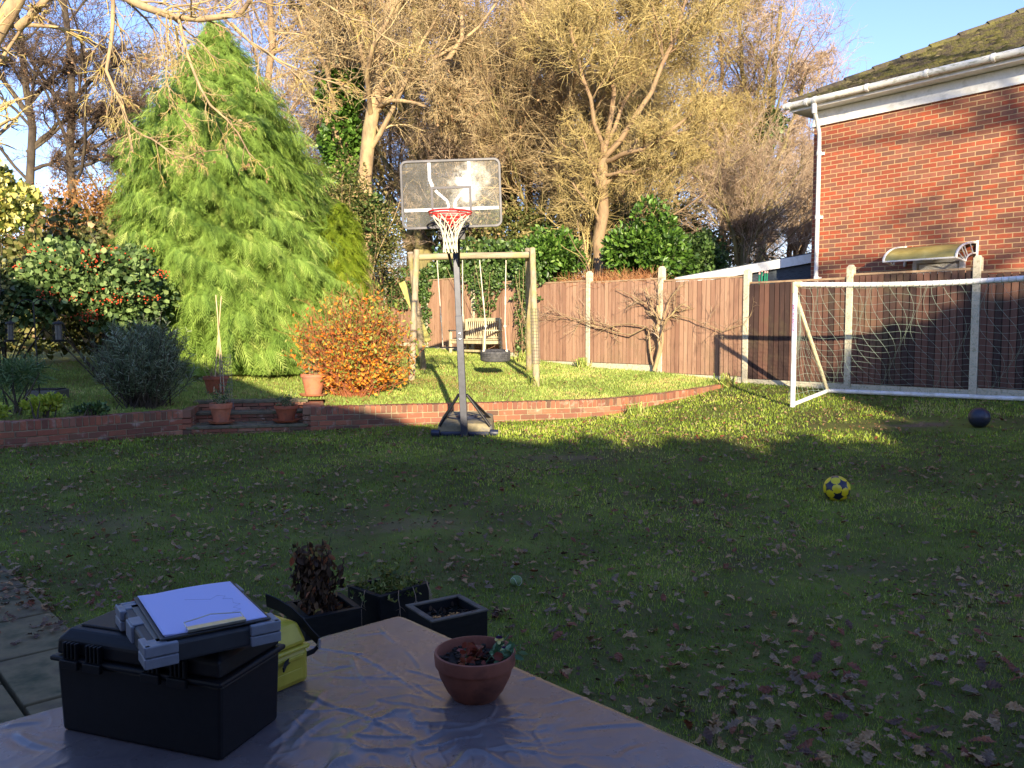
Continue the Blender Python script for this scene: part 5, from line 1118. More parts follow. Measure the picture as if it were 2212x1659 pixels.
# ------------------------------------------------------------------ big conifer with drooping sprays
def conifer(name, label, loc, H, prof, mat, seed, n, size, skew=(0, 0), yscale=1.0):
    r = np.random.default_rng(seed); hh = np.array([p[0] for p in prof]); ww = np.array([p[1] for p in prof]); cxs = np.array([p[2] for p in prof])
    area = np.interp(np.linspace(0, 1, 400), hh, ww)+.04; cdf = np.cumsum(area); cdf /= cdf[-1]; h = np.interp(r.uniform(0, 1, n), cdf, np.linspace(0, 1, 400)); a = r.uniform(0, 2*np.pi, n)
    # boughs: tiers with lumps
    lump = .90+.10*np.sin(a*7+h*31+2*np.sin(h*17))+.07*np.sin(a*13-h*47)+.20*np.clip(h-.42, 0, .5)*2*np.sin(h*62+2.5*np.sin(a*2+1)); R_ = np.interp(h, hh, ww)*lump*(1-.42*r.uniform(0, 1, n)**2.2)*(1+.10*(np.sin(a*23+h*90) > .75)+.05*r.normal(0, 1, n).clip(-1, 2)); cx = np.interp(h, hh, cxs)
    P = np.stack([loc[0]+cx+R_*np.cos(a), loc[1]+R_*np.sin(a)*yscale, loc[2]+.12+h*H+.10*np.sin(a*9+h*60)], -1); out = np.stack([np.cos(a), np.sin(a), 0*a], -1)
    y = norm(out+r.normal(0, .38, (n, 3))+np.array([.25, 0, -.55])); z = norm(np.array([0, 0, 1.0])+.5*out+r.normal(0, .35, (n, 3))); x = norm(np.cross(y, z)); z = np.cross(x, y); FR = np.stack([x, y, z], 1)
    T = []; TF = []
    def strip(p, q, w, dz=0):
        p = np.array(p); q = np.array(q); d = q-p; s_ = np.array([-d[1], d[0], 0]); s_ = s_/np.linalg.norm(s_)*w; k = len(T); T.extend([p-s_, p+s_, q+s_*.25, q-s_*.25]); TF.append([k, k+1, k+2, k+3])
    def ax(t): return np.array([0, t, -.55*t*t])
    strip(ax(0), ax(.5), .024); strip(ax(.5), ax(1), .018)
    for k, t in enumerate(np.linspace(.1, .9, 6)):
        for sgn in (-1, 1):
            b = ax(t); L = .46*(1-.5*t)+.06; e = b+np.array([sgn*L*.55, L*.85, -.30*L-.06]); strip(b, e, .021)
    T = np.array(T); TF = np.array(TF); k = len(T); s = size*r.uniform(.6, 1.25, n)*(.75+.5*(1-h)); V = np.einsum('kc,ncd->nkd', T, FR)*s[:, None, None]+P[:, None]; V = V.reshape(-1, 3)
    F = (TF[None]+(np.arange(n)*k)[:, None, None]).reshape(-1, 4); inner = R_/np.interp(h, hh, ww)
    A = np.repeat(np.clip(.55+.12*np.sin(a*11+h*37)+r.normal(0, .2, n), 0, 1), k); gzv = loc[2]+.02; V[:, 2] = np.maximum(V[:, 2], gzv)
    o = thing(name, label, 'conifer', loc); L_ = np.array(loc); link('foliage', npmesh('foliage', V-L_, F, A), mat, o)
    m = MB(); m.tube([Vector((0, 0, -.1)), Vector((prof[len(prof)//2][2], 0, H*.5)), Vector((prof[-1][2], 0, H*.97))], [.16, .09, .015], 10); m.build('trunk', bark_d, o, smooth=True)
    bp_, br_ = [], []
    nb = 220; hb = r.uniform(.03, .95, nb); ab = r.uniform(0, 2*np.pi, nb); Rb = np.interp(hb, hh, ww)*.9; P0 = np.stack([np.interp(hb, hh, cxs)*hb, 0*hb, hb*H], -1); D = np.stack([np.cos(ab), np.sin(ab)*yscale, .1+0*ab], -1); pts, ra = grow(r, P0, D, Rb, np.full(nb, .022), 5, .06, (0, 0, -.03)); V, F = tubes(pts, ra, 4); link('branch', npmesh('branch', V, F, None, True), bark_d, o)
    # short dark inner foliage keeps the crown from being see-through
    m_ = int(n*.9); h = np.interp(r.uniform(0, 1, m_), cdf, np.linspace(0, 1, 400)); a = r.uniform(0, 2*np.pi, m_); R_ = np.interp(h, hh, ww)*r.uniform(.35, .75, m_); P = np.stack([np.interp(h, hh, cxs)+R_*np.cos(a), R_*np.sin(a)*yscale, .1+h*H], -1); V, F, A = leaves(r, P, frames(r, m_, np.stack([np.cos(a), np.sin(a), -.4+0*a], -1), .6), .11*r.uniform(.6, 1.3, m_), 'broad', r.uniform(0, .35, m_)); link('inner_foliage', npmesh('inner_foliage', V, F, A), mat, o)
    return o
cb_ = atz(560, 778, 1.05); cx0 = (560-1106)/1780*16.0
cprof = [(0, 1.45, -.05), (.05, 1.95, -.1), (.16, 2.15, -.14), (.28, 2.08, -.22), (.4, 1.85, -.42), (.52, 1.75, -.55), (.62, 1.60, -.62), (.72, 1.25, -.68), (.8, .92, -.66), (.88, .56, -.66), (.95, .28, -.70), (1, .08, -.72)]
conifer('conifer', 'huge bright green conifer with drooping sprays left of the hoop', (cx0, 16.0, .84), 6.5, cprof, conif_m, 31, 62000, .25)
s2 = ((736-1106)/1780*15.5, 15.6, .9); conifer('conifer', 'small yellow green conifer beside the right flank of the huge conifer', s2, 2.95, [(0, .3, 0), (.15, .36, 0), (.4, .42, 0), (.7, .40, 0), (.9, .28, 0), (1, .06, 0)], conif2_m, 32, 6000, .19)
# brown dead gap low on the conifer's left flank
r = np.random.default_rng(41); q = at(408, 650, 14.25); n = 900; P, out = blob_points(r, n, (q.x, 14.4, q.z), (.22, .16, .5), 6, .6); V, F, A = leaves(r, P, frames(r, n, out, .8), .07, 'needle'); o_ = thing('dead_conifer_shoot', 'patch of brown dead shoots low at the conifer beside the canes', 'dead shoots', (q.x, 14.4, .8)); link('foliage', npmesh('foliage', V-np.array(o_.location), F, A), dead_m, o_)

# ------------------------------------------------------------------ shrubs left of the steps
def P3(v): return tuple(v)
rosem = leafmat('rosemary_leaves', [(0, S(72, 84, 56)), (.5, S(108, 124, 84)), (.85, S(142, 154, 118)), (1, S(184, 190, 164))], .55, .1, .3)
def rosemary():
    r = np.random.default_rng(51); b = np.array([(305-1106)/1780*11.35, 11.45, .56]); n = 420; P0 = b+np.c_[r.normal(0, .10, (n, 2)), np.zeros(n)]; D = np.c_[r.normal(0, .50, (n, 2)), np.ones(n)]; D[:, 2] = np.maximum(.35, D[:, 2])
    L = 1.38*r.uniform(.55, 1.0, n)/(1+.22*np.linalg.norm(D[:, :2], axis=1)); pts, ra = grow(r, P0, D, L, np.full(n, .008), 8, .10, (0, 0, .07), .4); V, F = tubes(pts, ra, 4); A = np.zeros(len(V))
    m = 60; idx = np.repeat(np.arange(n), m); t = (.28+.72*r.uniform(0, 1, len(idx))**.8)*8; i = np.clip(t.astype(int), 0, 7); f = (t-i)[:, None]; P = pts[idx, i]*(1-f)+pts[idx, i+1]*f; d = norm(pts[idx, i+1]-pts[idx, i]); q = norm(np.cross(d, r.normal(0, 1, d.shape))); out = d*.75+q; lf = leaves(r, P+q*.004, frames(r, len(P), out, .2), .075*r.uniform(.6, 1.2, len(P)), 'needle')
    V2, F2, A2 = lf; o = thing('rosemary_bush', 'dark upright rosemary bush above the shaded wall', 'shrub', tuple(b)); V2 = V2-b; ce = V2.reshape(-1, 4, 3).mean(1, keepdims=True); V2 = (ce+(V2.reshape(-1, 4, 3)-ce)*np.array([1.0, 1, 1])).reshape(-1, 3); link('foliage', npmesh('foliage', V2, F2, A2), rosem, o); link('stem', npmesh('stem', V-b, F, A, True), bark_d, o)
rosemary()
coto = leafmat('cotoneaster_leaves', [(0, S(46, 66, 32)), (.4, S(78, 102, 52)), (.8, S(118, 142, 80)), (1, S(156, 172, 112))], .6, .15, .3); berry = simple('red_berries', S(214, 66, 34), S(230, 92, 48), 20, .35, bs_=0)
cb0_ = (-6.6, 13.3, .8); o, r, P, out = bushy('berry_shrub', 'broad green shrub with clusters of red berries left of the conifer', 'shrub', cb0_, (-6.75, 13.2, 2.15), (1.25, .9, 1.0), 15000, .085, coto, bark_d, 'round', 61, 26, .42, .45, .7, .0, 24)
k = (P[:, 1] < 13.0)|(P[:, 2] > 2.5); Q = P[k]+out[k]*.06; ci = r.integers(0, len(Q), 130); bpz = []; bv = []; ic = np.array([(0, 0, 1), (.9, 0, .3), (.28, .85, .3), (-.72, .53, .3), (-.72, -.53, .3), (.28, -.85, .3), (0, 0, -.8)]); icf = np.array([[0, 1, 2, 2], [0, 2, 3, 3], [0, 3, 4, 4], [0, 4, 5, 5], [0, 5, 1, 1], [6, 2, 1, 1], [6, 3, 2, 2], [6, 4, 3, 3], [6, 5, 4, 4], [6, 1, 5, 5]])
for c in ci: bpz.append(Q[c]+r.normal(0, [.075, .05, .032], (int(r.integers(5, 24)), 3)))
bpz = np.concatenate(bpz); V = (bpz[:, None]+ic[None]*.015).reshape(-1, 3)-np.array(cb0_); F = (icf[None]+(np.arange(len(bpz))*7)[:, None, None]).reshape(-1, 4)
F3 = F[:, :3]; bo_ = link('berries', npmesh('berries', V, F3, None, True), berry, o); bo_['kind'] = 'stuff'
vari = leafmat('variegated_holly_leaves', [(0, S(64, 82, 34)), (.35, S(104, 116, 48)), (.5, S(200, 190, 96)), (.8, S(218, 210, 124)), (1, S(232, 228, 166))], .4, .2, .5)
bushy('variegated_holly', 'yellow variegated holly at the upper left edge', 'shrub', (-8.4, 13.6, .8), (-8.45, 13.4, 3.55), (.85, .7, .75), 5200, .075, vari, bark_d, 'ivy', 62, 14, .45, .5, .7, .1, 10)
bushy('variegated_holly', 'cream edged holly low down at the left edge beside the berry shrub', 'shrub', (-7.9, 12.0, .6), (-8.0, 12.3, 1.75), (.55, .5, 1.1), 4200, .06, leafmat('shaded_holly_leaves', [(0, S(40, 54, 30)), (.6, S(70, 86, 44)), (.75, S(170, 166, 96)), (1, S(196, 190, 124))], .4, .15, .5), bark_d, 'ivy', 63, 12, .5, .5, .7, .1, 10)  # darker copy of the holly leaves, their shade put into the colours
choi = leafmat('choisya_leaves', [(0, S(58, 82, 44)), (.5, S(84, 110, 60)), (1, S(116, 140, 84))], .4, .2, .4); gold = leafmat('golden_leaves', [(0, S(120, 140, 40)), (.6, S(176, 190, 60)), (1, S(204, 208, 90))], .4, .25, .4)
bushy('grey_green_shrub', 'low grey green shrub at the left end of the wall', 'shrub', (-6.3, 10.45, .56), (-6.3, 10.5, .98), (.42, .38, .36), 1500, .10, choi, bark_d, 'needle', 64, 10, .5, .4, .8, .2, 8)
bushy('golden_leaved_shrub', 'little golden leaved shrub just behind the shaded brick wall', 'shrub', (-5.75, 10.1, .56), (-5.75, 10.12, .70), (.26, .2, .12), 500, .065, gold, bark_d, 'broad', 65, 8, .5, .4, .6, .5, 6)
bushy('golden_leaved_shrub', 'lime green leaves at the extreme left edge above the wall', 'shrub', (-6.35, 9.9, .56), (-6.3, 9.95, .66), (.18, .15, .10), 260, .06, gold, bark_d, 'broad', 66, 6, .5, .4, .6, .5, 5)
bushy('small_weedy_plant', 'dark weedy plant at the foot of the feeder pole', 'plant', (-5.35, 10.35, .56), (-5.35, 10.4, .63), (.30, .2, .10), 500, .05, ivy_m, bark_d, 'broad', 67, 8, .5, .4, .7, .4, 5)

# ------------------------------------------------------------------ orange shrub right of the steps
orm = leafmat('orange_leaves', [(0, S(172, 84, 30)), (.22, S(214, 126, 40)), (.42, S(230, 164, 56)), (.55, S(214, 158, 60)), (.6, S(104, 122, 50)), (.85, S(142, 154, 70)), (1, S(168, 170, 92))], .5, .3, .3); ortw = leafmat('red_brown_twigs', [(0, S(128, 76, 52)), (.5, S(164, 102, 68)), (1, S(190, 134, 92))], .7, 0, .3)
def orange():
    r = np.random.default_rng(71); Y0 = 12.75; b = np.array([(765-1106)/1780*12.6, Y0, .55]); n = 260; P0 = b+np.c_[r.normal(0, .13, n), r.normal(0, .09, n), np.zeros(n)]; D = np.c_[r.normal(0, .62, n), r.normal(0, .45, n), np.ones(n)]; L = 1.62*r.uniform(.5, 1.0, n)/(1+.42*np.linalg.norm(D[:, :2], axis=1)**1.3); L = L*1.2
    pts, ra = grow(r, P0, D, L, np.full(n, .008), 7, .10, (0, 0, .04), .4); th = [(*tubes(pts, ra, 4), .3)]; Pp, Dd, Ln, Rr = spawn(r, pts, ra, 12, .2, .6, .32, .6, L); p2, r2 = grow(r, Pp, Dd, Ln, np.maximum(Rr, .0028), 4, .16, (0, 0, .06), .5); v, f = tubes(p2, r2, 3); th.append((v, f, np.repeat(r.uniform(0, 1, len(Ln)), 15)))
    V, F, A = joinm(th); o = thing('orange_shrub', 'round twiggy shrub with orange autumn leaves behind the wall', 'shrub', tuple(b)); link('twigs', npmesh('twigs', V-b, F, A), ortw, o)
    m = 5; idx = np.repeat(np.arange(len(p2)), m); t = r.uniform(.1, 1, len(idx))*4; i = np.clip(t.astype(int), 0, 3); f = (t-i)[:, None]; P = p2[idx, i]*(1-f)+p2[idx, i+1]*f; P[:, 2] = np.maximum(P[:, 2], .57)
    # yellow-orange concentrates low and left, green on top
    hN = (P[:, 2]-.55)/1.6; xn = (P[:, 0]-b[0])/.8; var = np.where(r.uniform(0, 1, len(P)) < np.clip(.12+.68*hN+.15*xn, .08, .8), r.uniform(.6, 1, len(P)), r.uniform(0, .55, len(P))); keep = r.uniform(0, 1, len(P)) < np.clip(1.15-.45*hN-.25*np.abs(xn-.5), .35, 1)
    P, var = P[keep], var[keep]; lf = leaves(r, P, frames(r, len(P), np.tile([0, 0, .4], (len(P), 1)), .8), .06*r.uniform(.6, 1.3, len(P)), 'broad', var); V, F, A = lf; link('foliage', npmesh('foliage', V-b, F, A), orm, o)
orange()
# plants in the pots
def potplant(p, label, name, h, spread, n, size, mat, seed, kind='broad', ns=10, twig=None, cat='plant', z0=None):
    r = np.random.default_rng(seed); b = np.array(p.location)+np.array([0, 0, z0]); P0 = b+np.c_[r.normal(0, spread*.3, (ns, 2)), np.zeros(ns)]; D = np.c_[r.normal(0, .45, (ns, 2)), np.ones(ns)]; pts, ra = grow(r, P0, D, h*r.uniform(.5, 1, ns), np.full(ns, .0035), 5, .18, (0, 0, .03), .5); V, F = tubes(pts, ra, 4); o = thing(name, label, cat, tuple(b)); link('stem', npmesh('stem', V-b, F, r.uniform(0, 1, len(V))), twig or tw_br, o)
    if n: idx = r.integers(0, ns, n); t = r.uniform(.1, 1, n)*5; i = np.clip(t.astype(int), 0, 4); f = (t-i)[:, None]; P = pts[idx, i]*(1-f)+pts[idx, i+1]*f+r.normal(0, spread*.12, (n, 3)); V, F, A = leaves(r, P, frames(r, n, np.tile([0, 0, .3], (n, 1)), .8), size*r.uniform(.6, 1.3, n), kind); link('leaves', npmesh('leaves', V-b, F, A), mat, o)
    return o
potplant(pA, 'spindly green plant with seedlings in the left step pot', 'potted_plant', .34, .12, 260, .035, choi, 81, ns=16, z0=.25); potplant(pB, 'low bushy green plant in the wavy rimmed step pot', 'potted_plant', .26, .14, 300, .032, choi, 82, ns=16, z0=.2)
potplant(pC, 'bare dark twiggy plant among the canes', 'potted_plant', .38, .16, 30, .04, under_m, 83, ns=26, z0=.26); potplant(pD, 'sparse pale leaved plant in the sunlit orange pot', 'potted_plant', .40, .16, 170, .04, choi, 84, ns=14, z0=.3)

# ------------------------------------------------------------------ ivy on the fence, climber, brown growth above it
def ivypatch(label, polys, seed, n, size=.055, tfun=None, depth=.10):
    """leaves over regions of the fence's face; polys in (t along fence, z) """
    r = np.random.default_rng(seed); PP = []
    for (t0, t1, z0, z1, shape, wt) in polys:
        m = int(n*wt); t = r.uniform(0, 1, m); u = r.uniform(0, 1, m); w = np.ones(m)
        if shape == 'v': keep = (np.abs(t-.5)*2 < (u**.7)+.08*np.sin(u*25)); t, u = t[keep], u[keep]
        if shape == 'c': keep = (np.abs(t-.5)*2 < .75+.25*np.sin(u*14+1)); t, u = t[keep], u[keep]
        T = t0+(t1-t0)*t; Z = z0+(z1-z0)*u; off_ = .05+depth*r.uniform(0, 1, len(T)); PP.append(np.stack([PIV[0]+FD[0]*T+FN.x*off_, PIV[1]+FD[1]*T+FN.y*off_, Z], -1))
    P = np.concatenate(PP); m = len(P); out = np.tile([FN.x*.6, FN.y*.6, -.5], (m, 1)); V, F, A = leaves(r, P, frames(r, m, out, .45), size*r.uniform(.6, 1.3, m), 'ivy'); b = P.mean(0); b[2] = P[:, 2].min(); o = thing('ivy', label, 'ivy', tuple(b)); link('leaves', npmesh('leaves', V-b, F, A), ivy_m, o)
    ns = 14; tt = r.choice(m, ns); q = P[tt].copy(); q[:, 2] = b[2]; pts, ra = grow(r, q, np.tile([0, 0, 1.0], (ns, 1)), P[tt, 2]-b[2]+.15, np.full(ns, .007), 6, .12, (0, 0, .1), .5); V, F = tubes(pts, ra, 4); link('stem', npmesh('stem', V-b, F, None, True), bark_p, o)
ivypatch('heart shaped ivy spilling over the fence behind the tyre swing', [(-3.95, -2.35, 1.75, 3.1, 'v', 1.0), (-4.2, -2.1, 2.6, 3.15, 'c', .5)], 91, 1500)
ivypatch('ivy column climbing a fence post left of the swing ropes', [(-6.2, -5.1, 2.5, 3.2, 'c', .45), (-5.75, -5.2, 1.5, 2.6, 'c', .45), (-7.6, -5.9, 2.2, 3.3, 'c', .7)], 92, 1500)
ivypatch('narrow ivy column behind the right leg of the swing', [(-2.15, -1.55, 1.1, 2.9, 'c', .8), (-2.3, -1.2, 2.3, 3.1, 'c', .6)], 93, 1000)
# bare climber trained on the post, its base near t=1.75
def climber():
    r = np.random.default_rng(95); t0 = 1.80
    def fp_(px, py): w = onwall(px, py, Vector((*fence(0), 0))+FN*.12, FDV); return (w.x, w.y, w.z)
    b = fp_(1413, 800); tr = [([b, fp_(1424, 770), fp_(1428, 740), fp_(1416, 715), fp_(1424, 690), fp_(1420, 660)], .042, .022), ([b, fp_(1405, 770), fp_(1402, 720), fp_(1396, 706)], .02, .015), ([fp_(1424, 770), fp_(1434, 730), fp_(1432, 700), fp_(1450, 680), fp_(1475, 655)], .03, .013),
        ([fp_(1396, 706), fp_(1360, 700), fp_(1335, 702), fp_(1300, 712), fp_(1280, 700)], .015, .006), ([fp_(1428, 690), fp_(1400, 660), fp_(1370, 640), fp_(1330, 622)], .014, .005), ([fp_(1397, 706), fp_(1370, 725), fp_(1340, 722), fp_(1290, 705), fp_(1258, 690), fp_(1200, 684), fp_(1165, 690)], .014, .004), ([fp_(1340, 716), fp_(1310, 700), fp_(1250, 690), fp_(1185, 670)], .01, .004),
        ([fp_(1450, 680), fp_(1500, 690), fp_(1560, 716), fp_(1610, 700), fp_(1625, 680)], .010, .003), ([fp_(1424, 700), fp_(1405, 655), fp_(1395, 620)], .015, .006), ([fp_(1430, 700), fp_(1445, 650), fp_(1470, 615)], .012, .005), ([fp_(1424, 690), fp_(1425, 640), fp_(1420, 605)], .012, .005)]
    thick, fine, ap, r = skeleton(96, tr, [dict(n=11, t0=.35, ang=.75, lr=.34, rr=.5, K=5, S=5, curl=.2, rmin=.004, maxl=.7, trop=(0, 0, .05)), dict(n=6, t0=.15, ang=.7, lr=.55, rr=.6, K=4, S=3, curl=.25, rmin=.0028, maxl=.4, trop=(0, 0, .03))])
    for T in (thick, fine):
        for V, _, _ in T:
            d = (V[:, 0]-PIV[0])*FN.x+(V[:, 1]-PIV[1])*FN.y; lo = .06; V[:, 0] += FN.x*(np.clip(d, lo, .30)-d); V[:, 1] += FN.y*(np.clip(d, lo, .30)-d)
    add_tree('climbing_plant', 'leafless climber with twisted stem spread flat on the fence', 'climber', b, thick, fine, bark_p, tw_br, cname='twigs', tname='stem')
climber()
def thatch(label, t0, t1, z0, h, seed, n):
    r = np.random.default_rng(seed); t = r.uniform(t0, t1, n); q = np.stack([PIV[0]+FD[0]*t-FN.x*.25, PIV[1]+FD[1]*t-FN.y*.25, np.full(n, z0)], -1)+r.normal(0, [.1, .1, .03], (n, 3)); pts, ra = grow(r, q, np.c_[r.normal(0, .5, (n, 2)), np.ones(n)], h*r.uniform(.4, 1.1, n), np.full(n, .004), 4, .3, (0, 0, -.06), .4); V, F = tubes(pts, ra, 3); b = q.mean(0); o = thing('dry_growth', label, 'dry plant', tuple(b)); link('stems', npmesh('stems', V-b, F, np.repeat(r.uniform(0, 1, n), 15)), leafmat('rusty_stems', [(0, S(150, 92, 56)), (.5, S(186, 128, 84)), (1, S(204, 160, 112))], .8, 0, .2), o)
thatch('rusty brown dry stems above the fence between the two middle posts', -.9, 1.5, 2.5, .42, 97, 1500)
# weedy tufts at the base of fence and swing posts
def tuft(x, y, label, seed, n=90, h=.16, name='grass_tuft'):
    r = np.random.default_rng(seed); q = np.c_[np.full(n, x), np.full(n, y), np.zeros(n)]+np.c_[r.normal(0, .07, (n, 2)), np.zeros(n)]; q[:, 2] = gz(q[:, 0], q[:, 1]); V, F, A = leaves(r, q, frames(r, n, np.tile([0, 0, 1.], (n, 1)), .35), h*r.uniform(.5, 1.2, n), 'needle'); o = link(name, npmesh(name, V-np.array([x, y, 0]), F, A), upgrass_m); o.location = (x, y, 0); tag(o, label, 'grass tuft', 'grass tufts by the posts and wall')
tuft(-1.25, 15.95, 'grass tuft round the back left swing leg', 101); tuft(.42, 13.75, 'grass tuft round the front right swing leg', 102, 60); tuft(.25, 17.6, 'grass tuft under the ivy column by the fence', 103, 160, .22); tuft(1.45, 16.9, 'grass tuft at the fence post left of the climber', 104, 120, .2); tuft(1.9, 12.55, 'grass tuft below the wall right of the hoop base', 105, 100); tuft(3.7, 14.2, 'grass tuft at the fence end of the brick wall', 106, 120, .2)

# ------------------------------------------------------------------ laurels and understorey behind the fence
bushy('laurel_bush', 'bright green laurel right of the swing frame above the fence', 'laurel', (.9, 19.5, 1), (.85, 19.3, 3.05), (.85, .9, 1.15), 5200, .12, laur_m, bark_d, 'broad', 111, 20, .45, .5, .8, .2, 14)
bushy('laurel_bush', 'glossy laurel behind the fence posts under the yellow tree', 'laurel', (3.0, 18.4, 1), (3.0, 18.4, 3.2), (.95, .9, 1.15), 6000, .12, laur_m, bark_d, 'broad', 112, 20, .42, .5, .8, .2, 14)
bushy('ivy_thicket', 'dark fine leaved thicket right of the glossy laurel', 'shrub', (4.9, 19.6, 1), (4.3, 19.6, 2.9), (.9, .9, 1.3), 7000, .07, ivy_m, bark_d, 'ivy', 113, 22, .42, .5, .8, .1, 14)
bushy('ivy_thicket', 'dark green thicket behind the beam of the swing', 'shrub', (-1.0, 21.5, 1.1), (-.6, 21.5, 2.9), (1.8, 1.0, 1.15), 9000, .09, ivy_m, bark_d, 'ivy', 114, 26, .42, .5, .8, .1, 14)
bushy('brown_thicket', 'brownish tangled bush between the huge conifer and the swing', 'shrub', (-4.0, 20.5, 1), (-4.0, 20.5, 3.6), (1.7, 1.0, 2.3), 20000, .07, under_m, bark_p, 'broad', 115, 30, .42, .4, .9, 0, 40)
bushy('dark_thicket', 'dark leafy thicket behind the berry shrub', 'shrub', (-8, 17, .9), (-8.0, 16.4, 2.1), (3.2, 1.0, 2.2), 30000, .10, under_m, bark_d, 'ivy', 116, 30, .40, .4, .9, 0, 30)
bushy('brown_hedge_bush', 'brown bush with dry leaves against the sky left of the conifer', 'shrub', (-9.5, 20, .9), (-9.6, 20, 3.2), (3.6, 1.2, 2.6), 34000, .085, leafmat('russet_leaves', [(0, S(110, 88, 48)), (.5, S(150, 112, 64)), (1, S(190, 138, 90))], .6, .3, .2), bark_p, 'broad', 117, 44, .4, .3, .9, 0, 60)
bushy('mixed_thicket', 'olive green undergrowth under the yellow tree behind both laurels', 'shrub', (3, 24, 1.2), (2.5, 24, 3.4), (5.0, 1.2, 2.4), 22000, .11, under_m, bark_d, 'broad', 118, 50, .3, .3, .9, 0, 40)

# ------------------------------------------------------------------ trees beyond the garden
def px(x, y, Y): v = at(x, y, Y); return (v.x, v.y, v.z)
LV = [dict(n=9, t0=.3, ang=.75, lr=.42, rr=.42, K=6, S=6, curl=.15, trop=(0, 0, .05)), dict(n=9, t0=.15, ang=.7, lr=.55, rr=.45, K=5, S=4, curl=.18, rmin=.013, trop=(0, 0, .03)), dict(n=8, t0=.1, ang=.8, lr=.75, rr=.55, K=4, S=3, curl=.2, rmin=.0085, maxl=2.4, trop=(0, 0, 0)), dict(n=5, t0=.1, ang=.7, lr=.7, rr=.75, K=4, S=3, curl=.22, rmin=.0062, maxl=1.4, trop=(0, 0, -.02))]
def lv(**k):
    out = [dict(l) for l in LV]
    for key, val in k.items():
        i = int(key[-1]); kk = key[:-1]; out[i][kk] = val
    return out
def dryleaves(allp, r, n, size=.06):
    p = allp[-1]; i = r.integers(0, len(p), n); P = p[i, -1]; return leaves(r, P, frames(r, n, np.tile([0, 0, -.7], (n, 1)), .6), size*r.uniform(.6, 1.4, n), 'broad')
# ivy-clad tree left of the centre
def ivyon(poly, rad, n, r, size=.11):
    pl = np.array(poly, float); t = r.uniform(0, 1, n)*(len(pl)-1); i = np.clip(t.astype(int), 0, len(pl)-2); f = (t-i)[:, None]; c = pl[i]*(1-f)+pl[i+1]*f; u = norm(np.c_[r.normal(0, 1, (n, 2)), r.normal(0, .3, n)]); P = c+u*rad*r.uniform(.6, 1.15, (n, 1))*(1+.25*np.sin(t*9))[:, None]; return leaves(r, P, frames(r, n, u+np.array([0, 0, -.6]), .5), size*r.uniform(.6, 1.3, n), 'ivy')
Y = 21.6; tr = [([px(742, 640, Y), px(738, 400, Y), px(735, 230, Y), px(733, 120, Y), px(722, -60, Y)], .26, .15), ([px(735, 150, Y), px(758, 80, Y), px(768, 20, Y), px(782, -90, Y)], .15, .10), ([px(735, 190, Y), px(690, 90, Y-.5), px(640, -30, Y-.6)], .10, .05)]
th, fi, ap, r = skeleton(201, rooted(tr), lv(n0=7, t00=.6)); add_tree('ivy_clad_tree', 'pale forked trunk thickly clad in ivy between conifer and hoop', 'tree', px(742, 640, Y), th, fi, bark_p, tw_gold, extra=[('ivy', ivyon([px(742, 560, Y), px(738, 400, Y), px(736, 230, Y), px(735, 165, Y)], .42, 6500, r, .13), laur_m), ('dry_leaves', dryleaves(ap, r, 700), dead_m)])
# the main pale trunk with arching limb
Y = 20.5; tr = [([px(790, 560, Y), px(792, 400, Y), px(797, 290, Y), px(806, 210, Y), px(812, 140, Y), px(830, 60, Y), px(850, -40, Y)], .20, .14), ([px(808, 212, Y), px(840, 192, Y-.1), px(880, 172, Y-.2), px(930, 158, Y-.2), px(975, 130, Y-.3), px(1000, 90, Y-.3), px(998, 40, Y-.3), px(985, -40, Y)], .08, .05),
    ([px(806, 235, Y), px(850, 215, Y-.6), px(900, 222, Y-.9), px(950, 240, Y-1.1), px(1005, 262, Y-1.3)], .06, .02), ([px(840, 40, Y), px(868, -10, Y), px(900, -90, Y)], .12, .09), ([px(812, 130, Y), px(790, 60, Y-.3), px(770, -40, Y-.4)], .07, .04)]
th, fi, ap, r = skeleton(202, rooted(tr), lv(n0=10, t00=.5, trop1=(0, 0, -.04), trop2=(0, 0, -.10), trop3=(0, 0, -.12))); add_tree('pale_barked_tree', 'pale barked tree with long limb arching right above the backboard', 'tree', px(790, 560, Y), th, fi, bark_p, tw_gold, extra=[('ivy', ivyon([px(780, 560, Y), px(786, 470, Y), px(792, 420, Y)], .35, 900, r, .12), ivy_m), ('dry_leaves', dryleaves(ap, r, 1300), dead_m)])
# darker trunks behind
Y = 27.0
for j, (xb, xt, lab, sd_, w) in enumerate(((905, 890, 'dark mossy trunk behind the arching limb', 203, .30), (560, 575, 'slender bare trunk rising behind the top of the conifer', 204, .14))):
    tr = [([px(xb, 560, Y), px((xb+xt)/2+6, 260, Y), px(xt, 60, Y), px(xt+10, -150, Y)], w, w*.6)]; th, fi, ap, r = skeleton(sd_, rooted(tr), lv(n0=20)); add_tree('bare_tree', lab, 'tree', px(xb, 560, Y), th, fi, bark_g if j == 0 else bark_o, tw_gold if j == 0 else tw_br, extra=[('dry_leaves', dryleaves(ap, r, 1500), dead_m)])
# trunk near the right of backboard
Y = 24.0; tr = [([px(1222, 560, Y), px(1212, 440, Y), px(1180, 330, Y), px(1188, 180, Y), px(1200, 40, Y), px(1206, -100, Y)], .17, .10), ([px(1225, 560, Y-1), px(1238, 470, Y-1), px(1240, 400, Y-1), px(1216, 310, Y-1), px(1190, 200, Y-1)], .09, .04), ([px(1190, 300, Y), px(1150, 160, Y), px(1130, 40, Y), px(1120, -60, Y)], .08, .05)]
th, fi, ap, r = skeleton(205, rooted(tr), lv(n0=12)); add_tree('bare_tree', 'orange barked leaning trunks just right of the backboard', 'tree', px(1222, 560, Y), th, fi, bark_o, tw_gold, extra=[('dry_leaves', dryleaves(ap, r, 1500), dead_m)])
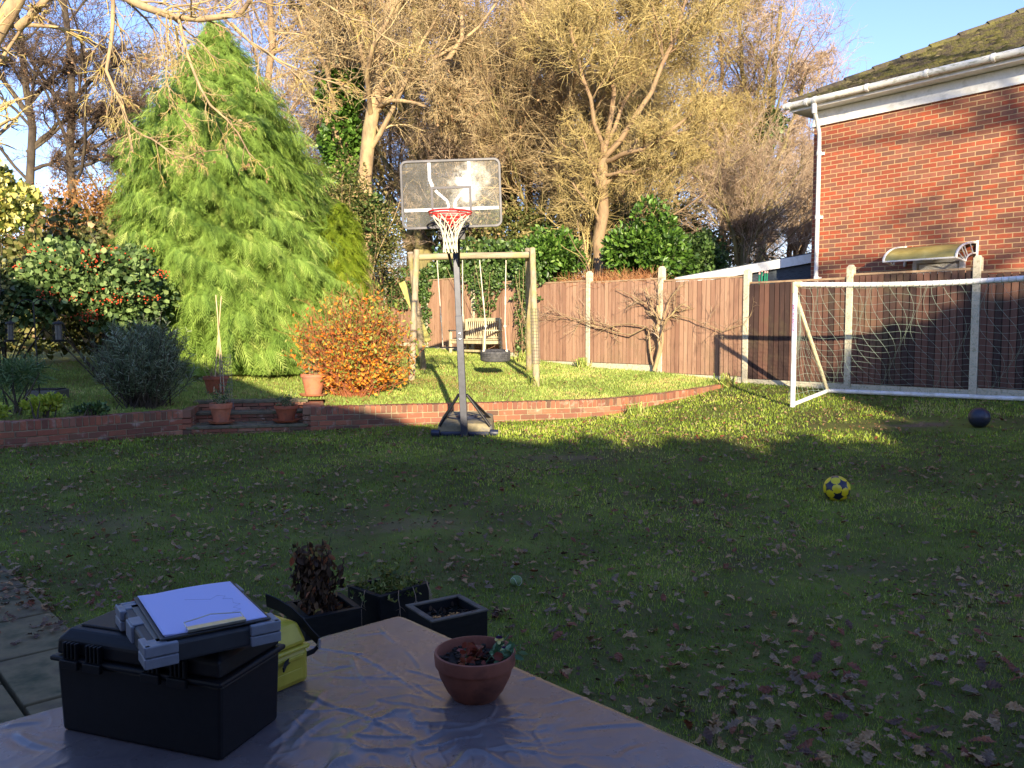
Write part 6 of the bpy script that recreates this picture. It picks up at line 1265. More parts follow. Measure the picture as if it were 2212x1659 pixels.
# yellow green spreading tree
Y = 21.0; J = px(1302, 345, Y); tr = [([px(1292, 600, Y), px(1294, 480, Y), px(1300, 400, Y), J], .165, .13), ([J, px(1318, 280, Y), px(1322, 180, Y), px(1300, 60, Y), px(1290, -60, Y)], .075, .035), ([J, px(1340, 300, Y-.3), px(1390, 230, Y-.4), px(1440, 130, Y-.5), px(1480, 20, Y-.5), px(1500, -60, Y)], .075, .03), ([px(1300, 350, Y), px(1296, 290, Y-.5), px(1270, 200, Y-.8), px(1235, 80, Y-1), px(1220, -30, Y-1)], .06, .03),
    ([px(1306, 350, Y), px(1360, 330, Y-.8), px(1430, 300, Y-1), px(1500, 240, Y-1.2)], .07, .03), ([px(1300, 380, Y), px(1350, 372, Y-.5), px(1420, 360, Y-.8), px(1490, 330, Y-1)], .05, .02), ([px(1302, 345, Y), px(1330, 260, Y+.8), px(1400, 120, Y+1), px(1430, -20, Y+1)], .06, .03)]
th, fi, ap, r = skeleton(206, rooted(tr), lv(n0=11)); add_tree('yellow_twigged_tree', 'wide yellow green twiggy tree filling the top centre right', 'tree', px(1292, 600, Y), th, fi, bark_o, tw_yel, extra=[('dry_leaves', dryleaves(ap, r, 500), dead_m)])
# leaning bare branch by the laurels
tr = [([px(1300, 545, 19), px(1340, 520, 18.9), px(1400, 490, 18.7), px(1470, 450, 18.5), px(1540, 415, 18.3)], .05, .012)]; th, fi, ap, r = skeleton(207, rooted(tr), [dict(n=12, t0=.2, ang=.5, lr=.35, rr=.5, K=5, S=5, curl=.12, rmin=.008), dict(n=7, t0=.1, ang=.5, lr=.5, rr=.6, K=4, S=3, curl=.2, rmin=.005)]); add_tree('leaning_sapling', 'low bare sapling leaning right over the glossy laurel', 'tree', px(1300, 545, 19), th, fi, bark_o, tw_yel)
# right hand trees against the sky
Y = 30.0; tr = [([px(1640, 600, Y), px(1635, 440, Y), px(1648, 320, Y), px(1660, 220, Y), px(1668, 120, Y), px(1680, 20, Y)], .20, .06), ([px(1640, 400, Y), px(1690, 330, Y), px(1720, 240, Y), px(1745, 150, Y)], .10, .03), ([px(1650, 310, Y), px(1610, 200, Y), px(1600, 80, Y), px(1600, -20, Y)], .11, .04), ([px(1640, 420, Y), px(1590, 330, Y), px(1560, 220, Y)], .08, .03)]
th, fi, ap, r = skeleton(208, rooted(tr), lv(n0=10)); add_tree('bare_tree', 'tall brown twigged tree with ivy against the sky left of the house', 'tree', px(1640, 600, Y), th, fi, bark_g, tw_br, extra=[('ivy', ivyon([px(1622, 340, Y), px(1648, 290, Y), px(1662, 250, Y)], .5, 1500, r, .15), ivy_m), ('dry_leaves', dryleaves(ap, r, 1800, .08), dead_m)])
Y = 34.0; tr = [([px(1730, 600, Y), px(1735, 480, Y), px(1750, 360, Y), px(1770, 260, Y)], .14, .04), ([px(1740, 460, Y), px(1790, 380, Y), px(1810, 300, Y), px(1815, 240, Y)], .07, .03), ([px(1733, 470, Y), px(1700, 360, Y), px(1690, 260, Y)], .07, .03)]
th, fi, ap, r = skeleton(209, rooted(tr), lv(n0=9)); add_tree('bare_tree', 'smaller brown tree just above the left end of the roof', 'tree', px(1730, 600, Y), th, fi, bark_o, tw_br, extra=[('dry_leaves', dryleaves(ap, r, 900, .08), dead_m)])
# multi-stemmed brown thicket right of the yellow tree
r = np.random.default_rng(210); Y = 22.0; b = np.array(px(1600, 590, Y)); tr = []
for k in range(9): a = r.uniform(-1, 1); tr.append(([b, b+np.array([a*.5, r.normal(0, .3), 1.3]), b+np.array([a*1.5, r.normal(0, .5), 2.7])], .05, .015))
th, fi, ap, r = skeleton(210, rooted(tr), [dict(n=12, t0=.15, ang=.5, lr=.5, rr=.5, K=5, S=5, curl=.15, rmin=.008), dict(n=12, t0=.1, ang=.6, lr=.6, rr=.55, K=4, S=3, curl=.22, rmin=.006), dict(n=9, t0=.1, ang=.6, lr=.55, rr=.7, K=3, S=3, curl=.28, rmin=.0045)]); add_tree('leafless_shrub', 'tall many stemmed leafless shrub left of the house corner', 'shrub', tuple(b), th, fi, bark_g, tw_br, tname='stem', cname='twigs')
r = np.random.default_rng(214); Y = 25.0; b = np.array(px(1690, 600, Y)); tr = []
for k in range(8): a = r.uniform(-1, 1); tr.append(([b+np.array([a*.4, 0, 0]), b+np.array([a*.9, r.normal(0, .3), 1.4]), b+np.array([a*1.8, r.normal(0, .5), 3.0])], .05, .015))
th, fi, ap, r = skeleton(214, tr, [dict(n=12, t0=.15, ang=.5, lr=.5, rr=.5, K=5, S=5, curl=.15, rmin=.009), dict(n=12, t0=.1, ang=.6, lr=.6, rr=.55, K=4, S=3, curl=.22, rmin=.007), dict(n=9, t0=.1, ang=.6, lr=.55, rr=.7, K=3, S=3, curl=.28, rmin=.006)]); add_tree('leafless_shrub', 'brown leafless shrub hard against the left side of the house', 'shrub', tuple(b), th, fi, bark_o, tw_br, tname='stem', cname='twigs')
# dark oaks top left
Y = 27.0
for (xb, pts_, lab, sd_) in ((150, [(150, 400), (150, 300), (165, 200), (150, 100), (120, 0), (110, -100)], 'dark oak with spreading branches at top left', 211), (60, [(60, 400), (55, 300), (60, 190), (40, 90), (20, -30)], 'dark oak nearest the left edge of the sky', 212)):
    tr = [([px(x, y, Y) for x, y in pts_], .16, .08), ([px(xb, 330, Y), px(xb+60, 270, Y), px(xb+150, 240, Y)], .09, .03), ([px(xb+5, 250, Y), px(xb-50, 180, Y), px(xb-90, 110, Y)], .10, .04), ([px(xb+5, 220, Y), px(xb+60, 160, Y), px(xb+110, 130, Y)], .09, .03), ([px(xb, 370, Y), px(xb+70, 345, Y), px(xb+130, 330, Y)], .07, .02)]
    th, fi, ap, r = skeleton(sd_, rooted(tr), lv(n0=10, curl1=.26, curl2=.3, curl3=.3, trop1=(0, 0, 0), trop2=(0, 0, 0))); add_tree('dark_oak', lab, 'tree', px(xb, 400, Y), th, fi, bark_d, tw_dk, extra=[('dry_leaves', dryleaves(ap, r, 1200, .07), dead_m)])
# lichened branches overhanging from the near left: one tree standing outside the frame
Y = 13.0; T0 = px(-90, 500, Y); tr = [([(T0[0], T0[1], .6), px(-80, 300, Y), px(-30, 140, Y), px(18, 70, Y), px(45, -20, Y), px(70, -120, Y)], .17, .11), ([px(60, -110, Y), px(150, -60, Y), px(230, -30, Y-.3), px(300, 5, Y-.5), px(370, 30, Y-.7), px(410, 45, Y-.8), px(500, 48, Y-1), px(545, 20, Y-1.1), px(560, -20, Y-1.1)], .085, .03),
    ([px(240, -40, Y-.3), px(246, 40, Y-.4), px(240, 100, Y-.5), px(230, 160, Y-.6), px(262, 225, Y-.7), px(280, 280, Y-.8), px(290, 330, Y-.9)], .035, .015), ([px(285, 275, Y-.8), px(340, 310, Y-1), px(380, 345, Y-1.1), px(420, 330, Y-1.2), px(480, 320, Y-1.3)], .016, .005),
    ([px(385, 30, Y-.7), px(395, 100, Y-.9), px(420, 160, Y-1), px(445, 220, Y-1.1), px(500, 260, Y-1.2), px(540, 330, Y-1.3)], .026, .008), ([px(500, 50, Y-1), px(540, 90, Y-1.2), px(600, 130, Y-1.3), px(680, 165, Y-1.4), px(760, 190, Y-1.5)], .022, .008), ([px(540, 90, Y-1.2), px(590, 120, Y-1.4), px(640, 170, Y-1.5), px(700, 240, Y-1.6)], .014, .005),
    ([px(360, 25, Y-.7), px(365, 90, Y-.8), px(358, 180, Y-.9), px(380, 240, Y-1), px(420, 290, Y-1)], .014, .005), ([px(620, -60, Y-1), px(700, 10, Y-1.1), px(800, 60, Y-1.2), px(900, 120, Y-1.3)], .02, .006), ([px(40, 60, Y), px(90, 10, Y-.2), px(130, -40, Y-.2)], .07, .04)]
th, fi, ap, r = skeleton(213, rooted(tr), [dict(n=17, t0=.15, ang=.7, lr=.26, rr=.36, K=6, S=5, curl=.16, rmin=.006, maxl=1.5, trop=(0, 0, -.05)), dict(n=6, t0=.15, ang=.7, lr=.5, rr=.6, K=5, S=3, curl=.2, rmin=.0045, maxl=.8, trop=(0, 0, -.07)), dict(n=3, t0=.2, ang=.7, lr=.5, rr=.7, K=3, S=3, curl=.25, rmin=.0035, maxl=.4, trop=(0, 0, -.08))]); add_tree('overhanging_tree', 'near tree whose lichened branches hang across the top left', 'tree', (T0[0], T0[1], .6), th, fi, bark_p, tw_lich, cname='twigs', extra=[('dry_leaves', dryleaves(ap, r, 420, .05), dead_m)])
# backdrop wood: trees one behind another, copies of three kinds
protos = []
for sd_, bm, tm_ in ((301, bark_g, tw_gold), (302, bark_d, tw_br), (303, bark_o, tw_yel)):
    r = np.random.default_rng(sd_); tr = [([(0, 0, 0), (.2, 0, 3), (-.1, .1, 6), (.3, 0, 9), (.2, 0, 12)], .20, .05), ([(.1, 0, 3), (1.0, .4, 5.5), (1.6, .2, 9)], .10, .03), ([(0, 0, 4), (-1.1, -.4, 6.5), (-1.7, 0, 10)], .09, .03)]
    th, fi, ap, r = skeleton(sd_, rooted(tr), lv(n0=11, t00=.12, rmin3=.0075)); protos.append((th, fi, dryleaves(ap, r, 900, .08), bm, tm_))
far = [(-12.5, 31, 0, 1.0), (-9.5, 34, 2, .8), (-3.4, 29, 0, 1.15), (-1.2, 31, 1, 1.1), (.6, 28, 2, 1.0), (2.2, 32, 0, 1.1), (4.2, 29, 2, 1.05), (6.0, 33, 1, 1.0), (7.6, 30, 2, .95), (-5.8, 33, 1, 1.05), (10.5, 37, 1, .8), (-1.9, 25.5, 1, .8), (.9, 25, 0, .9), (3.4, 26.5, 2, .9), (-15, 36, 1, .9)]
labs = ['golden twigged tree in the far wood', 'brown twigged tree in the far wood', 'yellowish twigged tree in the far wood']; meshes = {}
for k, (x, y, ki, sc) in enumerate(far):
    th, fi, dl, bm, tm_ = protos[ki]; o = thing('woodland_tree', labs[ki]+' beyond the fence', 'tree', (x, y, .7), k*1.3, 'trees of the far wood'); o.scale = (sc,)*3
    if ki not in meshes:
        V, F, A = joinm(th); a = link('trunk', npmesh('trunk', V, F, A, True), bm, o); V, F, A = joinm(fi); b = link('crown', npmesh('crown', V, F, A), tm_, o); V, F, A = dl; c = link('dry_leaves', npmesh('dry_leaves', V, F, A), dead_m, o); meshes[ki] = (a, b, c)
    else:
        for s_ in meshes[ki]: c = s_.copy(); COL.objects.link(c); c.parent = o
# evergreen mass far behind the trunks
r = np.random.default_rng(401)
for (x, y, z, rx, rz, lab, n) in ((-1.2, 26, 5.0, 1.6, 2.4, 'dark evergreen holly behind the arching limb', 9000), (4.2, 25.5, 4.2, 2.2, 2.0, 'dark evergreen behind the yellow tree trunk', 9000)):
    bushy('evergreen_tree', lab, 'tree', (x, y, 1), (x, y, z), (rx, 1.0, rz), n, .11, under_m, bark_d, 'ivy', int(400+abs(x)*3), 26, .4, .4, .9, 0, 20)
bushy('distant_undergrowth', 'brown undergrowth along the foot of the wood', 'undergrowth', (-1, 27.5, 1), (0, 27.5, 2.8), (19, 1.2, 2.5), 80000, .14, leafmat('wood_floor_growth', [(0, S(104, 90, 62)), (.5, S(142, 120, 84)), (.8, S(118, 118, 68)), (1, S(176, 150, 112))], .7, .2, .2), bark_d, 'needle', 402, 120, .12, .2, .9, 0, 60)
# ------------------------------------------------------------------ plants in the three square planters
def planterpts(p, r, n, w, d): a = p.rotation_euler[2]; x = r.uniform(-w, w, n); y = r.uniform(-d, d, n); return np.stack([p.location.x+x*math.cos(a)-y*math.sin(a), p.location.y+x*math.sin(a)+y*math.cos(a)], -1)
r = np.random.default_rng(501); q = planterpts(plM, r, 90, .12, .10); z = plM.location.z+hM-.02; P0 = np.c_[q, np.full(90, z)]; pts, ra = grow(r, P0, np.c_[r.normal(0, .9, (90, 2)), np.full(90, .8)], r.uniform(.06, .2, 90), np.full(90, .0014), 5, .3, (0, 0, -.16), .5); V, F = tubes(pts, ra, 3); b = P0.mean(0)
o = thing('straggly_plant', 'straggly yellow green plant spilling over its square planter', 'plant', tuple(b)); link('stem', npmesh('stem', V-b, F, r.uniform(0, 1, len(V))), leafmat('straw_stems', [(0, S(120, 100, 60)), (1, S(170, 150, 100))], .8, 0, .2), o)
i = np.repeat(np.arange(90), 16); t = r.uniform(.2, 5, len(i)); j = np.clip(t.astype(int), 0, 4); f = (t-j)[:, None]; P = pts[i, j]*(1-f)+pts[i, j+1]*f; V, F, A = leaves(r, P, frames(r, len(P), np.tile([0, 0, .5], (len(P), 1)), .8), .024*r.uniform(.6, 1.4, len(P)), 'broad'); link('leaves', npmesh('leaves', V-b, F, A), leafmat('weed_leaves', [(0, S(70, 84, 34)), (.6, S(112, 124, 50)), (1, S(160, 156, 80))], .5, .2, .3), o)
hang = []; 
for (dx, dy, L) in ((-.16, -.02, .26), (-.05, -.14, .30), (.03, -.15, .28), (.14, -.13, .14), (.17, -.08, .12), (.12, -.15, .2)):
    a = plM.rotation_euler[2]; hang.append(([(plM.location.x+dx*math.cos(a)-dy*math.sin(a), plM.location.y+dx*math.sin(a)+dy*math.cos(a), z+.04), (plM.location.x+1.12*(dx*math.cos(a)-dy*math.sin(a)), plM.location.y+1.12*(dx*math.sin(a)+dy*math.cos(a))-.01, z-.02), (plM.location.x+1.15*(dx*math.cos(a)-dy*math.sin(a)), plM.location.y+1.15*(dx*math.sin(a)+dy*math.cos(a))-.015, z-L)], .0018, .001))
th, fi, ap, r = skeleton(502, hang, [dict(n=12, t0=.2, ang=.9, lr=.12, rr=.8, K=3, S=3, curl=.3, rmin=.001, trop=(0, 0, -.1))]); V, F, A = joinm(th+fi); link('hanging_stem', npmesh('hanging_stem', V-b, F, A), tw_br, o)
# dead brown plant
dkleaf = leafmat('withered_leaves', [(0, S(48, 36, 28)), (.5, S(78, 58, 42)), (.85, S(120, 92, 60)), (.93, S(160, 84, 50)), (1, S(170, 160, 90))], .7, .15, .3); r = np.random.default_rng(503); n = 26; q = planterpts(plL, r, n, .055, .055); z = plL.location.z+hL-.05; P0 = np.c_[q, np.full(n, z)]; P0[:, 0] -= .02
pts, ra = grow(r, P0, np.c_[r.normal(0, .16, (n, 2)), np.ones(n)], r.uniform(.18, .38, n), np.full(n, .0038), 7, .10, (0, 0, .05), .5); V, F = tubes(pts, ra, 5); b = P0.mean(0); o = thing('withered_plant', 'withered brown plant standing tall in the left square planter', 'dead plant', tuple(b)); link('stem', npmesh('stem', V-b, F, r.uniform(0, .6, len(V)), True), dkleaf, o)
m = 1500; i = r.integers(0, n, m); t = (r.uniform(0, 1, m)**.6)*7; j = np.clip(t.astype(int), 0, 6); f = (t-j)[:, None]; P = pts[i, j]*(1-f)+pts[i, j+1]*f+r.normal(0, .012, (m, 3)); V, F, A = leaves(r, P, frames(r, m, np.tile([0, 0, -1.1], (m, 1)), .55), (.034*r.uniform(.4, 1.5, m)), 'broad', np.clip(r.uniform(0, .9, m)+.12*(P[:, 2]-z > .27), 0, 1)); link('withered_leaves', npmesh('withered_leaves', V-b, F, A), dkleaf, o)
r = np.random.default_rng(504); q = planterpts(plL, r, 160, .10, .10); P = np.c_[q, np.full(160, z+.01)+r.uniform(0, .03, 160)]; V, F, A = leaves(r, P, frames(r, 160, np.tile([0, 0, .1], (160, 1)), 1), .04, 'round'); o = link('leaf_litter', npmesh('leaf_litter', V, F, A), dkleaf); tag(o, 'dead leaf litter lying on the soil of the left planter', 'leaf litter', None, 'stuff')
# twigs and rotted leaves in the water planter
r = np.random.default_rng(505); q = planterpts(plR, r, 46, .11, .10); zz = plR.location.z+hR-.036; P = np.c_[q, np.full(46, zz)+r.uniform(0, .006, 46)]; V, F, A = leaves(r, P, frames(r, 46, np.tile([0, 0, .05], (46, 1)), .8), .026, 'round', r.uniform(0, .6, 46)); o = link('floating_leaves', npmesh('floating_leaves', V, F, A), dkleaf); tag(o, 'rotting leaves floating in the planter of water', 'leaf litter', None, 'stuff')
n = 16; q = planterpts(plR, r, n, .11, .10); P0 = np.c_[q, np.full(n, zz)]; pts, ra = grow(r, P0, np.c_[r.normal(0, 1, (n, 2)), r.uniform(0, .9, n)], r.uniform(.03, .12, n), np.full(n, .002), 4, .3, (0, 0, -.05), .5); V, F = tubes(pts, ra, 4); b = P0.mean(0); o = thing('dead_twigs', 'dead black twigs sticking out of the planter of water', 'twigs', tuple(b)); link('twigs', npmesh('twigs', V-b, F, r.uniform(0, .5, len(V))), dkleaf, o)
# low green shrub between table and planters
bushy('low_green_plant', 'small leaved green plant poking up behind the far table edge', 'plant', (-.86, 3.05, .0), (-.84, 3.02, .28), (.32, .14, .13), 620, .028, leafmat('small_green_leaves', [(0, S(70, 88, 40)), (.6, S(108, 124, 58)), (1, S(150, 152, 84))], .5, .2, .3), bark_d, 'broad', 506, 16, .3, .3, .6, .5, 14, sr=.004)
# violas in the bowl
vg = leafmat('viola_leaves', [(0, S(60, 96, 62)), (.6, S(90, 130, 86)), (1, S(130, 160, 116))], .45, .2, .4); rdl = leafmat('russet_bowl_leaves', [(0, S(96, 44, 34)), (.6, S(136, 66, 48)), (1, S(160, 96, 60))], .5, .2, .3)
r = np.random.default_rng(507); B = np.array(bwl.location)
def cluster(name, label, cx, cy, z, n, sp_, size, mat, kind, up, ns, cat='plant'):
    P0 = B+np.c_[cx+r.normal(0, sp_*.3, ns), cy+r.normal(0, sp_*.3, ns), np.full(ns, .095)]; pts, ra = grow(r, P0, np.c_[r.normal(0, .7, (ns, 2)), np.ones(ns)], np.full(ns, z)*r.uniform(.5, 1, ns), np.full(ns, .0011), 5, .2, (0, 0, .02), .6); V, F = tubes(pts, ra, 4); b = B+np.array([cx, cy, .095]); o = thing(name, label, cat, tuple(b)); link('stem', npmesh('stem', V-b, F, r.uniform(0, 1, len(V))), vg, o)
    i = r.integers(0, ns, n); t = r.uniform(1, 5, n); j = np.clip(t.astype(int), 0, 4); f = (t-j)[:, None]; P = pts[i, j]*(1-f)+pts[i, j+1]*f; V, F, A = leaves(r, P, frames(r, n, np.tile([0, 0, up], (n, 1)), .8), size*r.uniform(.6, 1.3, n), kind); link('leaves', npmesh('leaves', V-b, F, A), mat, o); return o, pts
vi, vp = cluster('viola_plant', 'viola with green leaves and two purple and yellow flowers', .058, -.005, .055, 60, .05, .026, vg, 'broad', .3, 14, 'flower'); cluster('red_leaved_plant', 'low russet leaved plant in the middle of the bowl', -.005, -.01, .045, 46, .06, .024, rdl, 'round', .2, 12)
pur = simple('purple_petal', S(66, 34, 96), S(84, 46, 116), 90, .6, bs_=0); yel_ = simple('yellow_petal', S(228, 214, 120), S(240, 228, 150), 90, .6, bs_=0)
for (cx, cy, cz, lab) in ((.060, .0, .145, 'a'), (.074, -.012, .122, 'b')):
    c = Vector((cx, cy, cz)); base = vi.location-bwl.location; c = c-base
    st_ = MB(); st_.tube([c+Vector((-.005, 0, -.05)), c+Vector((.003, .002, -.02)), c+Vector((0, .004, 0))], .0009, 5); fl = st_.build('flower_stalk', vg, vi)
    for nm, mat, angs, L in (('upper_petal', pur, (60, 120), .0125), ('lower_petal', yel_, (175, 270, 365), .0115)):
        m = MB()
        for a in angs:
            a = math.radians(a); d = Vector((math.cos(a), -.35, math.sin(a))).normalized(); s_ = d.cross(Vector((0, -1, .25))).normalized(); ring_ = []
            for k in range(8): q = 2*math.pi*k/8; ring_.append(c+d*(L*.55+L*.5*math.cos(q))+s_*(L*.42*math.sin(q))+Vector((0, -.0015*math.cos(q), 0)))
            m.add([c+d*L*.55+Vector((0, -.001, 0))]+ring_, [(0, 1+k, 1+(k+1) % 8) for k in range(8)])
        m.build(nm, mat, fl)
    m = MB(); m.lathe([(.0001, .002), (.0018, .001), (.002, 0)], (0, 0, 0), 8); m.v = [tuple(c+Vector((a, -.003-z_, b_))) for a, b_, z_ in m.v]; m.build('flower_eye', simple('flower_eye', S(220, 170, 30), None, 9, .6, bs_=0), fl)

# ------------------------------------------------------------------ fallen oak leaves
def oak_outline():
    pts = [(0, 0), (.05, .05), (.16, .14), (.12, .22), (.27, .33), (.17, .42), (.34, .55), (.2, .62), (.27, .76), (.13, .82), (.10, .93), (0, 1.0)]; return pts
def oak_mesh(name, seed, curl, cup):
    r = random.Random(seed); o = oak_outline(); V = []; F = []; n = len(o)
    for x, y in o: z = curl*math.sin(y*3.0)+.05*r.uniform(-1, 1); V.append((0, y-.5, z+.02))
    for s_ in (1, -1):
        for x, y in o[1:-1]:
            x = x*r.uniform(.8, 1.15); z = curl*math.sin(y*3.0)+cup*x*x*6+.05*r.uniform(-1, 1); V.append((s_*x, y-.5+.03*r.uniform(-1, 1), z))
    m = n-2
    def L(i): return n+i-1
    def R(i): return n+m+i-1
    for f in (L, R):
        F.append((0, f(1), 1) if f is L else (0, 1, f(1)))
        for i in range(1, m): F.append((i, f(i), f(i+1), i+1) if f is L else (i, i+1, f(i+1), f(i)))
        F.append((m, f(m), n-1) if f is L else (m, n-1, f(m)))
    k = len(V); V += [(-.012, -.5, 0), (.012, -.5, 0), (.02, -.72, .04)]; F.append((k, k+1, k+2)); return V, F
def deadmat(name, a, b, rough=.42):
    m, nt, bs = mk(name); v = coords(nt, 'Generated'); nt.links.new(ramp(nt, noise(nt, v, 3, 3), [(.35, a), (.65, b)]), bs.inputs['Base Color']); bs.inputs['Roughness'].default_value = .55; bs.inputs['Specular IOR Level'].default_value = .25; return m
dm_ = [deadmat('leaf_grey_brown', S(126, 100, 70), S(156, 130, 96)), deadmat('leaf_tan', S(140, 106, 68), S(168, 134, 92)), deadmat('leaf_russet', S(104, 58, 40), S(128, 74, 48)), deadmat('leaf_dull_purple', S(104, 84, 66), S(130, 108, 86)), deadmat('leaf_dark', S(76, 54, 44), S(98, 72, 56))]
lib = []
for k in range(12):
    V, F = oak_mesh('leaf', k, [.10, .18, -.06, .04][k % 4], [.12, .28, .04, -.12][(k//2) % 4]); me = bpy.data.meshes.new('fallen_leaf'); me.from_pydata(V, [], F); me.update(); me.materials.append(dm_[[0, 1, 3, 0, 2, 1, 4, 4, 0, 1, 2, 3][k]]); lib.append((me, V, F))
r = np.random.default_rng(601)
def density(x, y):
    d = .34+.8*np.clip((5.2-y)/2.2, 0, 1)*np.clip((x-.2)/1.2, 0, 1)+.6*np.exp(-((x+2.8)/.5)**2-((y-4.9)/.6)**2)+.35*np.exp(-((x+1.5)/2.0)**2-((y-6.2)/1.3)**2)
    d *= .4+1.2*(np.sin(x*3.3+np.sin(y*2.1)*2)*np.sin(y*2.9+1.1)+1)/2; return np.clip(d, 0, 1.6)
N = 39000; ys_ = 2.9+11.2*r.uniform(0, 1, N)**.9; xs_ = r.uniform(-1, 1, N)*(.66*ys_+1.2); keep = (r.uniform(0, 1.6, N) < density(xs_, ys_)*.62) & (ys_ < wally(xs_)-.05) & (((xs_-PIV[0])*.729+(ys_-PIV[1])*.684) < -.1) & ~((np.abs(xs_-hx) < .45) & (np.abs(ys_-hy-.4) < .6))
# keep the table, planters clear
def in_rect(x, y, c, u, v, a, b): dx, dy = x-c[0], y-c[1]; return (np.abs(dx*u[0]+dy*u[1]) < a) & (np.abs(dx*v[0]+dy*v[1]) < b)
for p in (plR, plM, plL): keep &= np.hypot(xs_-p.location.x, ys_-p.location.y) > .22
xs_, ys_ = xs_[keep], ys_[keep]
pat = in_patio(xs_, ys_); ok = ~pat | ((xs_ < -2.2) & (r.uniform(0, 1, len(xs_)) < .35)); xs_, ys_ = xs_[ok], ys_[ok]
# drift of leaves along the patio's lawn edge
nd = 170; t = r.uniform(-1.6, .5, nd); off_ = np.abs(r.normal(0, .16, nd)); dxs = -2.62+pu.x*t+pv.x*(off_-.05); dys = 4.60+pu.y*t+pv.y*(off_-.05); kk = r.uniform(0, 1, nd) < .9
xs_ = np.concatenate([xs_, dxs[kk]]); ys_ = np.concatenate([ys_, dys[kk]])
zs_ = glow(xs_, ys_)+.012; pt = in_patio(xs_, ys_); zs_ = np.where(pt, .052, zs_+.006)
order = np.argsort(np.hypot(xs_, ys_)); vis = [i for i in order if True]
big = []; rest = []
for i in order:
    x, y = xs_[i], ys_[i]; sx = 1106+1780*x/y; sy = 712+1780*(CAMZ-zs_[i])/y
    if sy > 1700 or sx < -20 or sx > 2230:
        rest.append(i); continue
    hidden = (sx < 1600 and sy > 1337 and sy > 1337+(sx-860)*.444 and sx > 860) or (sx <= 860 and sy > 1337+(860-sx)*.275)
    if hidden: continue
    (big if len(big) < 300 else rest).append(i)
def leafmtx(i, s):
    return Matrix.Translation((xs_[i], ys_[i], zs_[i]+s*.10)) @ Matrix.Rotation(r.uniform(0, 6.28), 4, 'Z') @ Matrix.Rotation(r.normal(0, .32), 4, 'X') @ Matrix.Rotation(r.normal(0, .32)+(math.pi if r.random() < .3 else 0), 4, 'Y') @ Matrix.Scale(s, 4)
for i in big:
    me = lib[int(r.integers(0, 12))][0]; o = bpy.data.objects.new('fallen_leaf', me); COL.objects.link(o); o.matrix_world = leafmtx(i, float(r.uniform(.04, .088))); tag(o, 'curled dry oak leaf lying on the near lawn or patio edge', 'leaf', 'oak leaves fallen on the near lawn')
groups = {}
for i in rest:
    k = int(r.integers(0, 12)); M = np.array(leafmtx(i, float(r.uniform(.03, .068)))); V = np.array(lib[k][1]); groups.setdefault(k, []).append((V @ M[:3, :3].T+M[:3, 3], lib[k][2]))
vs = []; fs = []; mi = []; o_ = 0
for k, L in groups.items():
    for V, F in L:
        vs.append(V); fs += [tuple(a+o_ for a in f) for f in F]; mi += [[0, 1, 3, 0, 2, 1, 3, 4, 0, 1, 2, 3][k]]*len(F); o_ += len(V)
me = bpy.data.meshes.new('leaf_scatter'); me.from_pydata(np.concatenate(vs).tolist(), [], fs)
for m in dm_: me.materials.append(m)
me.polygons.foreach_set('material_index', mi); me.update(); o = bpy.data.objects.new('leaf_scatter', me); COL.objects.link(o); tag(o, 'dry oak leaves scattered thinly over the farther lower lawn', 'leaves', None, 'stuff')
# broken leaf bits and dead grass between the blades
r = np.random.default_rng(640); n = 15000; y = 3+10.5*r.uniform(0, 1, n); x = r.uniform(-1, 1, n)*(.66*y+.3); k = (y < wally(x)-.05) & (((x-PIV[0])*.729+(y-PIV[1])*.684) < -.1) & ~in_patio(x, y) & (r.uniform(0, 1, n) < .35+.65*(np.sin(x*2.1+np.sin(y*1.7)*2) > -.1)); x, y = x[k], y[k]; P = np.stack([x, y, glow(x, y)+r.uniform(.008, .026, len(x))], -1); V, F, A = leaves(r, P, frames(r, len(P), np.tile([0, 0, 0.], (len(P), 1)), .5)*np.array([1, 1, .45])[None, None, :], r.uniform(.012, .036, len(P)), 'round'); o = link('leaf_fragments', npmesh('leaf_fragments', V, F, A), leafmat('leaf_bits', [(0, S(66, 46, 34)), (.4, S(104, 78, 56)), (.75, S(134, 106, 80)), (.9, S(118, 66, 42)), (1, S(158, 134, 104))], .7, 0, .3)); tag(o, 'small broken leaf bits caught among the lawn grass', 'leaf bits', None, 'stuff')
# leaves on the upper lawn, on the steps and along the wall tops
def scatter_np(name, label, x, y, z, size, seed):
    r = np.random.default_rng(seed); n = len(x); vs = []; fs = []; mi = []; o_ = 0
    for a, b, c in zip(x, y, z):
        k = int(r.integers(0, 12)); s = size*r.uniform(.6, 1.2); M = Matrix.Translation((a, b, c+s*.08)) @ Matrix.Rotation(r.uniform(0, 6.28), 4, 'Z') @ Matrix.Rotation(r.normal(0, .3), 4, 'X') @ Matrix.Scale(s, 4); M = np.array(M); V = np.array(lib[k][1]) @ M[:3, :3].T+M[:3, 3]; vs.append(V); fs += [tuple(q+o_ for q in f) for f in lib[k][2]]; mi += [[0, 1, 3, 0, 2, 1, 3, 4, 0, 1, 2, 3][k]]*len(lib[k][2]); o_ += len(V)
    me = bpy.data.meshes.new(name); me.from_pydata(np.concatenate(vs).tolist(), [], fs)
    for m in dm_: me.materials.append(m)
    me.polygons.foreach_set('material_index', mi); me.update(); o = bpy.data.objects.new(name, me); COL.objects.link(o); tag(o, label, 'leaves', None, 'stuff')
r = np.random.default_rng(610); n = 900; x = r.uniform(-8, 3.8, n); y = wally(x)+.3+r.uniform(0, 1, n)**1.5*8; k = (((x-PIV[0])*.729+(y-PIV[1])*.684) < -.15) & ~((x > -4.5) & (x < -2.7) & (y < wally(x)+1)); x, y = x[k], y[k]; scatter_np('upper_leaf_scatter', 'fallen leaves on the grass of the upper lawn', x, y, gup(x, y)+.02, .06, 611)
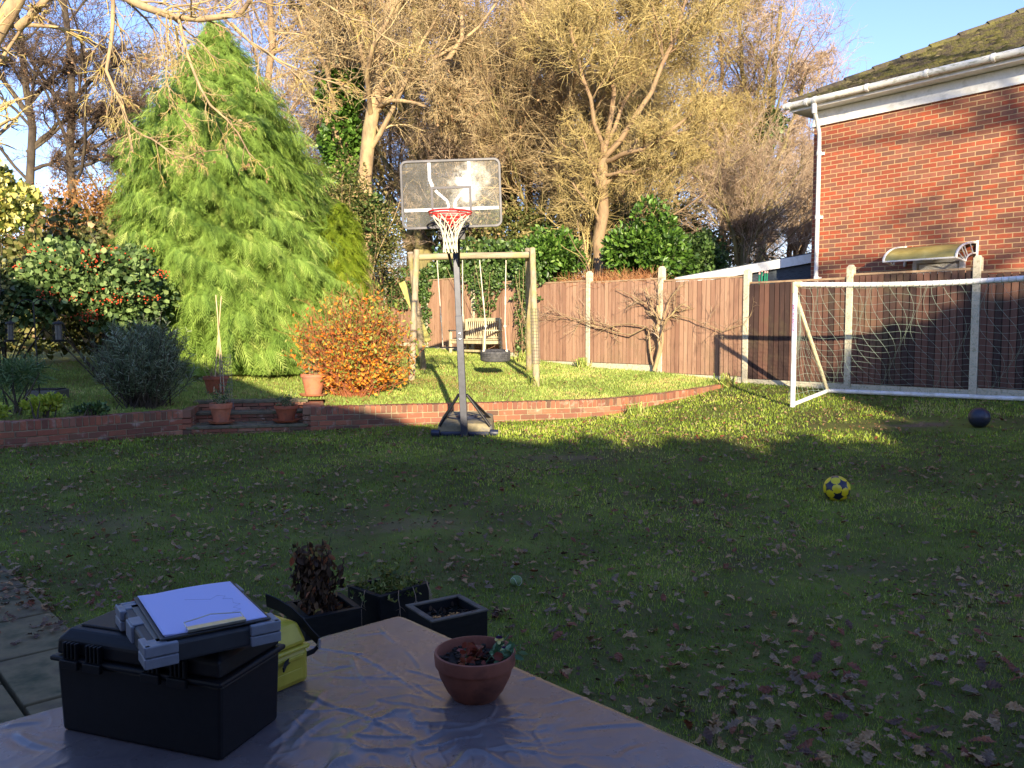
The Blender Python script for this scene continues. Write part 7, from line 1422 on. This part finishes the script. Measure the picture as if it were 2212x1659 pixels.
n = 130; u = r.uniform(-.75, .75, n); d = r.choice([.12, .2, .4, .46, .62, .74], n)+r.normal(0, .03, n); z = np.where(d < .5, .347, .487); x = -3.61+u*math.cos(sa)-math.sin(sa)*d; y = 11.2+u*math.sin(sa)+math.cos(sa)*d; scatter_np('step_leaf_litter', 'brown leaf litter lying on the garden steps', x, y, z, .05, 612)

# ------------------------------------------------------------------ behind the photographer: the house and trees that shade the lawn
own = thing('own_house', 'brick house behind the photographer shading the lawn, plus an added low sun block', 'house', (-4, -4.2, 0)); prof = [(-14, -.3), (-14, 7.15), (-4.9, 7.0), (-3.74, 6.5), (-2.97, 6.2), (-2.0, 5.9), (-.76, 5.08), (.7, 4.80), (1.5, 4.45), (1.9, 4.2), (2.7, 4.02), (2.75, 3.55), (7.2, 3.45), (7.2, -.3)]  # low right stretch behind the hedge is added, unseen, to stop sun leaking through
pv_ = [(x, z) for x, z in prof]; vs = [Vector((x, -4.2, z)) for x, z in pv_]+[Vector((x, -10, z)) for x, z in pv_]; n = len(pv_); m = MB(); m.add(vs, [tuple(range(n)), tuple(reversed(range(n, 2*n)))]+[(i, n+i, n+(i+1) % n, (i+1) % n) for i in range(n)]); ob = m.build('wall', simple('pale_render', S(170, 150, 130), S(190, 170, 150), 5, .9), own, rel=True)
r = np.random.default_rng(701); n = 26000; x = r.uniform(2.1, 7.1, n); top = 4.02+.10*np.sin(x*5)+.06*np.sin(x*13+1)+np.where(x > 6.2, (x-6.2)*.5, 0); z = top*r.uniform(0, 1, n)**.6; y = -4.2+r.uniform(-.5, .5, n); P = np.stack([x, y, z], -1); V, F, A = leaves(r, P, frames(r, n, np.tile([0, 0, .2], (n, 1)), .9), .15*r.uniform(.7, 1.3, n), 'broad'); o = thing('evergreen_hedge', 'tall evergreen hedge behind the photographer', 'hedge', (4.2, -4.2, 0)); link('foliage', npmesh('foliage', V-np.array([4.2, -4.2, 0]), F, A), laur_m, o)
pts, ra = grow(r, np.c_[r.uniform(-2.6, 2.6, 24), np.zeros((24, 2))], np.tile([0, 0, 1.], (24, 1)), np.full(24, 3.6), np.full(24, .04), 5, .05, (0, 0, .1), .4); V, F = tubes(pts, ra, 5); link('stem', npmesh('stem', V, F, None, True), bark_d, o)
r = np.random.default_rng(702); n = 42000; x = r.uniform(7.15, 14.5, n); top = np.interp(x, [7.1, 7.5, 7.9, 8.8, 11, 14], [4.3, 5.3, 6.1, 6.3, 6.5, 6.7])+.09*np.sin(x*4)+.06*np.sin(x*11); z = top*(.12+.88*r.uniform(0, 1, n)**.7); y = -4.3+r.uniform(-.5, .5, n); hole = np.sin(x*6.3+1.5*np.sin(z*3))*np.sin(z*5.1+x) > .86; P = np.stack([x, y, z], -1)[~hole]; n = len(P); V, F, A = leaves(r, P, frames(r, n, np.tile([0, 0, .2], (n, 1)), .9), .19*r.uniform(.7, 1.3, n), 'broad'); o = thing('evergreen_tree', 'dense evergreen behind the photographer on the right', 'tree', (10.8, -4.3, 0)); link('crown', npmesh('crown', V-np.array([10.8, -4.3, 0]), F, A), laur_m, o)
m = MB(); m.tube([Vector((0, 0, 0)), Vector((.1, 0, 3)), Vector((0, 0, 5.8))], [.22, .15, .05], 10); m.build('trunk', bark_d, o, smooth=True)
tr = [([(11.5, -7.5, 0), (11.3, -7.5, 4), (10.6, -7.5, 8), (10, -7.5, 12), (9.6, -7.5, 15)], .13, .05), ([(11.3, -7.5, 4), (9.3, -7.5, 7.6), (7.6, -7.5, 11)], .10, .04), ([(10.8, -7.5, 7), (12.6, -7.5, 9.5), (14, -7.5, 13)], .10, .04), ([(11.3, -7.5, 6.6), (9.6, -7.4, 8.6), (8.2, -7.4, 8.9), (6.9, -7.4, 9.4)], .06, .035), ([(14, -7.4, 8.2), (12, -7.4, 8.35), (10, -7.4, 8.1), (8.6, -7.4, 8.3)], .07, .04), ([(13, -7.4, 9.6), (11, -7.4, 9.9), (9, -7.4, 10.7), (7.8, -7.4, 11.6)], .06, .03), ([(11.3, -7.5, 7.2), (12.5, -7.4, 9.0), (15, -7.4, 9.2)], .055, .03)]
th, fi, ap, r = skeleton(703, tr, [dict(n=11, t0=.2, ang=.8, lr=.34, rr=.6, K=6, S=5, curl=.16, rmin=.02), dict(n=6, t0=.2, ang=.7, lr=.5, rr=.5, K=4, S=3, curl=.2, rmin=.008)]); add_tree('bare_tree', 'bare tree behind the photographer casting branch shadows', 'tree', (11.5, -7.5, 0), th, fi, bark_p, tw_br)
scene.frame_set(1)
